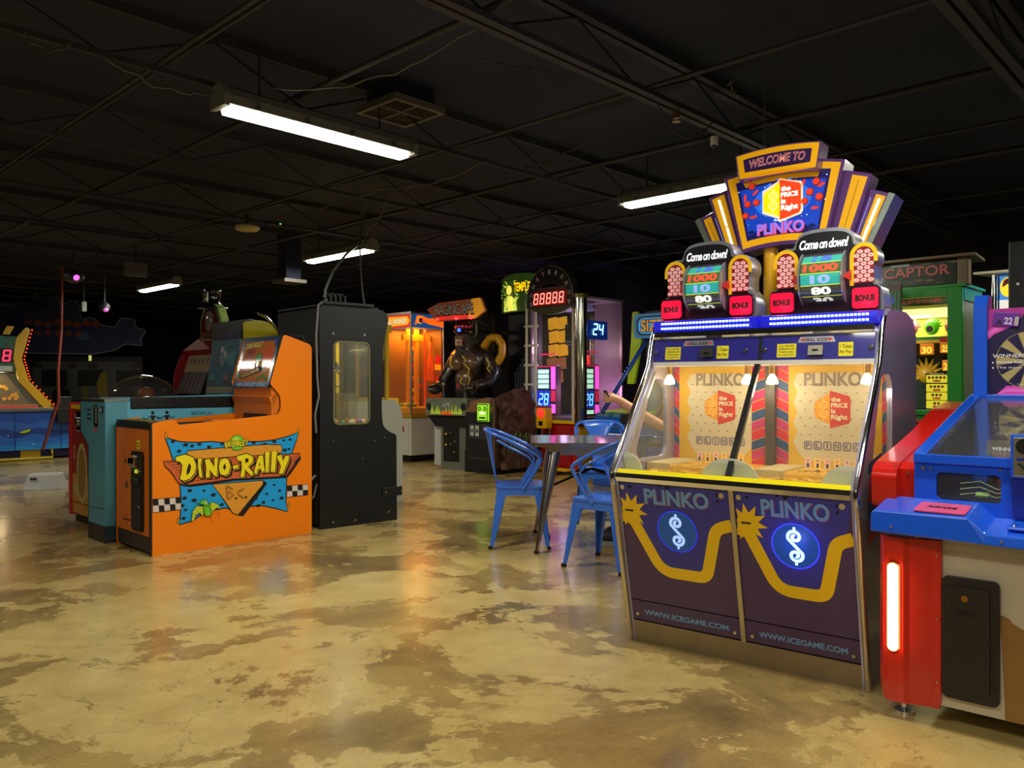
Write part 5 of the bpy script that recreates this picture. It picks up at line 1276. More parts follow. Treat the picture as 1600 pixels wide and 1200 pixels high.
for i in range(16):
    x = rr.uniform(.95,1.45); z = rr.uniform(.86,1.25)
    if z < .82+ (1.6-x)*1.2: MB().cyl((x,.58,z),(x,.57,z),.03,M_YEL,n=10).build('target_disc', OC)
MB().box((.9,.10,.82),(1.55,.55,.86),mat('field_red',(190,30,60),.4,emit=(230,30,60),es=.5)).build('lit_shelf', OC)
MB().box((.9,.08,.862),(1.6,.10,.882),M_YEL).build('shelf_rail', OC)
ld = bpy.data.lights.new('field_glow', 'POINT'); ld.energy = 4; ld.color = (1,.8,.5); lo = bpy.data.objects.new('field_glow', ld); COL.objects.link(lo); lo.parent = OC; lo.location = (1.1,.3,1.25)
MB().prism([(.5,1.38),(1.22,1.38),(1.24,1.95),(.5,1.95)], 'y', .04, .30, mat('score_green',(40,96,70),.4)).build('score_box', OC, .02)
a = Art((0,.0395,0),(1,0,0),(0,0,1), step=.002)
a.rect(.7,1.53,1.19,1.75, M_BLK, 0); a.seg('8', 1.03, 1.55, .11, .18, mat('digit_red',(255,40,60),.4,emit=(255,30,60),es=3.5), 1); a.rect(.95,1.40,1.17,1.48,mat('card_white',(200,200,195),.5),0)
a.build('score_display', OC); MB().cyl((1.0,.02,1.86),(1.0,.06,1.86),.09,mat('score_teal',(30,110,110),.4),n=16).build('round_badge', OC)
MB().prism([(1.04,1.97),(1.10,2.10),(1.20,2.10),(1.14,1.97)], 'y', .05,.1,mat('wing_yellow')).build('fin', OC)
# a plain black cabinet hides its right end
BX_ = thing('ticket_box', 'small black box hung on the edge of the ocean game counter', 'box', tuple(Matrix.Rotation(math.radians(46.2),3,'Z') @ Vector((1.85,-.11,.66)) + Vector((-8.56,11.58,0))), 46.2)
B('body', BX_, (-.10,-.06,-.08),(.16,.06,.16), M_BLACK, .005); B('cap', BX_, (-.08,-.04,.16),(.12,.06,.34), M_BLACK, .01)
# red cord
o_ = MB().tube([(-6.75,12.0,2.95),(-6.76,12.0,2.0),(-6.78,11.95,1.4),(-6.74,11.9,.95),(-6.86,11.9,.6),(-6.98,11.9,.22)], .022, mat('red_cord',(130,52,40),.5), n=8).build('pull_cord'); tag(o_, 'long dark red cord hanging from the ceiling at the left down past the ocean game', 'cord')

# ------------------------------------------------------------------ dim machine with cloud-shaped sign, far left back
def wpt(px_, py_, d): return Vector(((px_-800)/1250*d, d, 1.2+(600-py_)/1250*d))
CS = thing('undersea_game', 'unlit far machine under a big cloud-shaped sign in the dark left corner', 'arcade machine', (-10.23, 15.84, 0), 14)
CS.scale = (1.1, 1.1, 1.1)
out = [(-.2,2.55),(.35,2.50),(.42,2.68),(.62,2.66),(.72,2.80),(.86,2.70),(1.0,2.74),(1.08,2.52),(1.24,2.62),(1.36,2.60),(1.42,2.28),(1.62,2.32),(1.74,2.18),(2.0,2.14),(2.08,2.32),(2.32,2.30),(2.34,2.14),(2.52,2.10),(2.42,1.92),(2.46,1.80),(2.15,1.84),(2.0,1.72),(1.6,1.64),(-.2,1.66)]
sg = MB().prism(rpoly(out, .05, 3), 'y', -.05, .04, mat('sign_dim',(50,58,110),.6)).build('cloud_sign', CS)
a = Art((0,-.051,0),(1,0,0),(0,0,1),step=.003); a.stroke(rpoly(out,.05,3), .022, mat('sign_rim',(130,136,150),.5), 1, closed=True)
for i in range(8): a.disc(.55+i*.16, 2.22-.02*(i % 3), .075, mat('sign_rust',(150,80,50),.6), 1, ry=.06, n=8)
for i in range(5): a.disc(.70+i*.17, 2.02, .06, mat('sign_rust'), 1, ry=.05, n=8)
for i in range(5): t_ = math.radians(30+i*30); a.stroke([(1.45,1.90),(1.45+.14*math.cos(t_),1.90+.16*math.sin(t_))], .03, mat('sign_hand',(100,130,170),.6), 1)
a.build('sign_print', sg)
fr = B('frame', CS, (.55,.0,.0),(2.45,.9,1.6), M_BLACK)
a = Art((0,-.001,0),(1,0,0),(0,0,1),step=.003)
a.poly(rpoly([(.6,.72),(.6,1.5),(2.4,1.5),(2.4,.72)],.15), mat('panel_dim',(84,90,86),.5), 0)
for x in (.75, 1.35, 2.0): a.rect(x,1.05,x+.42,1.35, M_BLK, 1)
for x in (1.08, 2.15): a.disc(x,.88,.15,mat('panel_disc',(22,26,28),.4),2,n=16); a.ring(x,.88,.15,.165,mat('panel_ring',(70,70,64),.4),3,n=16)
a.rect(1.42,.78,1.52,1.05,mat('panel_yellow',(120,116,50),.5),2); a.poly([(1.72,.8),(1.66,1.1),(1.74,1.3),(1.84,1.3),(1.84,.8)],mat('panel_yellow2',(150,130,20),.5),2)
for x in (.7,1.25,1.6,2.3): a.disc(x,1.42,.09,mat('panel_rust',(60,44,30),.5),1,ry=.05,n=10)
a.rect(1.53,1.52,1.58,1.62,mat('small_light',(190,190,110),.5,emit=(200,200,110),es=.8),1)
a.build('panel_print', fr)
B('counter', CS, (.4,-.5,.74),(2.9,.0,.80), mat('counter_dim',(70,72,70),.4,.5))
B('skirt', CS, (.45,-.45,.0),(2.85,-.02,.74), M_BLACK)
# ------------------------------------------------------------------ winner machine: white base, amber lit glass tower
WN = thing('prize_tower', 'amber-lit glass prize tower on a white base reading WINNER, left of the gorilla', 'arcade machine', (-1.545, 12.25, 0), 46.2)
M_WB = mat('enamel_white', (206,204,188), .35); M_AMB = mat('amber_frame', (236,160,10), .35, emit=(240,150,0), es=.12)
# x along A (right face), y along Bx (left face); corner nearest the camera at 0,0
B('base', WN, (0,0,.10), (.66,.62,.68), M_WB, .01); B('plinth', WN, (.03,.03,.0), (.63,.59,.10), M_BLACK)
B('counter', WN, (-.02,-.02,.68), (.68,.64,.73), mat('counter_amber',(190,140,20),.35), .01)
d_ = B('coin_door', WN, (-.008,.06,.16), (-.001,.50,.64), M_WB, .003)
a = Art((-.0085,.56,0), (0,-1,0), (0,0,1), step=.002)
a.rect(.30,.46,.40,.54,mat('button_red',(170,30,20),.4),0)
for z in (.42,.45,.48): a.rect(.14,z,.24,z+.014,M_BLK,0)
a.rect(.32,.36,.35,.40,M_BLK,0); a.build('door_print', d_)
B('outlet', WN, (.50,-.006,.20), (.56,0,.28), M_BLACK)
for x, y in ((-.01,-.01),(.645,-.01),(-.01,.61),(.645,.61)): MB().cyl((x+.012,y+.012,.73),(x+.012,y+.012,2.30),.016,M_STEEL,n=10).build('corner_post', WN)
gl_ = glass('amber_glass', (255,236,190), .05, .05)
MB().box((.01,-.004,.73),(.65,.0,2.08),gl_).build('glass_pane', WN); MB().box((-.004,.01,.73),(.0,.61,2.08),gl_).build('glass_pane', WN)
MB().box((-.03,-.03,2.28),(.69,.65,2.31),M_STEEL).build('roof', WN)
hd = B('header', WN, (-.006,-.006,2.07), (.66,.62,2.28), mat('header_blue',(40,90,150),.4,emit=(30,90,160),es=.5))
a = Art((0,-.0065,0), (1,0,0), (0,0,1), step=.002)
a.poly(rpoly([(.06,2.10),(.2,2.18),(.35,2.13),(.66,2.09),(.66,2.26),(.35,2.22),(.2,2.26),(.10,2.26)],.03), mat('header_orange',(240,110,20),.4,emit=(245,100,10),es=1.0), 1)
a.disc(.17,2.185,.055,mat('ball_yellow',(240,190,60),.4,emit=(240,190,60),es=.8),2); a.disc(.18,2.185,.042,mat('ball_maroon',(120,20,50),.4,emit=(120,20,50),es=.6),3)
a.build('header_print', hd)
a = Art((-.0065,.62,0), (0,-1,0), (0,0,1), step=.002)
a.rect(0,2.075,.62,2.275,mat('header_red',(200,50,10),.4,emit=(210,45,5),es=.8),0); a.poly([(.0,2.10),(.54,2.11),(.60,2.175),(.54,2.24),(.0,2.25)],mat('header_gold',(250,170,20),.4,emit=(250,160,10),es=1.0),1)
a.text('ALL-WINNER', .28, 2.175, .50, .085, M_BLK, 2, bold=.07, grow=.02); a.text('ALL-WINNER', .28, 2.175, .50, .085, mat('header_cream',(255,240,190),.4,emit=(255,235,170),es=1.0), 3, bold=.02, grow=.02)
a.build('header_print', hd)
B('inner_back', WN, (.63,.02,.73), (.65,.60,2.07), mat('back_amber',(150,96,20),.5)); B('inner_back', WN, (.02,.59,.73), (.63,.61,2.07), mat('back_amber'))
B('display_base', WN, (.02,.02,.73), (.63,.59,.84), mat('display_cream',(236,200,130),.5), .02)
for x in (.14,.30): B('frame_post', WN, (x,.26,.84), (x+.07,.30,2.07), M_AMB)
B('frame_bar', WN, (.05,.25,1.88), (.6,.31,1.98), M_AMB)
MB().cyl((.44,.20,.84),(.44,.20,2.07),.02,mat('red_rod',(210,70,30),.3,emit=(230,60,20),es=.4),n=10).build('red_rod', WN)
MB().lathe([(.0,0),(.06,.0),(.05,.3),(.02,.45),(.03,.6),(0,.62)], (.50,.14,1.25), mat('orange_fin',(236,90,20),.35,emit=(240,80,10),es=.4), 12).build('orange_spire', WN)
cc = ((236,120,10),(30,80,150),(230,170,30),(200,40,30),(60,110,160))
rr = random.Random(8)
for i in range(16):
    x = rr.uniform(.36,.62); z = .95+ i*.066; w_ = rr.uniform(.04,.08); c_ = cc[i % 5]
    o_ = B('prize_tag', WN, (x-w_/2,.40+.1*(i % 2),z), (x+w_/2,.44+.1*(i % 2),z+.05), mat('tag_c%d' % (i % 5), c_, .4, emit=c_, es=.25), .004)
for z0 in (1.52, 1.18):
    q = B('number_sign', WN, (.52,.02,z0), (.62,.03,z0+.13), mat('sign_red2',(210,20,20),.4,emit=(225,20,20),es=.9)); B('number_sign', WN, (.50,.02,z0-.10), (.62,.03,z0-.01), mat('sign_yel2',(250,170,30),.4,emit=(250,160,20),es=.9))
rr = random.Random(2)
for k_ in range(9):
    x, y = rr.uniform(.06,.26), rr.uniform(.08,.5)
    MB().ball((x,y,.87),(.05,.05,.035),mat('plush_green',(150,170,70),.6) if k_ % 2 else mat('plush_cream',(220,210,150),.6),10,6).build('capsule', WN)
ld = bpy.data.lights.new('tower_glow','AREA'); ld.size = .4; ld.energy = 14; ld.color = (1,.76,.36)
lo = bpy.data.objects.new('tower_glow', ld); COL.objects.link(lo); lo.parent = WN; lo.location = (.3,.3,2.06)

# ------------------------------------------------------------------ gorilla boxing machine
AP = thing('gorilla_game', 'boxing game with a snarling mechanical gorilla figure behind a control box, under a graffiti sign', 'arcade machine', (-1.05, 11.25, 0), -30)
bx = MB().prism(rpoly([(-.20,.76),(-.20,1.0),(.50,1.0),(.50,.76)],.02), 'y', 0, .50, mat('box_metal',(140,140,120),.35,.5,noise=.3)).build('control_box', AP)
a = Art((0,-.0005,0),(1,0,0),(0,0,1), step=.002)
a.poly(rpoly([(-.12,.77),(-.12,.99),(.42,.99),(.42,.77)],.03), mat('box_grey',(100,110,90),.4), 0)
rr = random.Random(12)
for i in range(22):
    x = -.10+i*.024; h_ = rr.uniform(.04,.12)*(1+.8*abs(i-10.5)/10.5); a.poly([(x-.01,.78),(x+.012,.78),(x+rr.uniform(-.02,.02),.78+h_)], mat('flame_lime',(190,210,50),.4,emit=(180,210,40),es=.25), 1)
for i in range(6): a.poly([(.06+i*.03,.775),(.10+i*.03,.775),(.08+i*.03,.83)], mat('flame_red',(220,70,20),.4,emit=(230,60,10),es=.4), 2)
a.text('APE', .15, .91, .15, .06, mat('box_letter',(200,200,190),.3,.5), 2, bold=.04, shear=.2)
for x in (-.14,.44): a.disc(x,.885,.045,M_BLK,3,ry=.055,n=16)
a.build('box_print', bx)
for x, h_ in ((.02,.22),(.38,.22)):
    MB().cyl((x,.12,1.0),(x,.12,1.0+h_-.04),.018,M_CHROME,n=10).ball((x,.12,1.0+h_-.02),.026,M_CHROME,10,8).build('joystick', AP)
B('pedestal', AP, (.02,.06,.0), (.46,.50,.76), mat('ped_grey',(120,122,112),.4,.4)); 
B('pedestal_side', AP, (-.12,.10,.05), (.0,.45,.70), mat('ped_white',(180,182,176),.4))
B('coin_panel', AP, (.07,.045,.12), (.33,.058,.66), M_BLACK, .004)
for x, z in ((.12,.50),(.20,.52),(.27,.40),(.12,.35),(.2,.36),(.26,.25)): MB().cyl((x,.045,z),(x,.035,z),.014,M_SCREW if x > .15 else M_YEL,n=8).build('coin_fitting', AP)
MB().prism([(-.2,.76),(.5,.76),(.46,.60),(-.06,.60)], 'y', .04, .48, M_BLACK).build('bracket', AP)
B('back_stage', AP, (-.25,.82,.0), (.40,.90,2.25), M_BLACK); B('stage_floor', AP, (-.25,.5,.0), (.46,.82,.80), M_BLACK)
M_FUR = mat('gorilla_black', (46,36,30), .28, coat=.6, noise=.4, nscale=30, bump=.5); M_SKN = mat('gorilla_hide', (104,76,52), .3, coat=.5, noise=.4, nscale=20)
def skin(name, parent, pts, edges, mt, sub=2, loc=None):
    me = bpy.data.meshes.new(name); me.from_pydata([p[:3] for p in pts], edges, []); me.materials.append(mt)
    o = bpy.data.objects.new(name, me); COL.objects.link(o); o.parent = parent
    md = o.modifiers.new('skin', 'SKIN'); md.use_smooth_shade = True
    for i, p in enumerate(pts):
        r = p[3]; me.skin_vertices[0].data[i].radius = r if isinstance(r, tuple) else (r, r)
    me.skin_vertices[0].data[0].use_root = True
    s_ = o.modifiers.new('sub', 'SUBSURF'); s_.levels = sub; s_.render_levels = sub
    if loc: o.location = loc
    return o
# body: pelvis, waist, chest, neck, head, shoulders, arms
gx = .24
body = skin('gorilla', AP, [(gx,.62,.95,.17),(gx,.58,1.18,.19),(gx,.55,1.42,.25),(gx,.52,1.60,.23),(gx-.03,.46,1.74,.12),(gx-.05,.42,1.88,.135),(gx-.06,.41,1.98,.12),
    (gx-.27,.54,1.58,.125),(gx-.36,.46,1.38,.10),(gx-.42,.34,1.20,.075),(gx-.38,.20,1.14,.06),
    (gx+.27,.54,1.58,.13),(gx+.40,.50,1.36,.11),(gx+.38,.36,1.20,.085),(gx+.22,.20,1.16,.07)],
    [(0,1),(1,2),(2,3),(3,4),(4,5),(5,6),(3,7),(7,8),(8,9),(9,10),(3,11),(11,12),(12,13),(13,14)], M_FUR)
body['label'] = 'black glossy gorilla figure'
for sx in (-1, 1):
    MB().ball((gx+sx*.115-.02,.33,1.50),(.125,.09,.115),M_SKN,14,10).build('chest_plate', body)
MB().ball((gx-.02,.36,1.28),(.15,.09,.13),M_SKN,14,10).build('belly', body)
hx = gx-.055
mz = MB().ball((hx,.30,1.86),(.085,.075,.05),M_SKN,14,9).build('muzzle', body)
jw = MB().ball((hx,.30,1.745),(.07,.07,.035),M_SKN,14,9).build('jaw', body)
MB().ball((hx,.295,1.80),(.062,.062,.045),mat('mouth_red',(150,24,20),.4),12,8).build('mouth', body)
for s_, z0, z1 in ((1,1.83,1.795),(-1,1.755,1.785)):
    for k_ in range(5):
        an = math.radians(-50+k_*25); x = hx+.062*math.sin(an); y = .30-.062*math.cos(an)
        MB().cyl((x,y,z0),(x,y-.005,z1-(.012 if k_ in (0,4) and s_ > 0 else 0)),.010,mat('tooth',(226,214,180),.4),.003,n=7).build('tooth', body)
vz = MB().ball((hx,.33,1.955),(.11,.10,.05),mat('visor_black',(16,16,22),.15,.4,coat=.8),16,8).build('visor', body)
MB().ball((hx+.03,.225,1.965),.026,mat('eye_blue',(40,60,255),.3,emit=(40,70,255),es=5),12,8).build('lit_eye', vz)
hl = MB().lathe([(.125,0),(.13,.03),(.115,.10),(.07,.16),(0,.18)], (hx,.40,1.99), mat('helmet_red',(86,24,24),.25,coat=.6), 20).build('helmet', body)
for k_ in range(7):
    an = math.radians(-75+k_*25); MB().ball((hx+.13*math.sin(an),.40-.13*math.cos(an),2.02),.014,mat('rivet_red',(200,40,40),.3,emit=(220,30,30),es=.5),8,6).build('rivet', hl)
MB().tube([(hx+.12,.40,2.02),(hx+.18,.38,2.12),(hx+.22,.38,2.06),(hx+.20,.42,1.92),(hx+.12,.46,1.86)], .014, mat('hose_grey',(130,120,104),.4), n=8).build('hose', body)
MB().ball((hx+.14,.36,1.94),(.04,.04,.035),mat('ear_metal',(90,80,60),.3,.7),10,8).build('ear_piece', body)
# cuffs, hands with fingers and thumb resting on the sticks
for sx, wx, wy, wz, hc in ((-1,gx-.385,.21,1.145,'armour_left'),(1,gx+.23,.21,1.165,'armour_right')):
    cf = MB().cyl((wx+.07*sx*(1 if sx > 0 else .3),wy+.14,wz+.03),(wx,wy,wz),.085,mat('gauntlet_metal',(120,104,84),.3,.7,noise=.4),.075,n=16).build('gauntlet', body)
    pal = skin('hand', body, [(wx,wy,wz,.055),(wx,wy-.06,wz-.01,.055)], [(0,1)], M_FUR, 1)
    for k_ in range(4):
        x = wx-.05+k_*.034; L_ = (.05,.06,.058,.045)[k_]
        skin('finger', pal, [(x,wy-.08,wz+.0,.019),(x,wy-.08-L_,wz-.005,.018),(x,wy-.09-L_,wz-.045,.016),(x,wy-.07-L_*.6,wz-.07,.014)], [(0,1),(1,2),(2,3)], M_FUR, 1)
        MB().ball((x,wy-.095-L_,wz-.02),(.013,.008,.011),mat('knuckle_steel',(200,196,180),.2,.9),8,6).build('knuckle_plate', pal)
    skin('thumb', pal, [(wx-sx*.05,wy-.03,wz-.01,.02),(wx-sx*.08,wy-.07,wz-.03,.018),(wx-sx*.06,wy-.11,wz-.05,.015)], [(0,1),(1,2)], M_FUR, 1)
    if sx < 0: MB().ball((wx-.02,wy-.05,wz-.02),(.10,.10,.075),M_BLACK,14,10).build('glove', body)
lt = mat('bolt_yellow', (220,196,40), .4)
for pts in ([(gx+.02,.24,1.60),(gx+.10,.235,1.52),(gx+.05,.235,1.50),(gx+.14,.25,1.40)], [(gx+.12,.27,1.40),(gx+.10,.27,1.33),(gx+.13,.27,1.28),(gx+.11,.28,1.20)], [(gx-.16,.235,1.56),(gx-.18,.235,1.48),(gx-.13,.24,1.42)], [(gx-.02,.265,1.30),(gx+.01,.265,1.27),(gx-.03,.265,1.25),(gx+.0,.265,1.20)],
            [(gx+.33,.39,1.56),(gx+.38,.40,1.48),(gx+.35,.38,1.42),(gx+.42,.40,1.33),(gx+.40,.39,1.25)], [(gx-.30,.44,1.50),(gx-.34,.40,1.42),(gx-.31,.38,1.36)]):
    MB().tube([(x, y-.005, z) for x, y, z in pts], .009, lt, n=6).build('lightning_stripe', body)
bt = B('belt_console', AP, (gx-.12,.28,1.10), (gx+.12,.46,1.24), mat('belt_metal',(96,84,74),.35,.6), .01)
for i, c_ in enumerate(((150,50,60),(60,40,40),(150,60,70))): B('belt_button', bt, (gx-.10+i*.075,.268,1.13), (gx-.045+i*.075,.28,1.21), mat('belt_c%d' % i, c_, .4), .006)
hose = [(gx+.14,.60,1.62),(gx+.20,.56,1.76),(gx+.30,.54,1.86),(gx+.42,.54,1.86),(gx+.50,.54,1.76),(gx+.50,.54,1.62),(gx+.42,.54,1.50),(gx+.36,.54,1.46)]
ptsH = []
for i in range(len(hose)-1):
    for j in range(8): ptsH.append(Vector(hose[i]).lerp(Vector(hose[i+1]), j/8))
MB().tube(ptsH, [.060 if k_ % 2 else .050 for k_ in range(len(ptsH))], mat('hose_yellow',(206,150,20),.35), n=14).build('ribbed_hose', AP)
sg = MB().prism([(-.20,2.26),(-.03,2.08),(.62,2.10),(.78,2.20),(.70,2.38),(.0,2.34)], 'y', .02, .08, mat('sign_rust2',(150,70,40),.5,emit=(160,70,30),es=.12)).build('sign', AP, .006, label='slanted graffiti sign reading RAGING APE')
a = Art((0,.0195,0),(1,0,0),(0,0,1), step=.002)
a.poly([(.50,2.10),(.62,2.10),(.78,2.20),(.70,2.38),(.56,2.37)], mat('sign_amber',(226,150,30),.4,emit=(230,150,20),es=.35), 0)
a.poly([(.0,2.10),(.5,2.10),(.5,2.16),(.05,2.15)], mat('sign_glow_red',(220,50,40),.4,emit=(235,40,30),es=.5), 0)
a.text('RAGING APE', .27, 2.235, .66, .155, M_BLK, 1, bold=.06, grow=.02, shear=-.2, spacing=.9); a.text('RAGING APE', .27, 2.24, .66, .15, mat('graffiti_grey',(176,170,160),.4), 2, bold=.0, grow=.02, shear=-.2, spacing=.9)
a.build('sign_print', sg)
for x in (.0,.32,.56): MB().ball((x,.0,2.11),.022,mat('bulb_red',(255,50,50),.3,emit=(255,40,40),es=5),10,6).build('red_lamp', sg)
for x in (.08,.52): MB().cyl((x,.06,2.10),(x+.04,.98,1.95),.014,M_BLACK,n=6).build('sign_arm', AP)

# ------------------------------------------------------------------ temple videogame: long base with sculpted rock and a lit sign on a black tower
TR = thing('temple_game', 'black video game with a sculpted rock side, tall black tower and lit TEMPLE sign', 'arcade machine', (-.70, 10.98, 0), -43.8)
B('base', TR, (.09,.0,.05), (.62,.62,.82), M_BLACK, .006); B('foot', TR, (.05,.02,.0), (.62,.6,.30), M_BLACK, .006)
MB().prism([(.09,.82),(.62,.82),(.62,.84),(.50,1.02),(.17,.97)], 'y', .02, .10, mat('wedge_tan',(120,80,50),.5)).build('dash', TR)
MB().prism([(.02,.82),(.62,.84),(.62,1.0),(.30,1.0)], 'y', .10, .60, M_DARK).build('dash_slope', TR)
q = B('lit_button_sign', TR, (.34,-.03,.70), (.56,.0,.94), mat('totem_lit',(150,200,60),.4,emit=(140,215,40),es=.8), .01)
a = Art((0,-.0305,0),(1,0,0),(0,0,1), step=.002)
for x in (.40,.50): a.ring(x,.87,.014,.028,M_BLK,1,n=12)
a.rect(.40,.80,.50,.825,mat('totem_pale',(240,255,190),.4,emit=(240,255,190),es=1.5),1); a.frame(.345,.705,.555,.935,.014,mat('totem_dark',(60,90,20),.4),1); a.rect(.39,.74,.51,.76,M_BLK,1)
a.build('print', q)
q = B('coin_door', TR, (.16,-.012,.18), (.56,-.001,.66), M_DARK, .006)
a = Art((0,-.0125,0),(1,0,0),(0,0,1), step=.002)
for x in (.20,.30): a.rect(x,.50,x+.07,.64,mat('card_grey',(170,175,165),.4),1); a.ring(x+.035,.57,.01,.025,M_BLK,2,n=10)
a.rect(.18,.22,.54,.46,M_BLACK,1); a.build('print', q)
rk = MB(); rr = random.Random(21); M_ROCK = mat('sculpted_rock', (84,56,38), .75, noise=.5, nscale=14, bump=1.0)
nx, nz = 12, 12; g_ = []
for j in range(nz+1):
    for i in range(nx+1):
        y = .0+.70*i/nx; ztop = 1.16-.30*abs(y-.45); z = .08+(ztop-.08)*j/nz; g_.append((.66+rr.uniform(.0,.09)+(.10*(1-j/nz)), y, z))
rk.add(g_, [(j*(nx+1)+i, j*(nx+1)+i+1, (j+1)*(nx+1)+i+1, (j+1)*(nx+1)+i) for j in range(nz) for i in range(nx)], M_ROCK)
rk.prism([(.0,.08),(.70,.08),(.70,1.07),(.45,1.14),(.0,1.0)], 'x', .60, .66, M_ROCK)
rk.build('rock_side', TR, label='brown sculpted rock covering its right side')
for i in range(7):
    MB().tube([(.80,.10+i*.04,.30),(.84+.02*(i % 3),.12+i*.05,.40-.02*(i % 2)),(.82,.18+i*.05,.52+.03*(i % 2))], .010, mat('vine_green',(70,110,50),.5), n=5).build('vine', TR)
q = MB().prism([(.65,.70),(.65,1.10),(1.0,.72)], 'x', .60, .64, M_ROCK) if 0 else None
tw = B('tower', TR, (-.02,.95,.0), (.56,1.06,2.21), M_BLACK, .01)
a = Art((0,.9495,0),(1,0,0),(0,0,1), step=.002); rr = random.Random(31)
a.rect(.08,1.05,.555,1.95,mat('text_panel',(12,12,16),.3),0)
for i in range(9):
    L_ = .25+.07*i if i < 8 else .85
    x = .12+i*.048; z = 1.10
    while z < 1.10+L_: h_ = rr.uniform(.01,.03); a.rect(x, z, x+.02, z+h_, mat('small_print',(110,115,125),.5), 1); z += h_+.012
a.build('printed_panel', tw)
sn = MB(); arc = []
for i in range(13): t_ = -1+2*i/12; arc.append((.30+.43*t_, .93-.14*(1-t_*t_)))
top = [(x, y) for x, y in arc]
def sgz(x): return 2.72+.05*(1-((x-.3)/.43)**2)
vs = []; 
for x, y in arc: vs += [(x,y,2.23),(x,y,sgz(x)),(x,y+.06,2.23),(x,y+.06,sgz(x))]
fs = []
for i in range(12): a0 = 4*i; a1 = a0+4; fs += [(a0,a1,a1+1,a0+1),(a0+2,a0+3,a1+3,a1+2),(a0+1,a1+1,a1+3,a0+3),(a0,a0+2,a1+2,a1)]
fs += [(0,1,3,2),(48,50,51,49)]
sn.add(vs, fs, mat('sign_jungle',(36,56,18),.4,emit=(40,62,14),es=.5)); sno = sn.build('lit_sign', TR, label='curved lit jungle sign reading TEMPLE')
def bend(p):
    t_ = (p[0]-.30)/.43; return (p[0], p[1], .93-.14*(1-t_*t_))
a = Art((0,0,0),(1,0,0),(0,0,1)); a.P = lambda p, L: Vector((bend(p)[0], bend(p)[2]-.010-.002*L, p[1]))
rr = random.Random(17); jc = [((70,120,30),.8),((150,180,50),1.0),((24,40,16),.3),((190,200,80),1.1),((90,110,60),.6)]
for i in range(110):
    x = rr.uniform(-.10,.70); z = rr.uniform(2.27,2.66); w_ = rr.uniform(.02,.05); k_ = i % 5
    if .08 < x < .22 and z > 2.42: continue
    tw_ = rr.uniform(-1, 1); a.poly([(max(x-w_*1.2,-.125),z-w_*tw_),(max(x-.01,-.125),z+w_*.35),(min(x+w_*1.2,.72),z+w_*tw_),(x,z-w_*.35)], mat('jungle_%d' % k_, jc[k_][0], .4, emit=jc[k_][0], es=jc[k_][1]), 1+(i % 3))
a.poly([(.0,2.24),(.02,2.42),(.10,2.46),(.2,2.46),(.30,2.40),(.33,2.24)], mat('jungle_3'), 4); a.poly([(.12,2.24),(.13,2.44),(.20,2.44),(.22,2.24)], mat('sign_leaf',(236,220,90),.4,emit=(236,225,90),es=1.0), 5)
a.disc(.15,2.54,.07,mat('sign_leaf'),4,n=14)
a.text('TEMPLE RUN', .50, 2.57, .46, .13, M_BLK, 6, bold=.07, grow=.02); a.text('TEMPLE RUN', .50, 2.57, .46, .13, mat('sign_gold',(255,205,20),.4,emit=(255,200,10),es=1.3), 7, bold=.02, grow=.02)
a.build('sign_print', sno)

# ------------------------------------------------------------------ curved golden panes machine behind
GP = thing('golden_frame_game', 'dark machine with curved golden panes, seen through the glass of the drop game', 'arcade machine', (.045, 12.66, 0), -43.8)
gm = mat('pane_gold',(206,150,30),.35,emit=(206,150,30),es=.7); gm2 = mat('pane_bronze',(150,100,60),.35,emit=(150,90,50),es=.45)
B('cabinet', GP, (-.2,.10,.0), (1.3,.6,2.15), M_BLACK)
for i in range(6):
    z = 1.0+i*.205
    for j in range(2):
        x = .60+j*.19-.013*(i-3)**2+.02*i; w_ = .165
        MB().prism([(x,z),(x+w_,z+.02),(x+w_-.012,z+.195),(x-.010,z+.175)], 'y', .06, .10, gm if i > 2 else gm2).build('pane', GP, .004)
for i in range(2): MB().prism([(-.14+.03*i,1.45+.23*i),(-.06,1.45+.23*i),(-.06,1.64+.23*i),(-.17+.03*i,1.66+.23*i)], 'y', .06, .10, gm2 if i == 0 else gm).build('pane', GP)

# ------------------------------------------------------------------ monster drop
MD = thing('drop_game', 'glass-sided MONSTER DROP game with chrome corner posts, red base and a white ladder', 'arcade machine', (.19, 11.19, 0), -43.8)
M_MR = mat('drop_red',(190,24,24),.35,coat=.2); M_MY = mat('drop_yellow',(236,180,10),.35,coat=.2)
B('base', MD, (.26,.02,.06), (.93,.92,.66), M_MR, .006); B('plinth', MD, (.30,.06,.0),(.90,.88,.06), M_BLACK)
for z in (.05,.69): B('front_rail', MD, (.03,-.03,z-.022), (1.0,.0,z+.022), M_MY, .004)
B('front_rail', MD, (.03,-.02,.0),(.06,.0,.03),M_MY)
B('side_door', MD, (.932,.02,.08),(.945,.50,.64),M_MY,.01); B('side_door', MD, (.932,.52,.08),(.945,.90,.64),mat('drop_amber',(214,150,10),.4),.01); B('door_handle', MD, (.945,.22,.58),(.955,.34,.61),M_MY)
B('door', MD, (.60,-.004,.10),(.82,.02,.62),mat('drop_red2',(170,20,24),.4),.004)
for p in ((.62,-.006,.58),(.62,-.006,.14),(.80,-.006,.58)): screws([p], MD, .012)
B('deck', MD, (.05,.0,.70), (.96,.94,.75), mat('deck_grey',(120,120,130),.3,.5))
MB().cyl((1.0,-.02,.68),(1.0,-.02,2.34),.085,mat('post_chrome',(214,214,196),.14,1.0),n=28).build('chrome_post', MD); MB().cyl((1.0,-.02,2.33),(1.0,-.02,2.38),.10,mat('cap_olive',(150,130,60),.4,.6),n=24).build('post_cap', MD)
MB().box((.86,-.03,.70),(.91,.0,2.25),mat('post_cream',(206,200,170),.4)).build('front_post', MD)
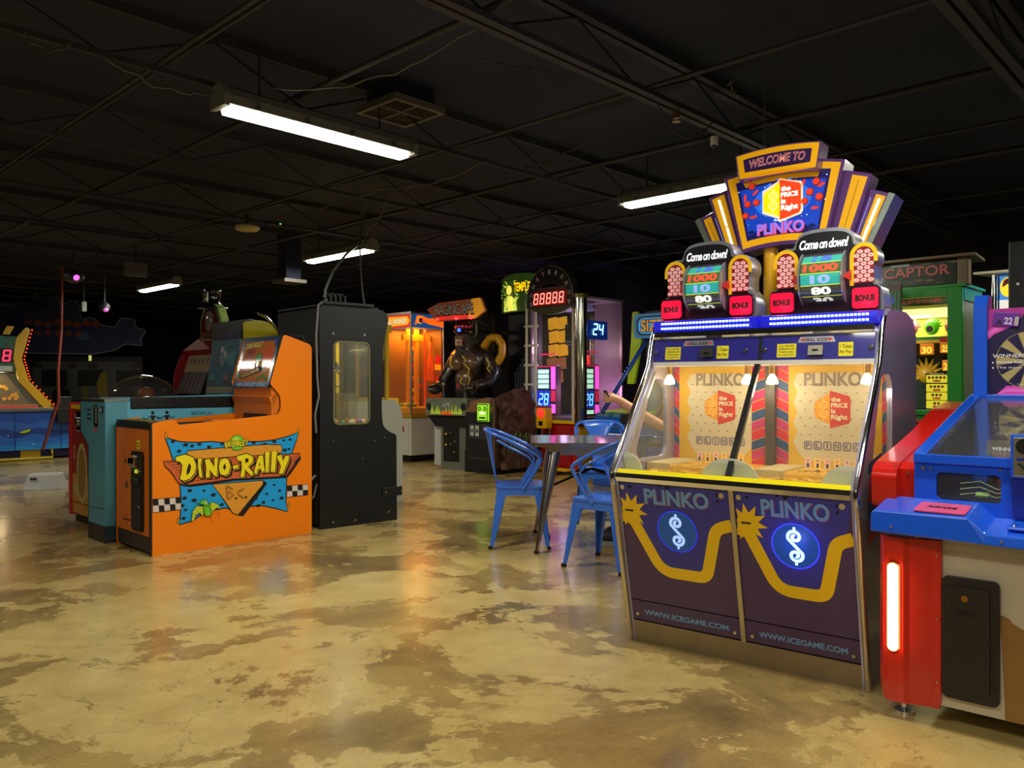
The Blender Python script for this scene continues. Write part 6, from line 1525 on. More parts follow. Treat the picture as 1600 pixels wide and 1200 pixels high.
for x, y in ((.97,.93),(.10,.93),(.12,.0)): MB().box((x-.02,y-.02,.75),(x+.02,y+.02,2.36),mat('post_mauve',(150,130,140),.35,.6)).build('corner_post', MD)
MB().box((.14,-.004,.75),(.86,.0,2.25),M_GLASS).build('glass_pane', MD); MB().box((.965,.06,.75),(.97,.91,2.34),M_HAZE).build('glass_pane', MD)
MB().box((.08,-.01,2.34),(1.0,.96,2.37),mat('roof_mauve',(150,140,160),.5)).build('roof', MD)
MB().box((.50,.92,.75),(.96,.93,2.34),mat('back_mauve',(120,104,126),.4)).build('back_glass', MD)
MB().lathe([(0,0),(.26,.0),(.22,.07),(.12,.10),(0,.11)], (.55,.45,2.22), mat('dish_violet',(150,140,190),.4,emit=(120,110,220),es=.3), 24).build('dish', MD)
# ladder
LW = mat('ladder_white',(214,212,190),.35)
ld_ = thing_part('ladder', MD)
for x in (.07,.235): MB().cyl((x,-.05,.03),(x,-.05,2.30),.020,LW,n=10).build('stile', ld_)
for i in range(7):
    z = .38+i*.27 + (.0 if i else .0); MB().cyl((.03,-.05,z),(.275,-.05,z),.017,LW,n=8).build('rung', ld_)
# arch sign
fo = circ(.535,2.36,.42,.43,30,0,180)+[(.115,2.24),(.955,2.24)]
ac = MB().prism(fo, 'y', -.10, .02, mat('arch_charcoal',(40,36,44),.45), holes=[circ(.535,2.38,.20,.17,16,20,160)]).build('arch_sign', MD, label='arched sign with a toothed rim reading MONSTER DROP')
for i in range(27):
    t_ = math.radians(2+i*6.5); c_, s_ = math.cos(t_), math.sin(t_)
    MB().box((.535+.41*c_-.016,-.07,2.36+.43*s_-.016),(.535+.41*c_+.016,-.01,2.36+.43*s_+.016),mat('rim_olive',(92,100,50),.45),ry=-t_).build('tooth', ac)
a = Art((0,-.1005,0),(1,0,0),(0,0,1), step=.002)
a.poly(circ(.535,2.36,.40,.412,30,0,180)+[(.135,2.25),(.245,2.25),(.245,2.36)]+circ(.535,2.36,.26,.27,30,180,0)[1:-1]+[(.825,2.36),(.825,2.25),(.935,2.25)], mat('arch_plum',(48,34,52),.4), 0)
a.ring(.535,2.36,.398,.41,mat('arch_line',(150,130,110),.4),1,n=40,a0=0,a1=180,sy=1.05)
for i, ch in enumerate('MONSTERDROP'):
    t_ = math.radians(192-20.4*i); a.text(ch, .535+.335*math.cos(t_), 2.36+.345*math.sin(t_), .046, .056, mat('arch_letter',(190,180,170),.4,emit=(190,180,170),es=.12), 1, bold=.0, rot=math.degrees(t_)-90)
a.rect(.30,2.455,.80,2.50,mat('plate_bronze',(120,90,76),.4),1)
a.text('BONUS TICKETS', .535, 2.478, .45, .022, M_BLK, 2)
a.build('sign_print', ac)
dg = B('score_display', MD, (.245,-.13,2.25),(.845,-.10,2.45), mat('score_case',(110,14,12),.4,emit=(120,10,8),es=.25),.006)
a = Art((0,-.1305,0),(1,0,0),(0,0,1), step=.002)
a.seg('88888', .268, 2.275, .080, .15, mat('digit_pink',(255,150,140),.4,emit=(255,120,105),es=2.6), 1, gap=.40)
for i in range(5): a.disc(.359+i*.112,2.282,.008,mat('digit_red2',(255,60,50),.4,emit=(255,50,40),es=2),1,n=6)
a.build('digits', dg)
MB().prism([(.10,2.25),(.98,2.25),(.80,2.17),(.62,2.14),(.45,2.14),(.25,2.19)], 'y', -.09, -.02, mat('valance_olive',(70,72,36),.5)).build('valance', MD)
# player boxes and lit inner columns
pb = B('button_box', MD, (.34,-.16,.60),(.52,-.03,.88), M_MY, .012)
MB().ball((.43,-.17,.81),(.06,.035,.06),mat('button_red_lit',(255,50,40),.3,emit=(255,40,30),es=1.8),16,10).build('red_button', pb); B('coin_slot', pb, (.39,-.165,.64),(.46,-.158,.70), M_BLACK)
B('box_lid', pb, (.34,-.16,.88),(.52,-.03,.90), mat('lid_red',(160,24,20),.4))
for x in (.36,.50): MB().cyl((x,-.06,.36),(x,-.06,.60),.012,M_STEEL,n=8).build('box_leg', pb)
MB().cyl((.43,-.03,.50),(.43,-.05,.50),.04,M_DARK,n=14).build('speaker', MD)
# two tall lit modules standing inside
M_MAG = mat('magenta_lit',(255,80,230),.4,emit=(255,70,225),es=2.6); M_SCR = mat('screen_pale',(190,240,240),.4,emit=(180,235,240),es=1.6); M_SBL = mat('screen_blue',(10,40,190),.4,emit=(10,50,230),es=1.0); M_SDG = mat('digit_cyan',(150,230,255),.4,emit=(120,215,255),es=3)
def module(ori, u_, lbl, n_):
    g = B('lit_module', MD, n_[0], n_[1], mat('module_dark',(40,36,60),.4), .01, label=lbl)
    a = Art(ori, u_, (0,0,1), step=.002)
    for i in range(4): a.rect(.04, .36+i*.068, .24, .415+i*.068, M_SCR, 1)
    a.rect(.02,.10,.26,.33,M_SBL,1); a.seg('28', .05, .13, .075, .16, M_SDG, 2, gap=.3); a.rect(.03,.02,.25,.07,M_SCR,1)
    a.rect(.28,.35,.36,.66,M_MAG,1); a.rect(.28,.18,.36,.33,mat('rose_lit',(220,30,90),.4,emit=(225,20,90),es=.9),1); a.rect(.28,.02,.36,.14,M_MAG,1); a.rect(.0,.655,.36,.67,mat('rose_lit'),2)
    a.build('module_face', g)
module((.08,.13,.78), (1,0,0), 'lit score module on the left inside the glass', ((.08,.131,.76),(.44,.25,1.46)))
module((.958,.06,.78), (0,1,0), 'lit score module facing the right-hand glass', ((.85,.06,.76),(.956,.44,1.46)))
for x, y, m_ in ((.62,.30,M_MAG),(.68,.55,mat('tube_red',(240,50,60),.4,emit=(250,40,50),es=1.2)),(.55,.6,mat('tube_red'))):
    MB().cyl((x,y,.78),(x,y,1.35 if m_ is M_MAG else 1.6),.022,m_,n=10).build('lit_tube', MD)
for x, y in ((.60,.35),(.75,.35),(.70,.6)): MB().cyl((x,y,.78),(x,y,2.15),.03,M_HAZE,n=12).build('clear_tube', MD)
q = B('timer_case', MD, (.9585,.16,1.80),(.963,.56,2.02) if 0 else (.9640,.60,2.05), mat('timer_blue',(16,34,90),.4,emit=(14,40,120),es=.5))
q.location = (.008,0,0)
a = Art((.9725,.18,1.82),(0,1,0),(0,0,1), step=.002)
a.seg('24', .08, .035, .10, .16, mat('digit_ice',(170,235,255),.4,emit=(140,220,255),es=3.2), 1, gap=.25); a.build('digits', q)
q = B('timer_case', MD, (.70,.01,1.72),(.855,.05,2.0), mat('timer_green',(40,56,50),.4), .02); a = Art((0,.0095,0),(1,0,0),(0,0,1),step=.002); a.rect(.72,1.80,.84,1.96,M_BLK,0); a.text('FEATURE',.78,1.757,.12,.02,mat('arch_letter'),0); a.build('print', q)
for z in (1.62,1.64): pass
MB().box((.02+.16,.10,1.60),(.46,.12,1.62),mat('rose_lit')).build('neon_strip', MD); MB().box((.955,.08,1.62),(.96,.40,1.64),mat('rose_lit')).build('neon_strip', MD)
for p, c_, e_ in (((.55,.45,1.7),(.85,.6,1.0),14),((.8,.62,1.1),(.85,.40,1.0),12),((.3,.4,1.1),(.6,.45,1.0),5)):
    ld = bpy.data.lights.new('drop_glow','POINT'); ld.energy = e_; ld.color = c_; ld.shadow_soft_size = .1
    lo = bpy.data.objects.new('drop_glow', ld); COL.objects.link(lo); lo.parent = MD; lo.location = p

# ------------------------------------------------------------------ ramp game, lime and blue
SZ = thing('ramp_game', 'lime and blue ramp game with a slanted blue rail, left of the tall purple pusher', 'arcade machine', (.96, 9.55, 0), -43.8)
M_SB = mat('ramp_blue',(24,80,170),.35,coat=.3); M_LIM = mat('ramp_lime',(190,214,20),.4)
B('base', SZ, (.0,.0,.0), (1.0,.75,.62), M_SB, .01)
MB().prism([(0,.62),(0,.74),(.10,.86),(.75,.90),(.75,.62)], 'x', .0, 1.0, M_SB).build('console', SZ)
MB().prism([(.10,.862),(.10,.872),(.60,.902),(.60,.89)], 'x', .02, .98, M_LIM).build('console_top', SZ, label='lime console top')
MB().prism([(-.004,.70),(.085,.855),(.10,.85),(.01,.69)], 'x', .03, .45, mat('control_slate',(60,110,130),.4)).build('control_panel', SZ)
B('display_hood', SZ, (.42,-.02,.74),(.9,.08,.86), M_BLACK, .01)
MB().box((.35,-.001,.05),(.355,.0,.60),M_LIM).build('panel_seam', SZ)
B('tower', SZ, (.25,.75,.0),(1.0,1.25,2.10), M_BLACK)
MB().prism([(.0,1.20),(.10,1.20),(.22,1.75),(.16,2.10),(.08,2.10),(.06,1.75)], 'y', .70, .75, M_LIM).build('side_fin', SZ, .006)
sgn = MB().prism(rrect(.16,1.76,.98,2.06,.06), 'y', .62, .72, mat('sign_teal',(30,110,150),.35,emit=(20,100,160),es=.3)).build('sign', SZ, .01, label='blue oval sign with amber letters')
a = Art((0,.6195,0),(1,0,0),(0,0,1),step=.002)
a.poly(rrect(.20,1.79,.95,2.03,.08), mat('sign_rim_navy',(20,40,90),.4), 0); a.poly(rrect(.23,1.815,.93,2.005,.07), mat('sign_sky',(50,150,210),.4,emit=(40,140,220),es=.5), 1)
a.text('SIZZLER', .58, 1.91, .62, .14, M_BLK, 2, bold=.07, grow=.02); a.text('SIZZLER', .58, 1.91, .62, .14, mat('sign_amber2',(214,150,50),.4,emit=(214,140,40),es=.4), 3, bold=.02, grow=.02)
a.build('sign_print', sgn)
MB().tube([(.16,-.02,.86),(.34,.62,1.72)], .026, mat('rail_blue',(22,50,130),.35), n=8).build('rail', SZ, label='slanted blue rail with small lights')
for i in range(22):
    p = Vector((.135,-.04,.90)).lerp(Vector((.315,.60,1.70)), i/21); MB().ball(p,.007,mat('rail_dot',(120,150,220),.4,emit=(120,150,230),es=.8),5,4).build('rail_light', SZ)
for i, (c_, y0, y1) in enumerate((((120,160,20),.20,.74),((20,90,50),.14,.66),((40,110,180),.10,.50))):
    MB().prism([(y0,.90),(y1,.90),(.74,1.65-i*.2),(.70,1.65-i*.2)], 'x', .50+i*.04, .52+i*.04, mat('ramp_c%d' % i, c_, .4)).build('ramp_wall', SZ)
B('ramp_board', SZ, (.40,.60,.9),(.95,.64,1.72), mat('ramp_white',(150,160,150),.4)); B('ramp_target', SZ, (.5,.585,1.2),(.62,.60,1.35), M_LRED)
ld = bpy.data.lights.new('ramp_glow','POINT'); ld.energy = 3; ld.color = (.8,1,.6); lo = bpy.data.objects.new('ramp_glow', ld); COL.objects.link(lo); lo.parent = SZ; lo.location = (.6,.2,1.5)
# ------------------------------------------------------------------ red and blue coin game, right foreground
RW = thing('wheel_coin_game', 'red and blue coin game with a glowing amber slot light, right edge of the picture', 'arcade machine', (1.325, 2.89, 0), -41)
M_RR = mat('racer_red', (206, 30, 20), .22, coat=.6); M_RB = mat('racer_blue', (26, 90, 226), .26, coat=.5); M_RBD = mat('racer_blue_deep', (24, 48, 150), .3, coat=.4)
MT = mat('pale_laminate', (196, 184, 160), .4); M_TAN = mat('bare_board', (150, 108, 52), .6, noise=.15)
cabn = MB().prism([(.05,.075),(.05,.66),(1.0,.66),(1.0,.075)], 'x', .12, 1.05, MT).build('cabinet', RW)
a = Art((0,.0495,0),(1,0,0),(0,0,1))
a.poly([(.385,.075),(.385,.115),(.372,.42),(.378,.425),(.40,.415),(.405,.405),(.43,.39),(.45,.385),(.455,.18),(.60,.14),(.60,.075)], M_TAN, 0)
a.poly([(.385,.075),(.60,.075),(.60,.02),(.39,.02)], M_TAN, 0) if 0 else None
a.poly(rrect(.448,.10,.75,.38,.012), mat('paper_white',(206,200,186),.5), 1)
a.stroke([(.44,.56),(.455,.53),(.46,.50),(.45,.47)], .002, M_TAN, 1)
a.build('worn_patch', cabn, label='worn brown patch where the white covering has come off')
dr = MB().prism(rrect(.198,.115,.372,.535,.02), 'y', .030, .050, mat('door_brown_black',(34,28,28),.45)).build('coin_door', RW, .003, label='black coin door')
MB().prism(rrect(.214,.145,.345,.505,.012), 'y', .022, .030, mat('door_brown_black')).build('door_leaf', dr, .002)
MB().cyl((.272,.022,.468),(.272,.016,.468),.011,M_BRASS,n=16).build('lock', dr); MB().prism(rrect(.245,.41,.30,.422,.005),'y',.018,.0221,M_BLK).build('pull_slot', dr)
for p in ((.285,.0295,.522),(.36,.0295,.42),(.36,.0295,.18),(.28,.0295,.125),(.205,.0295,.44)): screws([p], dr, .005, material=M_DARK, h=.003)
# red corner column
pl = [(.0,.16),(-.004,.03),(.012,.004),(.03,.0),(.082,.0),(.10,.012),(.168,.030),(.197,.034),(.197,.16)]
m = MB(); n = len(pl); cxp, cyp = .09, .08
lev = [(.062,.92),(.09,.97),(.14,1.0),(.655,1.0)]
vs = []
for z, k_ in lev:
    for x, y in pl: vs.append((cxp+(x-cxp)*k_, cyp+(y-cyp)*k_+ (0 if k_ == 1 else .004), z))
m.add(vs, [(j*n+i, j*n+(i+1) % n, (j+1)*n+(i+1) % n, (j+1)*n+i) for j in range(3) for i in range(n)] + [tuple(range(n))[::-1], tuple(3*n+i for i in range(n))], M_RR)
col = m.build('corner_column', RW, .004, label='glossy red corner column')
MB().prism(rrect(.024,.240,.074,.570,.025), 'y', -.003, .0, mat('lamp_recess',(120,16,10),.3)).build('lamp_recess', col)
hl = MB().prism(rrect(.031,.248,.067,.562,.018), 'y', -.009, -.003, mat('amber_tube',(255,225,150),.4,emit=(255,196,96),es=5.0)).build('slot_light', col, .002, label='glowing amber light strip')
ld = bpy.data.lights.new('slot_glow','AREA'); ld.shape = 'RECTANGLE'; ld.size = .04; ld.size_y = .30; ld.energy = .9; ld.color = (1,.62,.22)
lo = bpy.data.objects.new('slot_glow', ld); COL.objects.link(lo); lo.parent = hl; lo.location = (.049,-.013,.405); lo.rotation_euler = (math.radians(90),0,0)
for z in (.16,.38,.60): screws([(.185,.031,z)], col, .005)
for x in (.06,.85): MB().cyl((x,.10,.0),(x,.10,.012),.035,M_CHROME,n=18).cyl((x,.10,.012),(x,.10,.075),.012,M_CHROME,n=10).build('levelling_foot', RW)
MB().cyl((.85,.85,.0),(.85,.85,.075),.03,M_CHROME,n=12).build('levelling_foot', RW); MB().cyl((.15,.85,.0),(.15,.85,.075),.03,M_CHROME,n=12).build('levelling_foot', RW)
# shelf
sh = MB()
xs = [(-.012,.752),(.0,.765),(.295,.768),(.345,.722),(1.05,.715)]
fr = [(-.012,.676),(1.05,.662)]
vs = []
for x, z in xs: vs += [(x,-.055,z-.012),(x,.13,z+.02)]
k_ = len(vs)
for x, z in xs: zb = .676-.013*(x+.012)/1.06; vs += [(x,-.062,zb),(x,.13,zb)]
fs = []
for i in range(4):
    a0, a1 = 2*i, 2*i+2; b0, b1 = k_+a0, k_+a1
    fs += [(a0,a1,a1+1,a0+1),(b0,b0+1,b1+1,b1),(a0,b0,b1,a1),(a0+1,a1+1,b1+1,b0+1)]
fs += [(0,1,k_+1,k_),(8,k_+8,k_+9,9)]
sh.add(vs, fs, M_RB); shf = sh.build('shelf', RW, .006)
q = MB().prism(rrect(.125,-.045,.285,.075,.012), 'z', .0, .004, mat('label_pink',(214,76,130),.4)).build('shelf_label', shf, loc=(0,0,.766)); q.rotation_euler = (math.radians(8),0,0)
a = Art((.125,-.04,.0045),(1,0,0),(0,1,0)); 
for i in range(9): a.stroke([(.01,.01+i*.012),(.15,.01+i*.012)], .002, mat('label_pale',(236,140,180),.4), 0)
a.text('FORTUNE', .08, .055, .09, .022, M_BLK, 1, bold=.03, shear=.2); a.build('lettering', q)
screws([(.395,-.062,.690),(.06,-.062,.700)], shf, .006)
B('coin_tray', shf, (.40,-.02,.722),(.9,.09,.735), M_RB, .008)
for x in (.42,.47): screws([(x,.0,.735)], shf, .006, n=(0,0,1))
# upper front with window
uf = MB().prism([(.088,.74),(.385,.74),(.385,.945),(.088,.945)], 'y', .12, .14, M_RB, holes=[rrect(.160,.787,.362,.884,.018)]).build('upper_panel', RW, label='blue front panel with a dark window')
B('panel_side', RW, (.385,.12,.74),(1.05,.14,.945), M_RB)
MB().prism([(.40,.75),(.46,.75),(.445,.885),(.392,.885)], 'y', .10, .125, M_RBD).build('chute_cover', RW)
B('front_bar', RW, (.088,.105,.915),(1.05,.125,.948), M_RB, .003); 
MB().prism(rrect(.162,.789,.360,.882,.017), 'y', .134, .137, M_GLASS).build('window_glass', uf)
screws([(.118,.1195,.896)], uf, .010); screws([(.144,.1195,.897)], uf, .006); screws([(.36,.119,.905)], uf, .006)
B('inner_floor', RW, (.10,.14,.74),(1.0,1.0,.76), mat('inner_navy',(26,28,60),.4)); B('inner_side', RW, (.088,.14,.76),(.10,1.05,.95), mat('inner_navy'))
for i in range(3): MB().tube([(.22,.20,.84-.02*i),(.28,.22,.85-.02*i),(.34,.18,.83-.015*i),(.375,.19,.835-.01*i)], .0022, mat('inner_wire',(160,190,150),.4), n=5).build('inner_wire', RW)
MB().box((.27,.19,.80),(.31,.22,.808),mat('wire_clip',(150,190,120),.5),rx=.3).build('wire_clip', RW); MB().cyl((.345,.22,.80),(.345,.22,.86),.012,mat('inner_coil',(110,50,30),.4),n=10).build('coil', RW)
# blue side rail, top rail, posts, sloping glass
def sl(y): return .948+(y-.12)*(1.150-.948)/(1.05-.12)
MB().prism([(.12,.93),(.12,.951),(1.05,1.153),(1.08,1.153),(1.08,1.10),(1.02,1.10),(.20,.93)], 'x', .086, .128, M_RB).build('side_rail', RW, .003, label='sloping blue side rail')
B('top_rail', RW, (.086,1.03,1.115),(1.05,1.08,1.153), M_RB, .003)
MB().prism([(.142,.872),(.142,.84),(1.03,1.05),(1.03,1.105)], 'x', .104, .114, M_RBD).build('inner_rail', RW)
MB().prism([(.13,.940),(.13,.944),(1.03,1.138),(1.03,1.134)], 'x', .129, 1.04, M_GLASS).build('top_glass', RW)
MB().prism([(.13,.90),(1.03,1.10),(1.03,.76),(.13,.76)], 'x', .090, .094, glass('smoked_side',(80,80,100),.15,.05)).build('side_glass', RW)
ps = MB().prism([(1.03,.76),(1.03,1.55),(1.06,1.60),(1.14,1.60),(1.14,.76)], 'x', .100, .155, M_RB).build('post', RW, .005, label='blue upright post')
bp = B('back_board', RW, (.155,1.06,.80),(.95,1.10,1.535), mat('board_indigo',(30,22,70),.35,coat=.3))
M_WG = mat('wheel_gold',(176,160,104),.4); M_PK = mat('board_pink',(214,70,180),.4,emit=(214,60,180),es=.12); M_PK2 = mat('board_pink2',(236,120,210),.4)
a = Art((.155,1.0595,.80),(1,0,0),(0,0,1)); w_ = .795
def wheel(cx, cz, r, flip=1):
    a.disc(cx, cz, r, mat('board_indigo'), 1, n=40) ; a.ring(cx, cz, r*.985, r, M_WG, 2, n=48)
    for i in range(9):
        t0 = math.radians(i*40+12); t1 = math.radians(i*40+30)
        t2 = t1+math.radians(4*flip)
        a.poly([(cx+.10*r*math.cos(t0), cz+.10*r*math.sin(t0)), (cx+r*math.cos(t0), cz+r*math.sin(t0)), (cx+r*math.cos((t0+t1)/2), cz+r*math.sin((t0+t1)/2)), (cx+r*math.cos(t1), cz+r*math.sin(t1)), (cx+.16*r*math.cos(t2), cz+.16*r*math.sin(t2))], M_WG, 2)
wheel(.155, .505, .125); wheel(.165, .245, .125, -1)  # lower flipped wheel is the upper one's reflection, painted on the board
wt = mat('board_white',(236,236,240),.4)
a.rect(.015,.475,.33,.478,mat('board_indigo'),4)
a.text("WINNERS' WHEEL", .135, .525, .235, .017, wt, 5, bold=.01); a.text('World Rally Championship', .155, .495, .25, .015, wt, 5, bold=.02); a.text('The most exciting wheel', .155, .472, .25, .013, wt, 5)
for z in (.495,.472): a.disc(.018, z, .004, wt, 5, n=8)
a.text('WWW.', .18, .41, .04, .007, wt, 5, bold=.03); a.text('Copyright 1998 Rally', .16, .398, .10, .007, wt, 5)
a.text('World Rally wheel', .165, .285, .18, .012, mat('board_reflected_text',(150,150,160),.4), 5); a.text('WINNERS WHEEL', .16, .245, .16, .012, mat('board_reflected_text'), 5)  # dim words painted as the reflection of the lettering above
for i in range(4):
    c_ = (M_PK, M_PK2, M_PK, mat('board_pink3',(170,40,150),.4))[i]; o = i*.013
    a.poly([(0,.735),(0,.60+o),(.02,.62+o),(.10,.66+o*.8),(.13,.70),(.16,.735)], c_, 1+i)
    a.poly([(0,.352),(.03,.352),(.07,.392-o),(w_,.392-o),(w_,.352)], c_, 1+i)
a.disc(.245,.69,.012,mat('orange_dot',(236,110,20),.4),5)
a.build('board_print', bp)
tk = B('ticket_sticker', RW, (.175,1.045,1.455),(.275,1.058,1.515), mat('sticker_violet',(96,40,150),.35), .002, ry=.12)
a = Art((.175,1.0445,1.455),(1,0,-.12),(.12,0,1)); a.text('A', .022, .022, .022, .024, M_BLK, 0, bold=.03); a.text('22', .056, .030, .03, .028, mat('sticker_lilac',(220,200,240),.4), 0, bold=.03); a.rect(.080,.012,.094,.05,mat('paper_white'),0); a.text('TICKET',.087,.031,.03,.006,M_BLK,1,rot=90)
a.build('print', tk)
# perspex deflector with WINNER, inner
MB().box((.30,.22,.95),(.40,.224,1.0),M_HAZE).build('deflector', RW)
a = Art((.30,.2195,.952),(1,0,0),(0,0,1)); a.text('WINNER', .055, .018, .075, .012, mat('deflector_white',(210,212,216),.4), 0, bold=.04); a.build('deflector_print', RW)
mp = B('coin_mechanism', RW, (.395,.085,.884),(.56,.105,1.03), M_RB, .004)
B('mechanism_plate', mp, (.404,.078,.890),(.55,.085,1.022), M_STEEL, .003)
MB().cyl((.438,.078,.992),(.438,.070,.992),.026,M_CHROME,n=24).build('coin_entry', mp); B('coin_slit', mp, (.436,.068,.973),(.440,.0705,1.012), M_BLK)
B('reject_slot', mp, (.414,.074,.944),(.47,.0779,.952), M_RBD); MB().tube([(.42,.075,.935),(.44,.072,.915),(.44,.072,.895)], .005, M_BLACK, n=6).build('reject_lever', mp)
# red fin over the left side
fin = [(.105,.742),(.092,.76),(.088,.862),(.105,.893),(.14,.908),(.40,.955),(.62,1.0),(.95,1.085),(1.25,1.118),(1.36,1.112),(1.38,1.08),(1.30,1.06),(.95,1.03),(.40,.88),(.14,.80),(.14,.742)]
fn = MB().prism(rpoly(fin, [.01,.01,.02,.02,.02,0,0,.05,.05,.02,.02,.05,.05,.05,.05,0]), 'x', -.052, .034, M_RR).build('side_fin', RW, .018, label='glossy red sweeping side fin', seg=3)
MB().prism([(.142,.745),(.142,.885),(.17,.908),(.40,.950),(.62,.995),(.95,1.080),(1.10,1.10),(1.10,.745)], 'x', .033, .085, M_RR).build('side_cheek', RW)
screws([(.03,.10,.9)], fn, .004); screws([(.06,.141,.872),(.06,.141,.765)], fn, .006)
B('rear_cabinet', RW, (.16,1.10,.0),(.95,1.2,1.5), M_BLACK)

# ------------------------------------------------------------------ violet upright behind it
VU = thing('upright_game', 'black-framed upright with a violet lit board, top right behind the red and blue coin game', 'arcade machine', (3.20, 5.16, 0), -41)
B('cabinet', VU, (.0,.0,.0),(.75,.45,2.12), M_BLACK, .01)
vb = B('board', VU, (.09,-.012,1.55),(.75,-.001,2.05), mat('violet_board',(92,92,200),.35,emit=(80,80,210),es=.55))
a = Art((.09,-.0125,1.55),(1,0,0),(0,0,1)); a.text('VR', .15, .38, .16, .12, mat('ink_navy',(30,30,70),.4), 0, bold=.06); a.rect(.09,.0,.66,.22,mat('violet_rose',(200,60,120),.4,emit=(200,50,120),es=.3),0); a.build('print', vb)
screws([(.055,-.003,1.84)], VU, .012)
# canopied game further back
CG = thing('canopy_game', 'machine with a white pointed canopy and lit letter sign, far right behind the post', 'arcade machine', (4.22, 7.0, 0), -43.8)
B('cabinet', CG, (.02,.05,.0),(.7,.5,1.8), M_BLACK)
MB().prism([(-.14,-.10),(.7,-.10),(.7,.5),(-.05,.3)], 'z', 2.16, 2.18, mat('canopy_cream',(214,206,180),.5)).build('canopy', CG)
MB().cyl((.0,.0,.0),(.0,.0,2.16),.03,M_CHROME,n=12).build('post', CG)
q = B('sign', CG, (.04,.0,1.85),(.5,.04,2.14), mat('sign_lightblue',(60,130,200),.4,emit=(60,130,210),es=.8))
a = Art((.04,-.0005,1.85),(1,0,0),(0,0,1),step=.002); a.rect(0,0,.46,.08,mat('sign_pale2',(230,226,214),.4,emit=(230,226,214),es=.7),0)
a.disc(.06,.19,.055,mat('sign_yel3',(240,200,40),.4,emit=(240,200,40),es=.9),1,ry=.085); a.text('e',.06,.19,.06,.12,mat('sign_maroon',(110,20,50),.4),2,bold=.05); a.build('print', q)

# ------------------------------------------------------------------ green gator game
GC = thing('gator_game', 'bright green cabinet lettered GATOR CAPTOR with spiky monster eyes inside, right of the pusher', 'arcade machine', (3.1, 6.3, 0), -43.8)
M_GG = mat('cabinet_green',(16,120,30),.35,coat=.2); M_GD = mat('dark_jungle',(26,38,22),.3,.2,coat=.5,noise=.5,nscale=10)
B('stile', GC, (.298,.0,.0),(.40,.05,1.94), M_GG, .006); B('stile', GC, (-.70,.0,.0),(-.62,.05,1.94), M_GG, .006)
B('lintel', GC, (-.62,.0,1.875),(.298,.05,1.94), M_GG, .004); B('sill', GC, (-.62,-.02,.96),(.298,.05,1.0), M_GG, .004)
B('lower_front', GC, (-.62,.01,.10),(.298,.04,.96), mat('green_lower',(20,150,40),.35)); B('lower_cabinet', GC, (-.68,.05,.0),(.38,.56,.96), M_GG)
B('coin_tray', GC, (-.3,-.14,.80),(.27,.0,.92), M_GD, .02); B('tray_trim', GC, (.0,-.15,.905),(.25,-.02,.925), mat('tray_red',(150,40,24),.4))
B('side_frame', GC, (.38,.05,.96),(.40,.56,1.0), M_GG); B('side_frame', GC, (.38,.52,1.0),(.40,.56,1.94), M_GG); B('side_frame', GC, (.38,.05,1.84),(.402,.56,1.94), M_GG)
B('side_pane', GC, (.385,.05,1.0),(.390,.52,1.84), mat('dusty_pane',(96,104,84),.35,noise=.25,nscale=4))
B('roof', GC, (-.70,.0,1.94),(.42,.58,1.96), M_GG)
mq2 = B('marquee', GC, (-.80,.03,1.96),(.36,.40,2.16), M_GD, .01, label='dark jungle marquee reading GATOR CAPTOR')
MB().prism([(-.85,-.04),(.50,-.04),(.46,.40),(-.85,.45)], 'z', 2.16, 2.18, mat('roof_bark',(96,80,48),.5,noise=.3)).build('marquee_roof', mq2, .004)
B('marquee_post', mq2, (.36,.02,1.95),(.44,.10,2.16), mat('roof_bark'), .01)
a = Art((0,.0295,0),(1,0,0),(0,0,1),step=.0015)
a.text('GATOR CAPTOR', -.16, 2.075, .94, .085, M_BLK, 0, bold=.06, grow=.02); a.text('GATOR CAPTOR', -.16, 2.08, .94, .08, mat('marquee_rust',(150,64,50),.35,emit=(140,60,44),es=.15), 1, bold=.02, grow=.02)
rr = random.Random(5)
for i in range(26):
    x = rr.uniform(-.78,.34); z = rr.choice((rr.uniform(1.975,2.01),rr.uniform(2.13,2.15))); a.poly([(x-.04,z),(x,z+.012),(x+.05,z),(x,z-.008)], mat('leaf_dim_%d' % (i % 3), ((60,80,50),(96,84,40),(40,60,40))[i % 3], .4), 0)
a.rect(-.12,2.13,.02,2.15,mat('painted_glare',(150,170,150),.3),1)  # pale rectangle painted as glare along the marquee's top
a.build('marquee_print', mq2)
# bamboo-print wing at the left front of the header
wg = B('header_wing', GC, (-.14,-.24,1.74),(.04,-.20,1.96), mat('wing_brown',(64,44,36),.5))
a = Art((-.14,-.2405,1.74),(1,0,0),(0,0,1),step=.0015); a.rect(.03,.0,.18,.18,mat('wing_teal',(18,58,50),.35),0)
for i in range(6): a.stroke([(.045+i*.024,.0),(.04+i*.025,.09),(.05+i*.024,.175)], .004, mat('bamboo',(90,150,40),.4), 1)
a.disc(.12,.10,.018,mat('parrot_blue',(30,70,170),.4),1,ry=.03); a.build('wing_print', wg); B('wing_arm', GC, (-.12,-.20,1.93),(-.08,.03,1.96), M_GG)
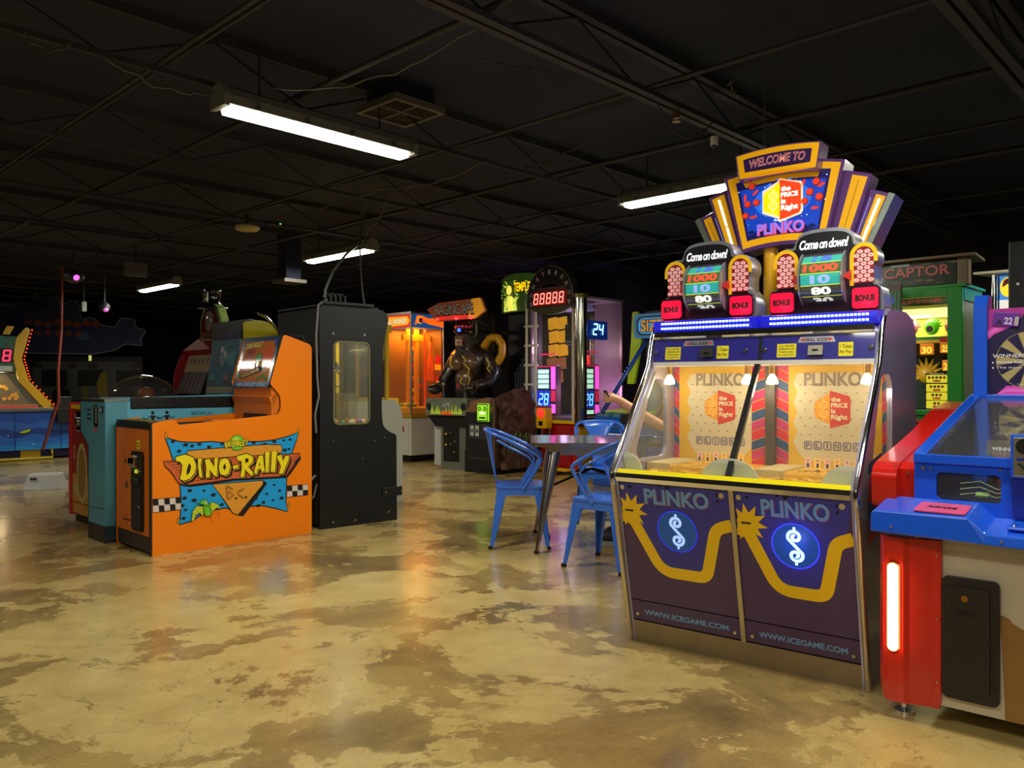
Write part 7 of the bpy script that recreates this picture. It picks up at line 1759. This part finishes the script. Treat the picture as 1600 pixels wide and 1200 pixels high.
# inside
B('inner_back', GC, (-.62,.45,1.0),(.38,.47,1.94), mat('inside_yellow',(190,170,60),.5,noise=.2)); B('inner_ledge', GC, (-.62,.10,1.545),(.38,.45,1.57), mat('ledge_green',(30,110,50),.4))
B('ceiling_diffuser', GC, (-.6,.08,1.76),(.29,.43,1.78), mat('inside_light',(240,236,170),.4,emit=(235,230,150),es=1.3), rx=.25); 
ih = B('inner_header', GC, (-.6,.03,1.81),(.29,.05,1.87), mat('header_jungle',(60,90,30),.4)); a = Art((0,.0295,0),(1,0,0),(0,0,1)); a.text('GATOR CAPTOR', -.12, 1.845, .75, .035, mat('marquee_rust'), 0, bold=.04); a.build('print', ih)
for x, c_, c2 in ((.125,(80,190,20),(150,220,50)),(.275,(176,70,60),(210,110,90)),(-.03,(170,80,110),(210,120,150)),(-.2,(80,190,20),(150,220,50)),(-.36,(176,70,60),(210,110,90))):
    e_ = MB().ball((x,.22,1.65),(.055,.045,.06),mat('eye_%d_%d' % (c_[0],c_[1]),c_,.35,emit=c_,es=.15),16,12)
    for i in range(9):
        t_ = math.radians(10+i*20); e_.cyl((x+.045*math.cos(t_),.24,1.65+.05*math.sin(t_)),(x+.075*math.cos(t_),.25,1.65+.085*math.sin(t_)),.013,mat('eye_%d_%d' % (c_[0],c_[1])),.002,n=6,caps=False)
    e_ = e_.build('monster_eye', GC)
    MB().cyl((x,.178,1.635),(x,.17,1.635),.035,mat('eye_rim_%d' % c2[0],c2,.35),n=18).cyl((x,.172,1.635),(x,.165,1.635),.026,M_BLK,n=16).build('pupil', e_)
for x0, z0, t_, w_ in ((.08,1.43,'30',.10),(.225,1.44,'250',.10),(.24,1.30,'20',.075),(-.08,1.44,'50',.10)):
    q = B('value_sign', GC, (x0,.08,z0),(x0+w_,.10,z0+.085), mat('value_orange',(226,130,30),.4,emit=(226,130,20),es=.3), .004); a = Art((x0,.0795,z0),(1,0,0),(0,0,1)); a.text(t_, w_/2, .035, w_*.7, .05, mat('value_yellow',(250,230,80),.4,emit=(250,225,60),es=.5), 0, bold=.03); a.build('print', q)
B('shelf_lip', GC, (-.6,.09,1.52),(.29,.11,1.545), mat('lip_yellow',(220,180,50),.4)); B('red_lid', GC, (.225,.07,1.53),(.30,.10,1.56), mat('lid_red2',(190,40,20),.4))
B('dark_bay', GC, (-.6,.30,1.0),(.29,.32,1.42), mat('bay_dark',(22,46,26),.5))
m = MB(); 
for i in range(9):
    t_ = math.radians(200-i*22); m.cyl((.10+.05*math.cos(t_),.20,1.27+.05*math.sin(t_)),(.10+.14*math.cos(t_),.17,1.27+.14*math.sin(t_)),.022,mat('claw_gold',(214,170,40),.35),.004,n=7,caps=False)
m.ball((.10,.20,1.27),(.07,.05,.07),mat('claw_gold'),12,8); m.build('gator_foot', GC, label='golden gator foot with claws')
jb = B('jackpot_board', GC, (.130,.055,1.005),(.288,.07,1.285), mat('board_olive',(60,60,20),.4))
a = Art((.130,.0545,1.005),(1,0,0),(0,0,1),step=.001)
for r_, (z0, n_, tx) in enumerate(((.205,5,'1000'),(.135,4,'200'),(.070,3,'100'),(.005,2,'50'))):
    a.rect(.004,z0,.154,z0+.060,mat('jack_yellow',(226,214,50),.4,emit=(226,214,40),es=.35),0,r=.008)
    for i in range(n_):
        x = .079+(i-(n_-1)/2)*.027; a.disc(x,z0+.040,.011,mat('jack_c%d' % ((i+r_) % 3),((160,30,30),(180,120,30),(60,120,40))[(i+r_) % 3],.4),1,n=10); a.disc(x,z0+.039,.006,M_BLK,2,n=8)
    a.text(tx,.079,z0+.014,.05,.016,mat('jack_red',(170,40,20),.4),1,bold=.06)
a.text('JACKPOTS',.079,.272,.10,.012,mat('paper_white'),0,bold=.04); a.build('print', jb)
ld = bpy.data.lights.new('gator_glow','AREA'); ld.size = .4; ld.energy = 6; ld.color = (1,.95,.55); lo = bpy.data.objects.new('gator_glow', ld); COL.objects.link(lo); lo.parent = GC; lo.location = (-.05,.2,1.74)

# ------------------------------------------------------------------ steel cafe table
TB = thing('cafe_table', 'square brushed steel cafe table with splayed legs, left of the tall purple pusher', 'table', (.60, 6.05, 0), -1)
MS = mat('table_steel',(176,172,160),.20,1.0,noise=.1,nscale=8)
MB().prism(rrect(-.46,-.44,.46,.44,.03,4), 'z', .758, .785, MS).build('tabletop', TB, .004)
MB().prism(rrect(-.33,-.32,.33,.32,.02,3), 'z', .69, .758, MS, holes=[rrect(-.31,-.30,.31,.30,.02,3)]).build('apron', TB)
for sx in (-1,1):
    for sy in (-1,1):
        m = MB(); n = 8; rings = []
        for t_, r in ((0,.058),(.35,.050),(.8,.024),(1,.014)):
            c = Vector((sx*(.29+.13*t_), sy*(.28+.12*t_), .70*(1-t_)+.012)); rings.append([c+Vector((r*math.cos(2*PI*i/n)*(1 if i % 2 else .8), r*math.sin(2*PI*i/n)*(1 if i % 2 else .8), 0)) for i in range(n)])
        m.add([v for q in rings for v in q], [(j*n+i, j*n+(i+1) % n, (j+1)*n+(i+1) % n, (j+1)*n+i) for j in range(3) for i in range(n)], MS, True)
        lg = m.build('leg', TB); MB().cyl((sx*.42,sy*.40,.0),(sx*.42,sy*.40,.02),.018,M_BLACK,n=10).build('rubber_foot', lg)
for s in (-1,1): MB().tube([(-.34*s,-.33,.46),(0,0,.56),(.34*s,.33,.46)], .010, M_BLACK, n=6).build('cross_brace', TB)

# ------------------------------------------------------------------ blue metal armchairs
M_CB = mat('chair_blue',(52,108,212),.28,coat=.4)
def make_chair(lbl, x, y, rz):
    """faces local +y"""
    t = thing('metal_armchair', lbl, 'chair', (x, y, 0), rz, 'blue metal armchairs round the steel table')
    MB().prism(rrect(-.185,-.18,.185,.18,.035,4), 'z', .435, .455, M_CB).build('seat', t, .008)
    MB().prism(rrect(-.178,-.173,.178,.173,.03,4), 'z', .385, .436, M_CB, holes=[rrect(-.170,-.165,.170,.165,.03,4)]).build('seat_skirt', t)
    for sx in (-1,1):
        for sy in (-1,1):
            m = MB(); vs = []
            for t_, w_ in ((0,.075),(.5,.050),(1,.026)):
                cx_, cy_, z = sx*(.172+.048*t_), sy*(.167+.050*t_), .43*(1-t_)+.02
                vs += [(cx_,cy_,z),(cx_-sx*w_,cy_,z),(cx_-sx*w_,cy_-sy*.006,z),(cx_-sx*.006,cy_-sy*.006,z),(cx_-sx*.006,cy_-sy*w_,z),(cx_,cy_-sy*w_,z)]
            m.add(vs, [(6*j+i, 6*j+(i+1) % 6, 6*j+6+(i+1) % 6, 6*j+6+i) for j in range(2) for i in range(6)]+[(0,1,2,3,4,5),(17,16,15,14,13,12)], M_CB)
            lg = m.build('leg', t); B('rubber_foot', lg, (sx*.220-.016-.004*sx,sy*.217-.016-.004*sy,.0),(sx*.220+.012-.004*sx,sy*.217+.012-.004*sy,.024), M_BLACK, .003)
    pts = []
    half = [(.178,.02,.425),(.192,.09,.53),(.205,.150,.635),(.208,.150,.662),(.210,.10,.700),(.215,-.05,.775),(.205,-.16,.822),(.16,-.235,.850),(.08,-.262,.860),(0,-.268,.862)]
    full = [Vector(p) for p in half] + [Vector((-x_,y_,z_)) for x_,y_,z_ in reversed(half[:-1])]
    sm = []
    for i in range(len(full)-1):
        p0 = full[max(i-1,0)]; p1 = full[i]; p2 = full[i+1]; p3 = full[min(i+2,len(full)-1)]
        for j in range(4):
            u_ = j/4; sm.append(.5*((2*p1)+(p2-p0)*u_+(2*p0-5*p1+4*p2-p3)*u_*u_+(3*p1-p0-3*p2+p3)*u_**3))
    sm.append(full[-1])
    MB().tube(sm, .0125, M_CB, n=10).build('arm_tube', t)
    inner = [Vector((p.x*.93, p.y+.012 if p.y < 0 else p.y-.012, p.z-.035)) for p in sm[8:-8]]
    for sx in (-1,1):
        MB().tube([(sx*.170,.0,.44),(sx*.180,.06,.54),(sx*.190,.105,.62),(sx*.198,.06,.672),(sx*.203,-.08,.74),(sx*.19,-.17,.79)], .009, M_CB, n=8).build('inner_tube', t)
    # back splat, bowed sheet
    vs = []; n = 8
    for j in range(9):
        z = .45+(.86-.45)*j/8; y = -.175-.09*(j/8)**.8; w_ = .055 if j < 5 else .055+.10*((j-4)/4)**1.4
        for i in range(n+1): u_ = -1+2*i/n; vs.append((u_*w_, y+.03*u_*u_*(j/8), z))
    sp_ = MB().add(vs, [(j*(n+1)+i, j*(n+1)+i+1, (j+1)*(n+1)+i+1, (j+1)*(n+1)+i) for j in range(8) for i in range(n)], M_CB, True).build('back_splat', t)
    md = sp_.modifiers.new('sheet','SOLIDIFY'); md.thickness = .006; md.offset = 0
    for s in (-1,1): MB().tube([(-.17*s,-.165,.37),(0,0,.40),(.17*s,.165,.37)], .006, M_BLACK, n=6).build('cross_brace', t)
    return t
make_chair('blue metal armchair on the left side of the steel table, facing right', .065, 6.02, -92)
make_chair('blue metal armchair nearest the camera, partly hidden by the tall purple pusher', .640, 5.300, 53.0)
make_chair('blue metal armchair behind the steel table, its rounded back toward the ramp game', .78, 7.06, 178)
make_chair('blue metal armchair on the right side of the steel table, under the seated person', 1.38, 6.11, 90)

# ------------------------------------------------------------------ person at the table
PR = thing('person', 'person with long brown hair and grey t-shirt sitting at the steel table holding a phone', 'person', (1.36, 6.10, .0), 90)
# local: +y is the way the person faces (toward the table), x to their right = away... metres
SK = mat('skin',(206,150,116),.45); SHIRT = mat('tshirt_grey',(108,110,112),.8,noise=.15,nscale=60); JEAN = mat('jeans_dark',(34,38,54),.8,noise=.2,nscale=60); HAIR = mat('hair_brown',(96,66,38),.5,noise=.35,nscale=50)
P_ = [(0,-.02,.56,(.15,.11)),(0,.00,.72,(.135,.10)),(0,.03,.90,(.15,.105)),(0,.06,1.03,(.13,.09)),(0,.085,1.10,.052),(0,.115,1.16,.050),(0,.165,1.235,(.075,.088)),(0,.17,1.31,(.070,.082)),
      (.17,.06,1.02,.052),(.215,.19,.85,.045),(.13,.46,1.02,.032),(.085,.555,1.085,.027),
      (-.17,.06,1.02,.052),(-.215,.19,.85,.045),(-.13,.46,1.02,.032),(-.085,.555,1.085,.027),
      (.09,.02,.53,.085),(.11,.42,.52,.062),(.11,.46,.10,.042),(.11,.44,.065,.038),
      (-.09,.02,.53,.085),(-.11,.42,.52,.062),(-.11,.52,.10,.042),(-.11,.50,.065,.038)]
E_ = [(0,1),(1,2),(2,3),(3,4),(4,5),(5,6),(6,7),(3,8),(8,9),(9,10),(10,11),(3,12),(12,13),(13,14),(14,15),(0,16),(16,17),(17,18),(18,19),(0,20),(20,21),(21,22),(22,23)]
for sx, b_ in ((1,11),(-1,15)):      # palms and fingers curled round the phone
    bx_, by_, bz_ = P_[b_][:3]; pi_ = len(P_); P_.append((bx_-sx*.01,by_+.045,bz_+.012,(.030,.018))); E_.append((b_,pi_))
    for k_ in range(4):
        z = bz_+.035-.018*k_; i0 = len(P_); L_ = (.026,.03,.028,.022)[k_]
        P_ += [(bx_-sx*.008,by_+.075,z,.0088),(bx_-sx*.022,by_+.075+L_,z+.002,.0080),(bx_-sx*.042,by_+.070+L_,z+.003,.0072)]; E_ += [(pi_,i0),(i0,i0+1),(i0+1,i0+2)]
    i0 = len(P_); P_ += [(bx_-sx*.028,by_+.035,bz_+.035,.010),(bx_-sx*.045,by_+.055,bz_+.045,.0085)]; E_ += [(pi_,i0),(i0,i0+1)]
pb = skin('body', PR, P_, E_, SK, 1)
skin('tshirt', PR, [(0,-.02,.58,(.165,.125)),(0,.00,.72,(.15,.115)),(0,.03,.90,(.165,.12)),(0,.06,1.03,(.145,.105)),(0,.078,1.075,(.065,.06)),(.17,.06,1.02,.066),(.205,.115,.92,.060),(-.17,.06,1.02,.066),(-.205,.115,.92,.060)], [(0,1),(1,2),(2,3),(3,4),(3,5),(5,6),(3,7),(7,8)], SHIRT, 2)
skin('jeans', PR, [(0,-.01,.60,(.15,.115)),(.09,.02,.53,.098),(.11,.42,.52,.076),(.11,.46,.16,.056),(-.09,.02,.53,.098),(-.11,.42,.52,.076),(-.11,.52,.16,.056)], [(0,1),(1,2),(2,3),(0,4),(4,5),(5,6)], JEAN, 2)
for x, y in ((.11,.52),(-.11,.58)):
    s_ = MB().ball((x,y,.055),(.046,.13,.05),mat('shoe_grey',(44,46,48),.6),18,10,bot=-.7).build('shoe', PR); MB().prism(circ(x,y,.050,.135,24),'z',.0,.028,mat('sole_white',(170,170,160),.5)).build('sole', s_)
hr = MB()
hr.ball((0,.112,1.302),(.092,.104,.106),HAIR,20,12)
for i in range(22):
    t_ = math.radians(150+i*240/21); x, y = .088*math.sin(t_+PI*0), .0
    an = math.radians(-120+i*240/21); x = .084*math.sin(an); y = .112-.088*math.cos(an)
    w_ = .0; hr.tube([(x*.75,y+(.118-y)*.3,1.375),(x*1.02,y,1.30),(x*1.14,y-.01,1.18),(x*1.25+(.02 if x > 0 else -.02),y+.01,1.05),(x*1.3+(.03 if x > 0 else -.03),y+.09,.95),(x*1.2+(.03 if x > 0 else -.03),y+.12,.88)], [.016,.022,.024,.022,.018,.006], HAIR, n=7)
hr.build('hair', PR)
MB().ball((0,.160,1.258),(.074,.094,.112),SK,24,16).build('face', PR)
for sx in (-1,1):
    e_ = MB().ball((sx*.030,.242,1.262),(.012,.008,.009),mat('eye_white',(230,226,220),.2),10,8).build('eye', pb); MB().ball((sx*.030,.249,1.262),(.006,.004,.006),mat('iris',(60,44,30),.2),8,6).build('iris', e_)
    MB().ball((sx*.084,.16,1.255),(.010,.020,.030),SK,10,8).build('ear', pb); MB().tube([(sx*.016,.252,1.285),(sx*.032,.250,1.289),(sx*.046,.242,1.283)],.003,HAIR,n=5).build('eyebrow', pb)
MB().ball((0,.252,1.238),(.011,.018,.018),SK,10,8).build('nose', pb); MB().ball((0,.244,1.203),(.024,.008,.007),mat('lips',(170,86,80),.4),12,6).build('mouth', pb)
pw_ = Matrix.Rotation(math.radians(90),3,'Z') @ Vector((.0,.635,1.115)) + Vector((1.36,6.10,0))
PH = thing('phone', 'dark phone held up in both hands of the seated person', 'phone', tuple(pw_), 90)
q = MB().box((-.085,-.005,-.042),(.085,.005,.042),mat('phone_black',(20,22,24),.25)).build('body', PH, .004); q.rotation_euler = (-.5,0,0)
q = MB().box((-.078,-.0058,-.037),(.078,-.005,.037),mat('phone_screen',(70,90,86),.15,emit=(90,120,110),es=.5)).build('screen', PH); q.rotation_euler = (-.5,0,0)
bpy.context.view_layer.update()
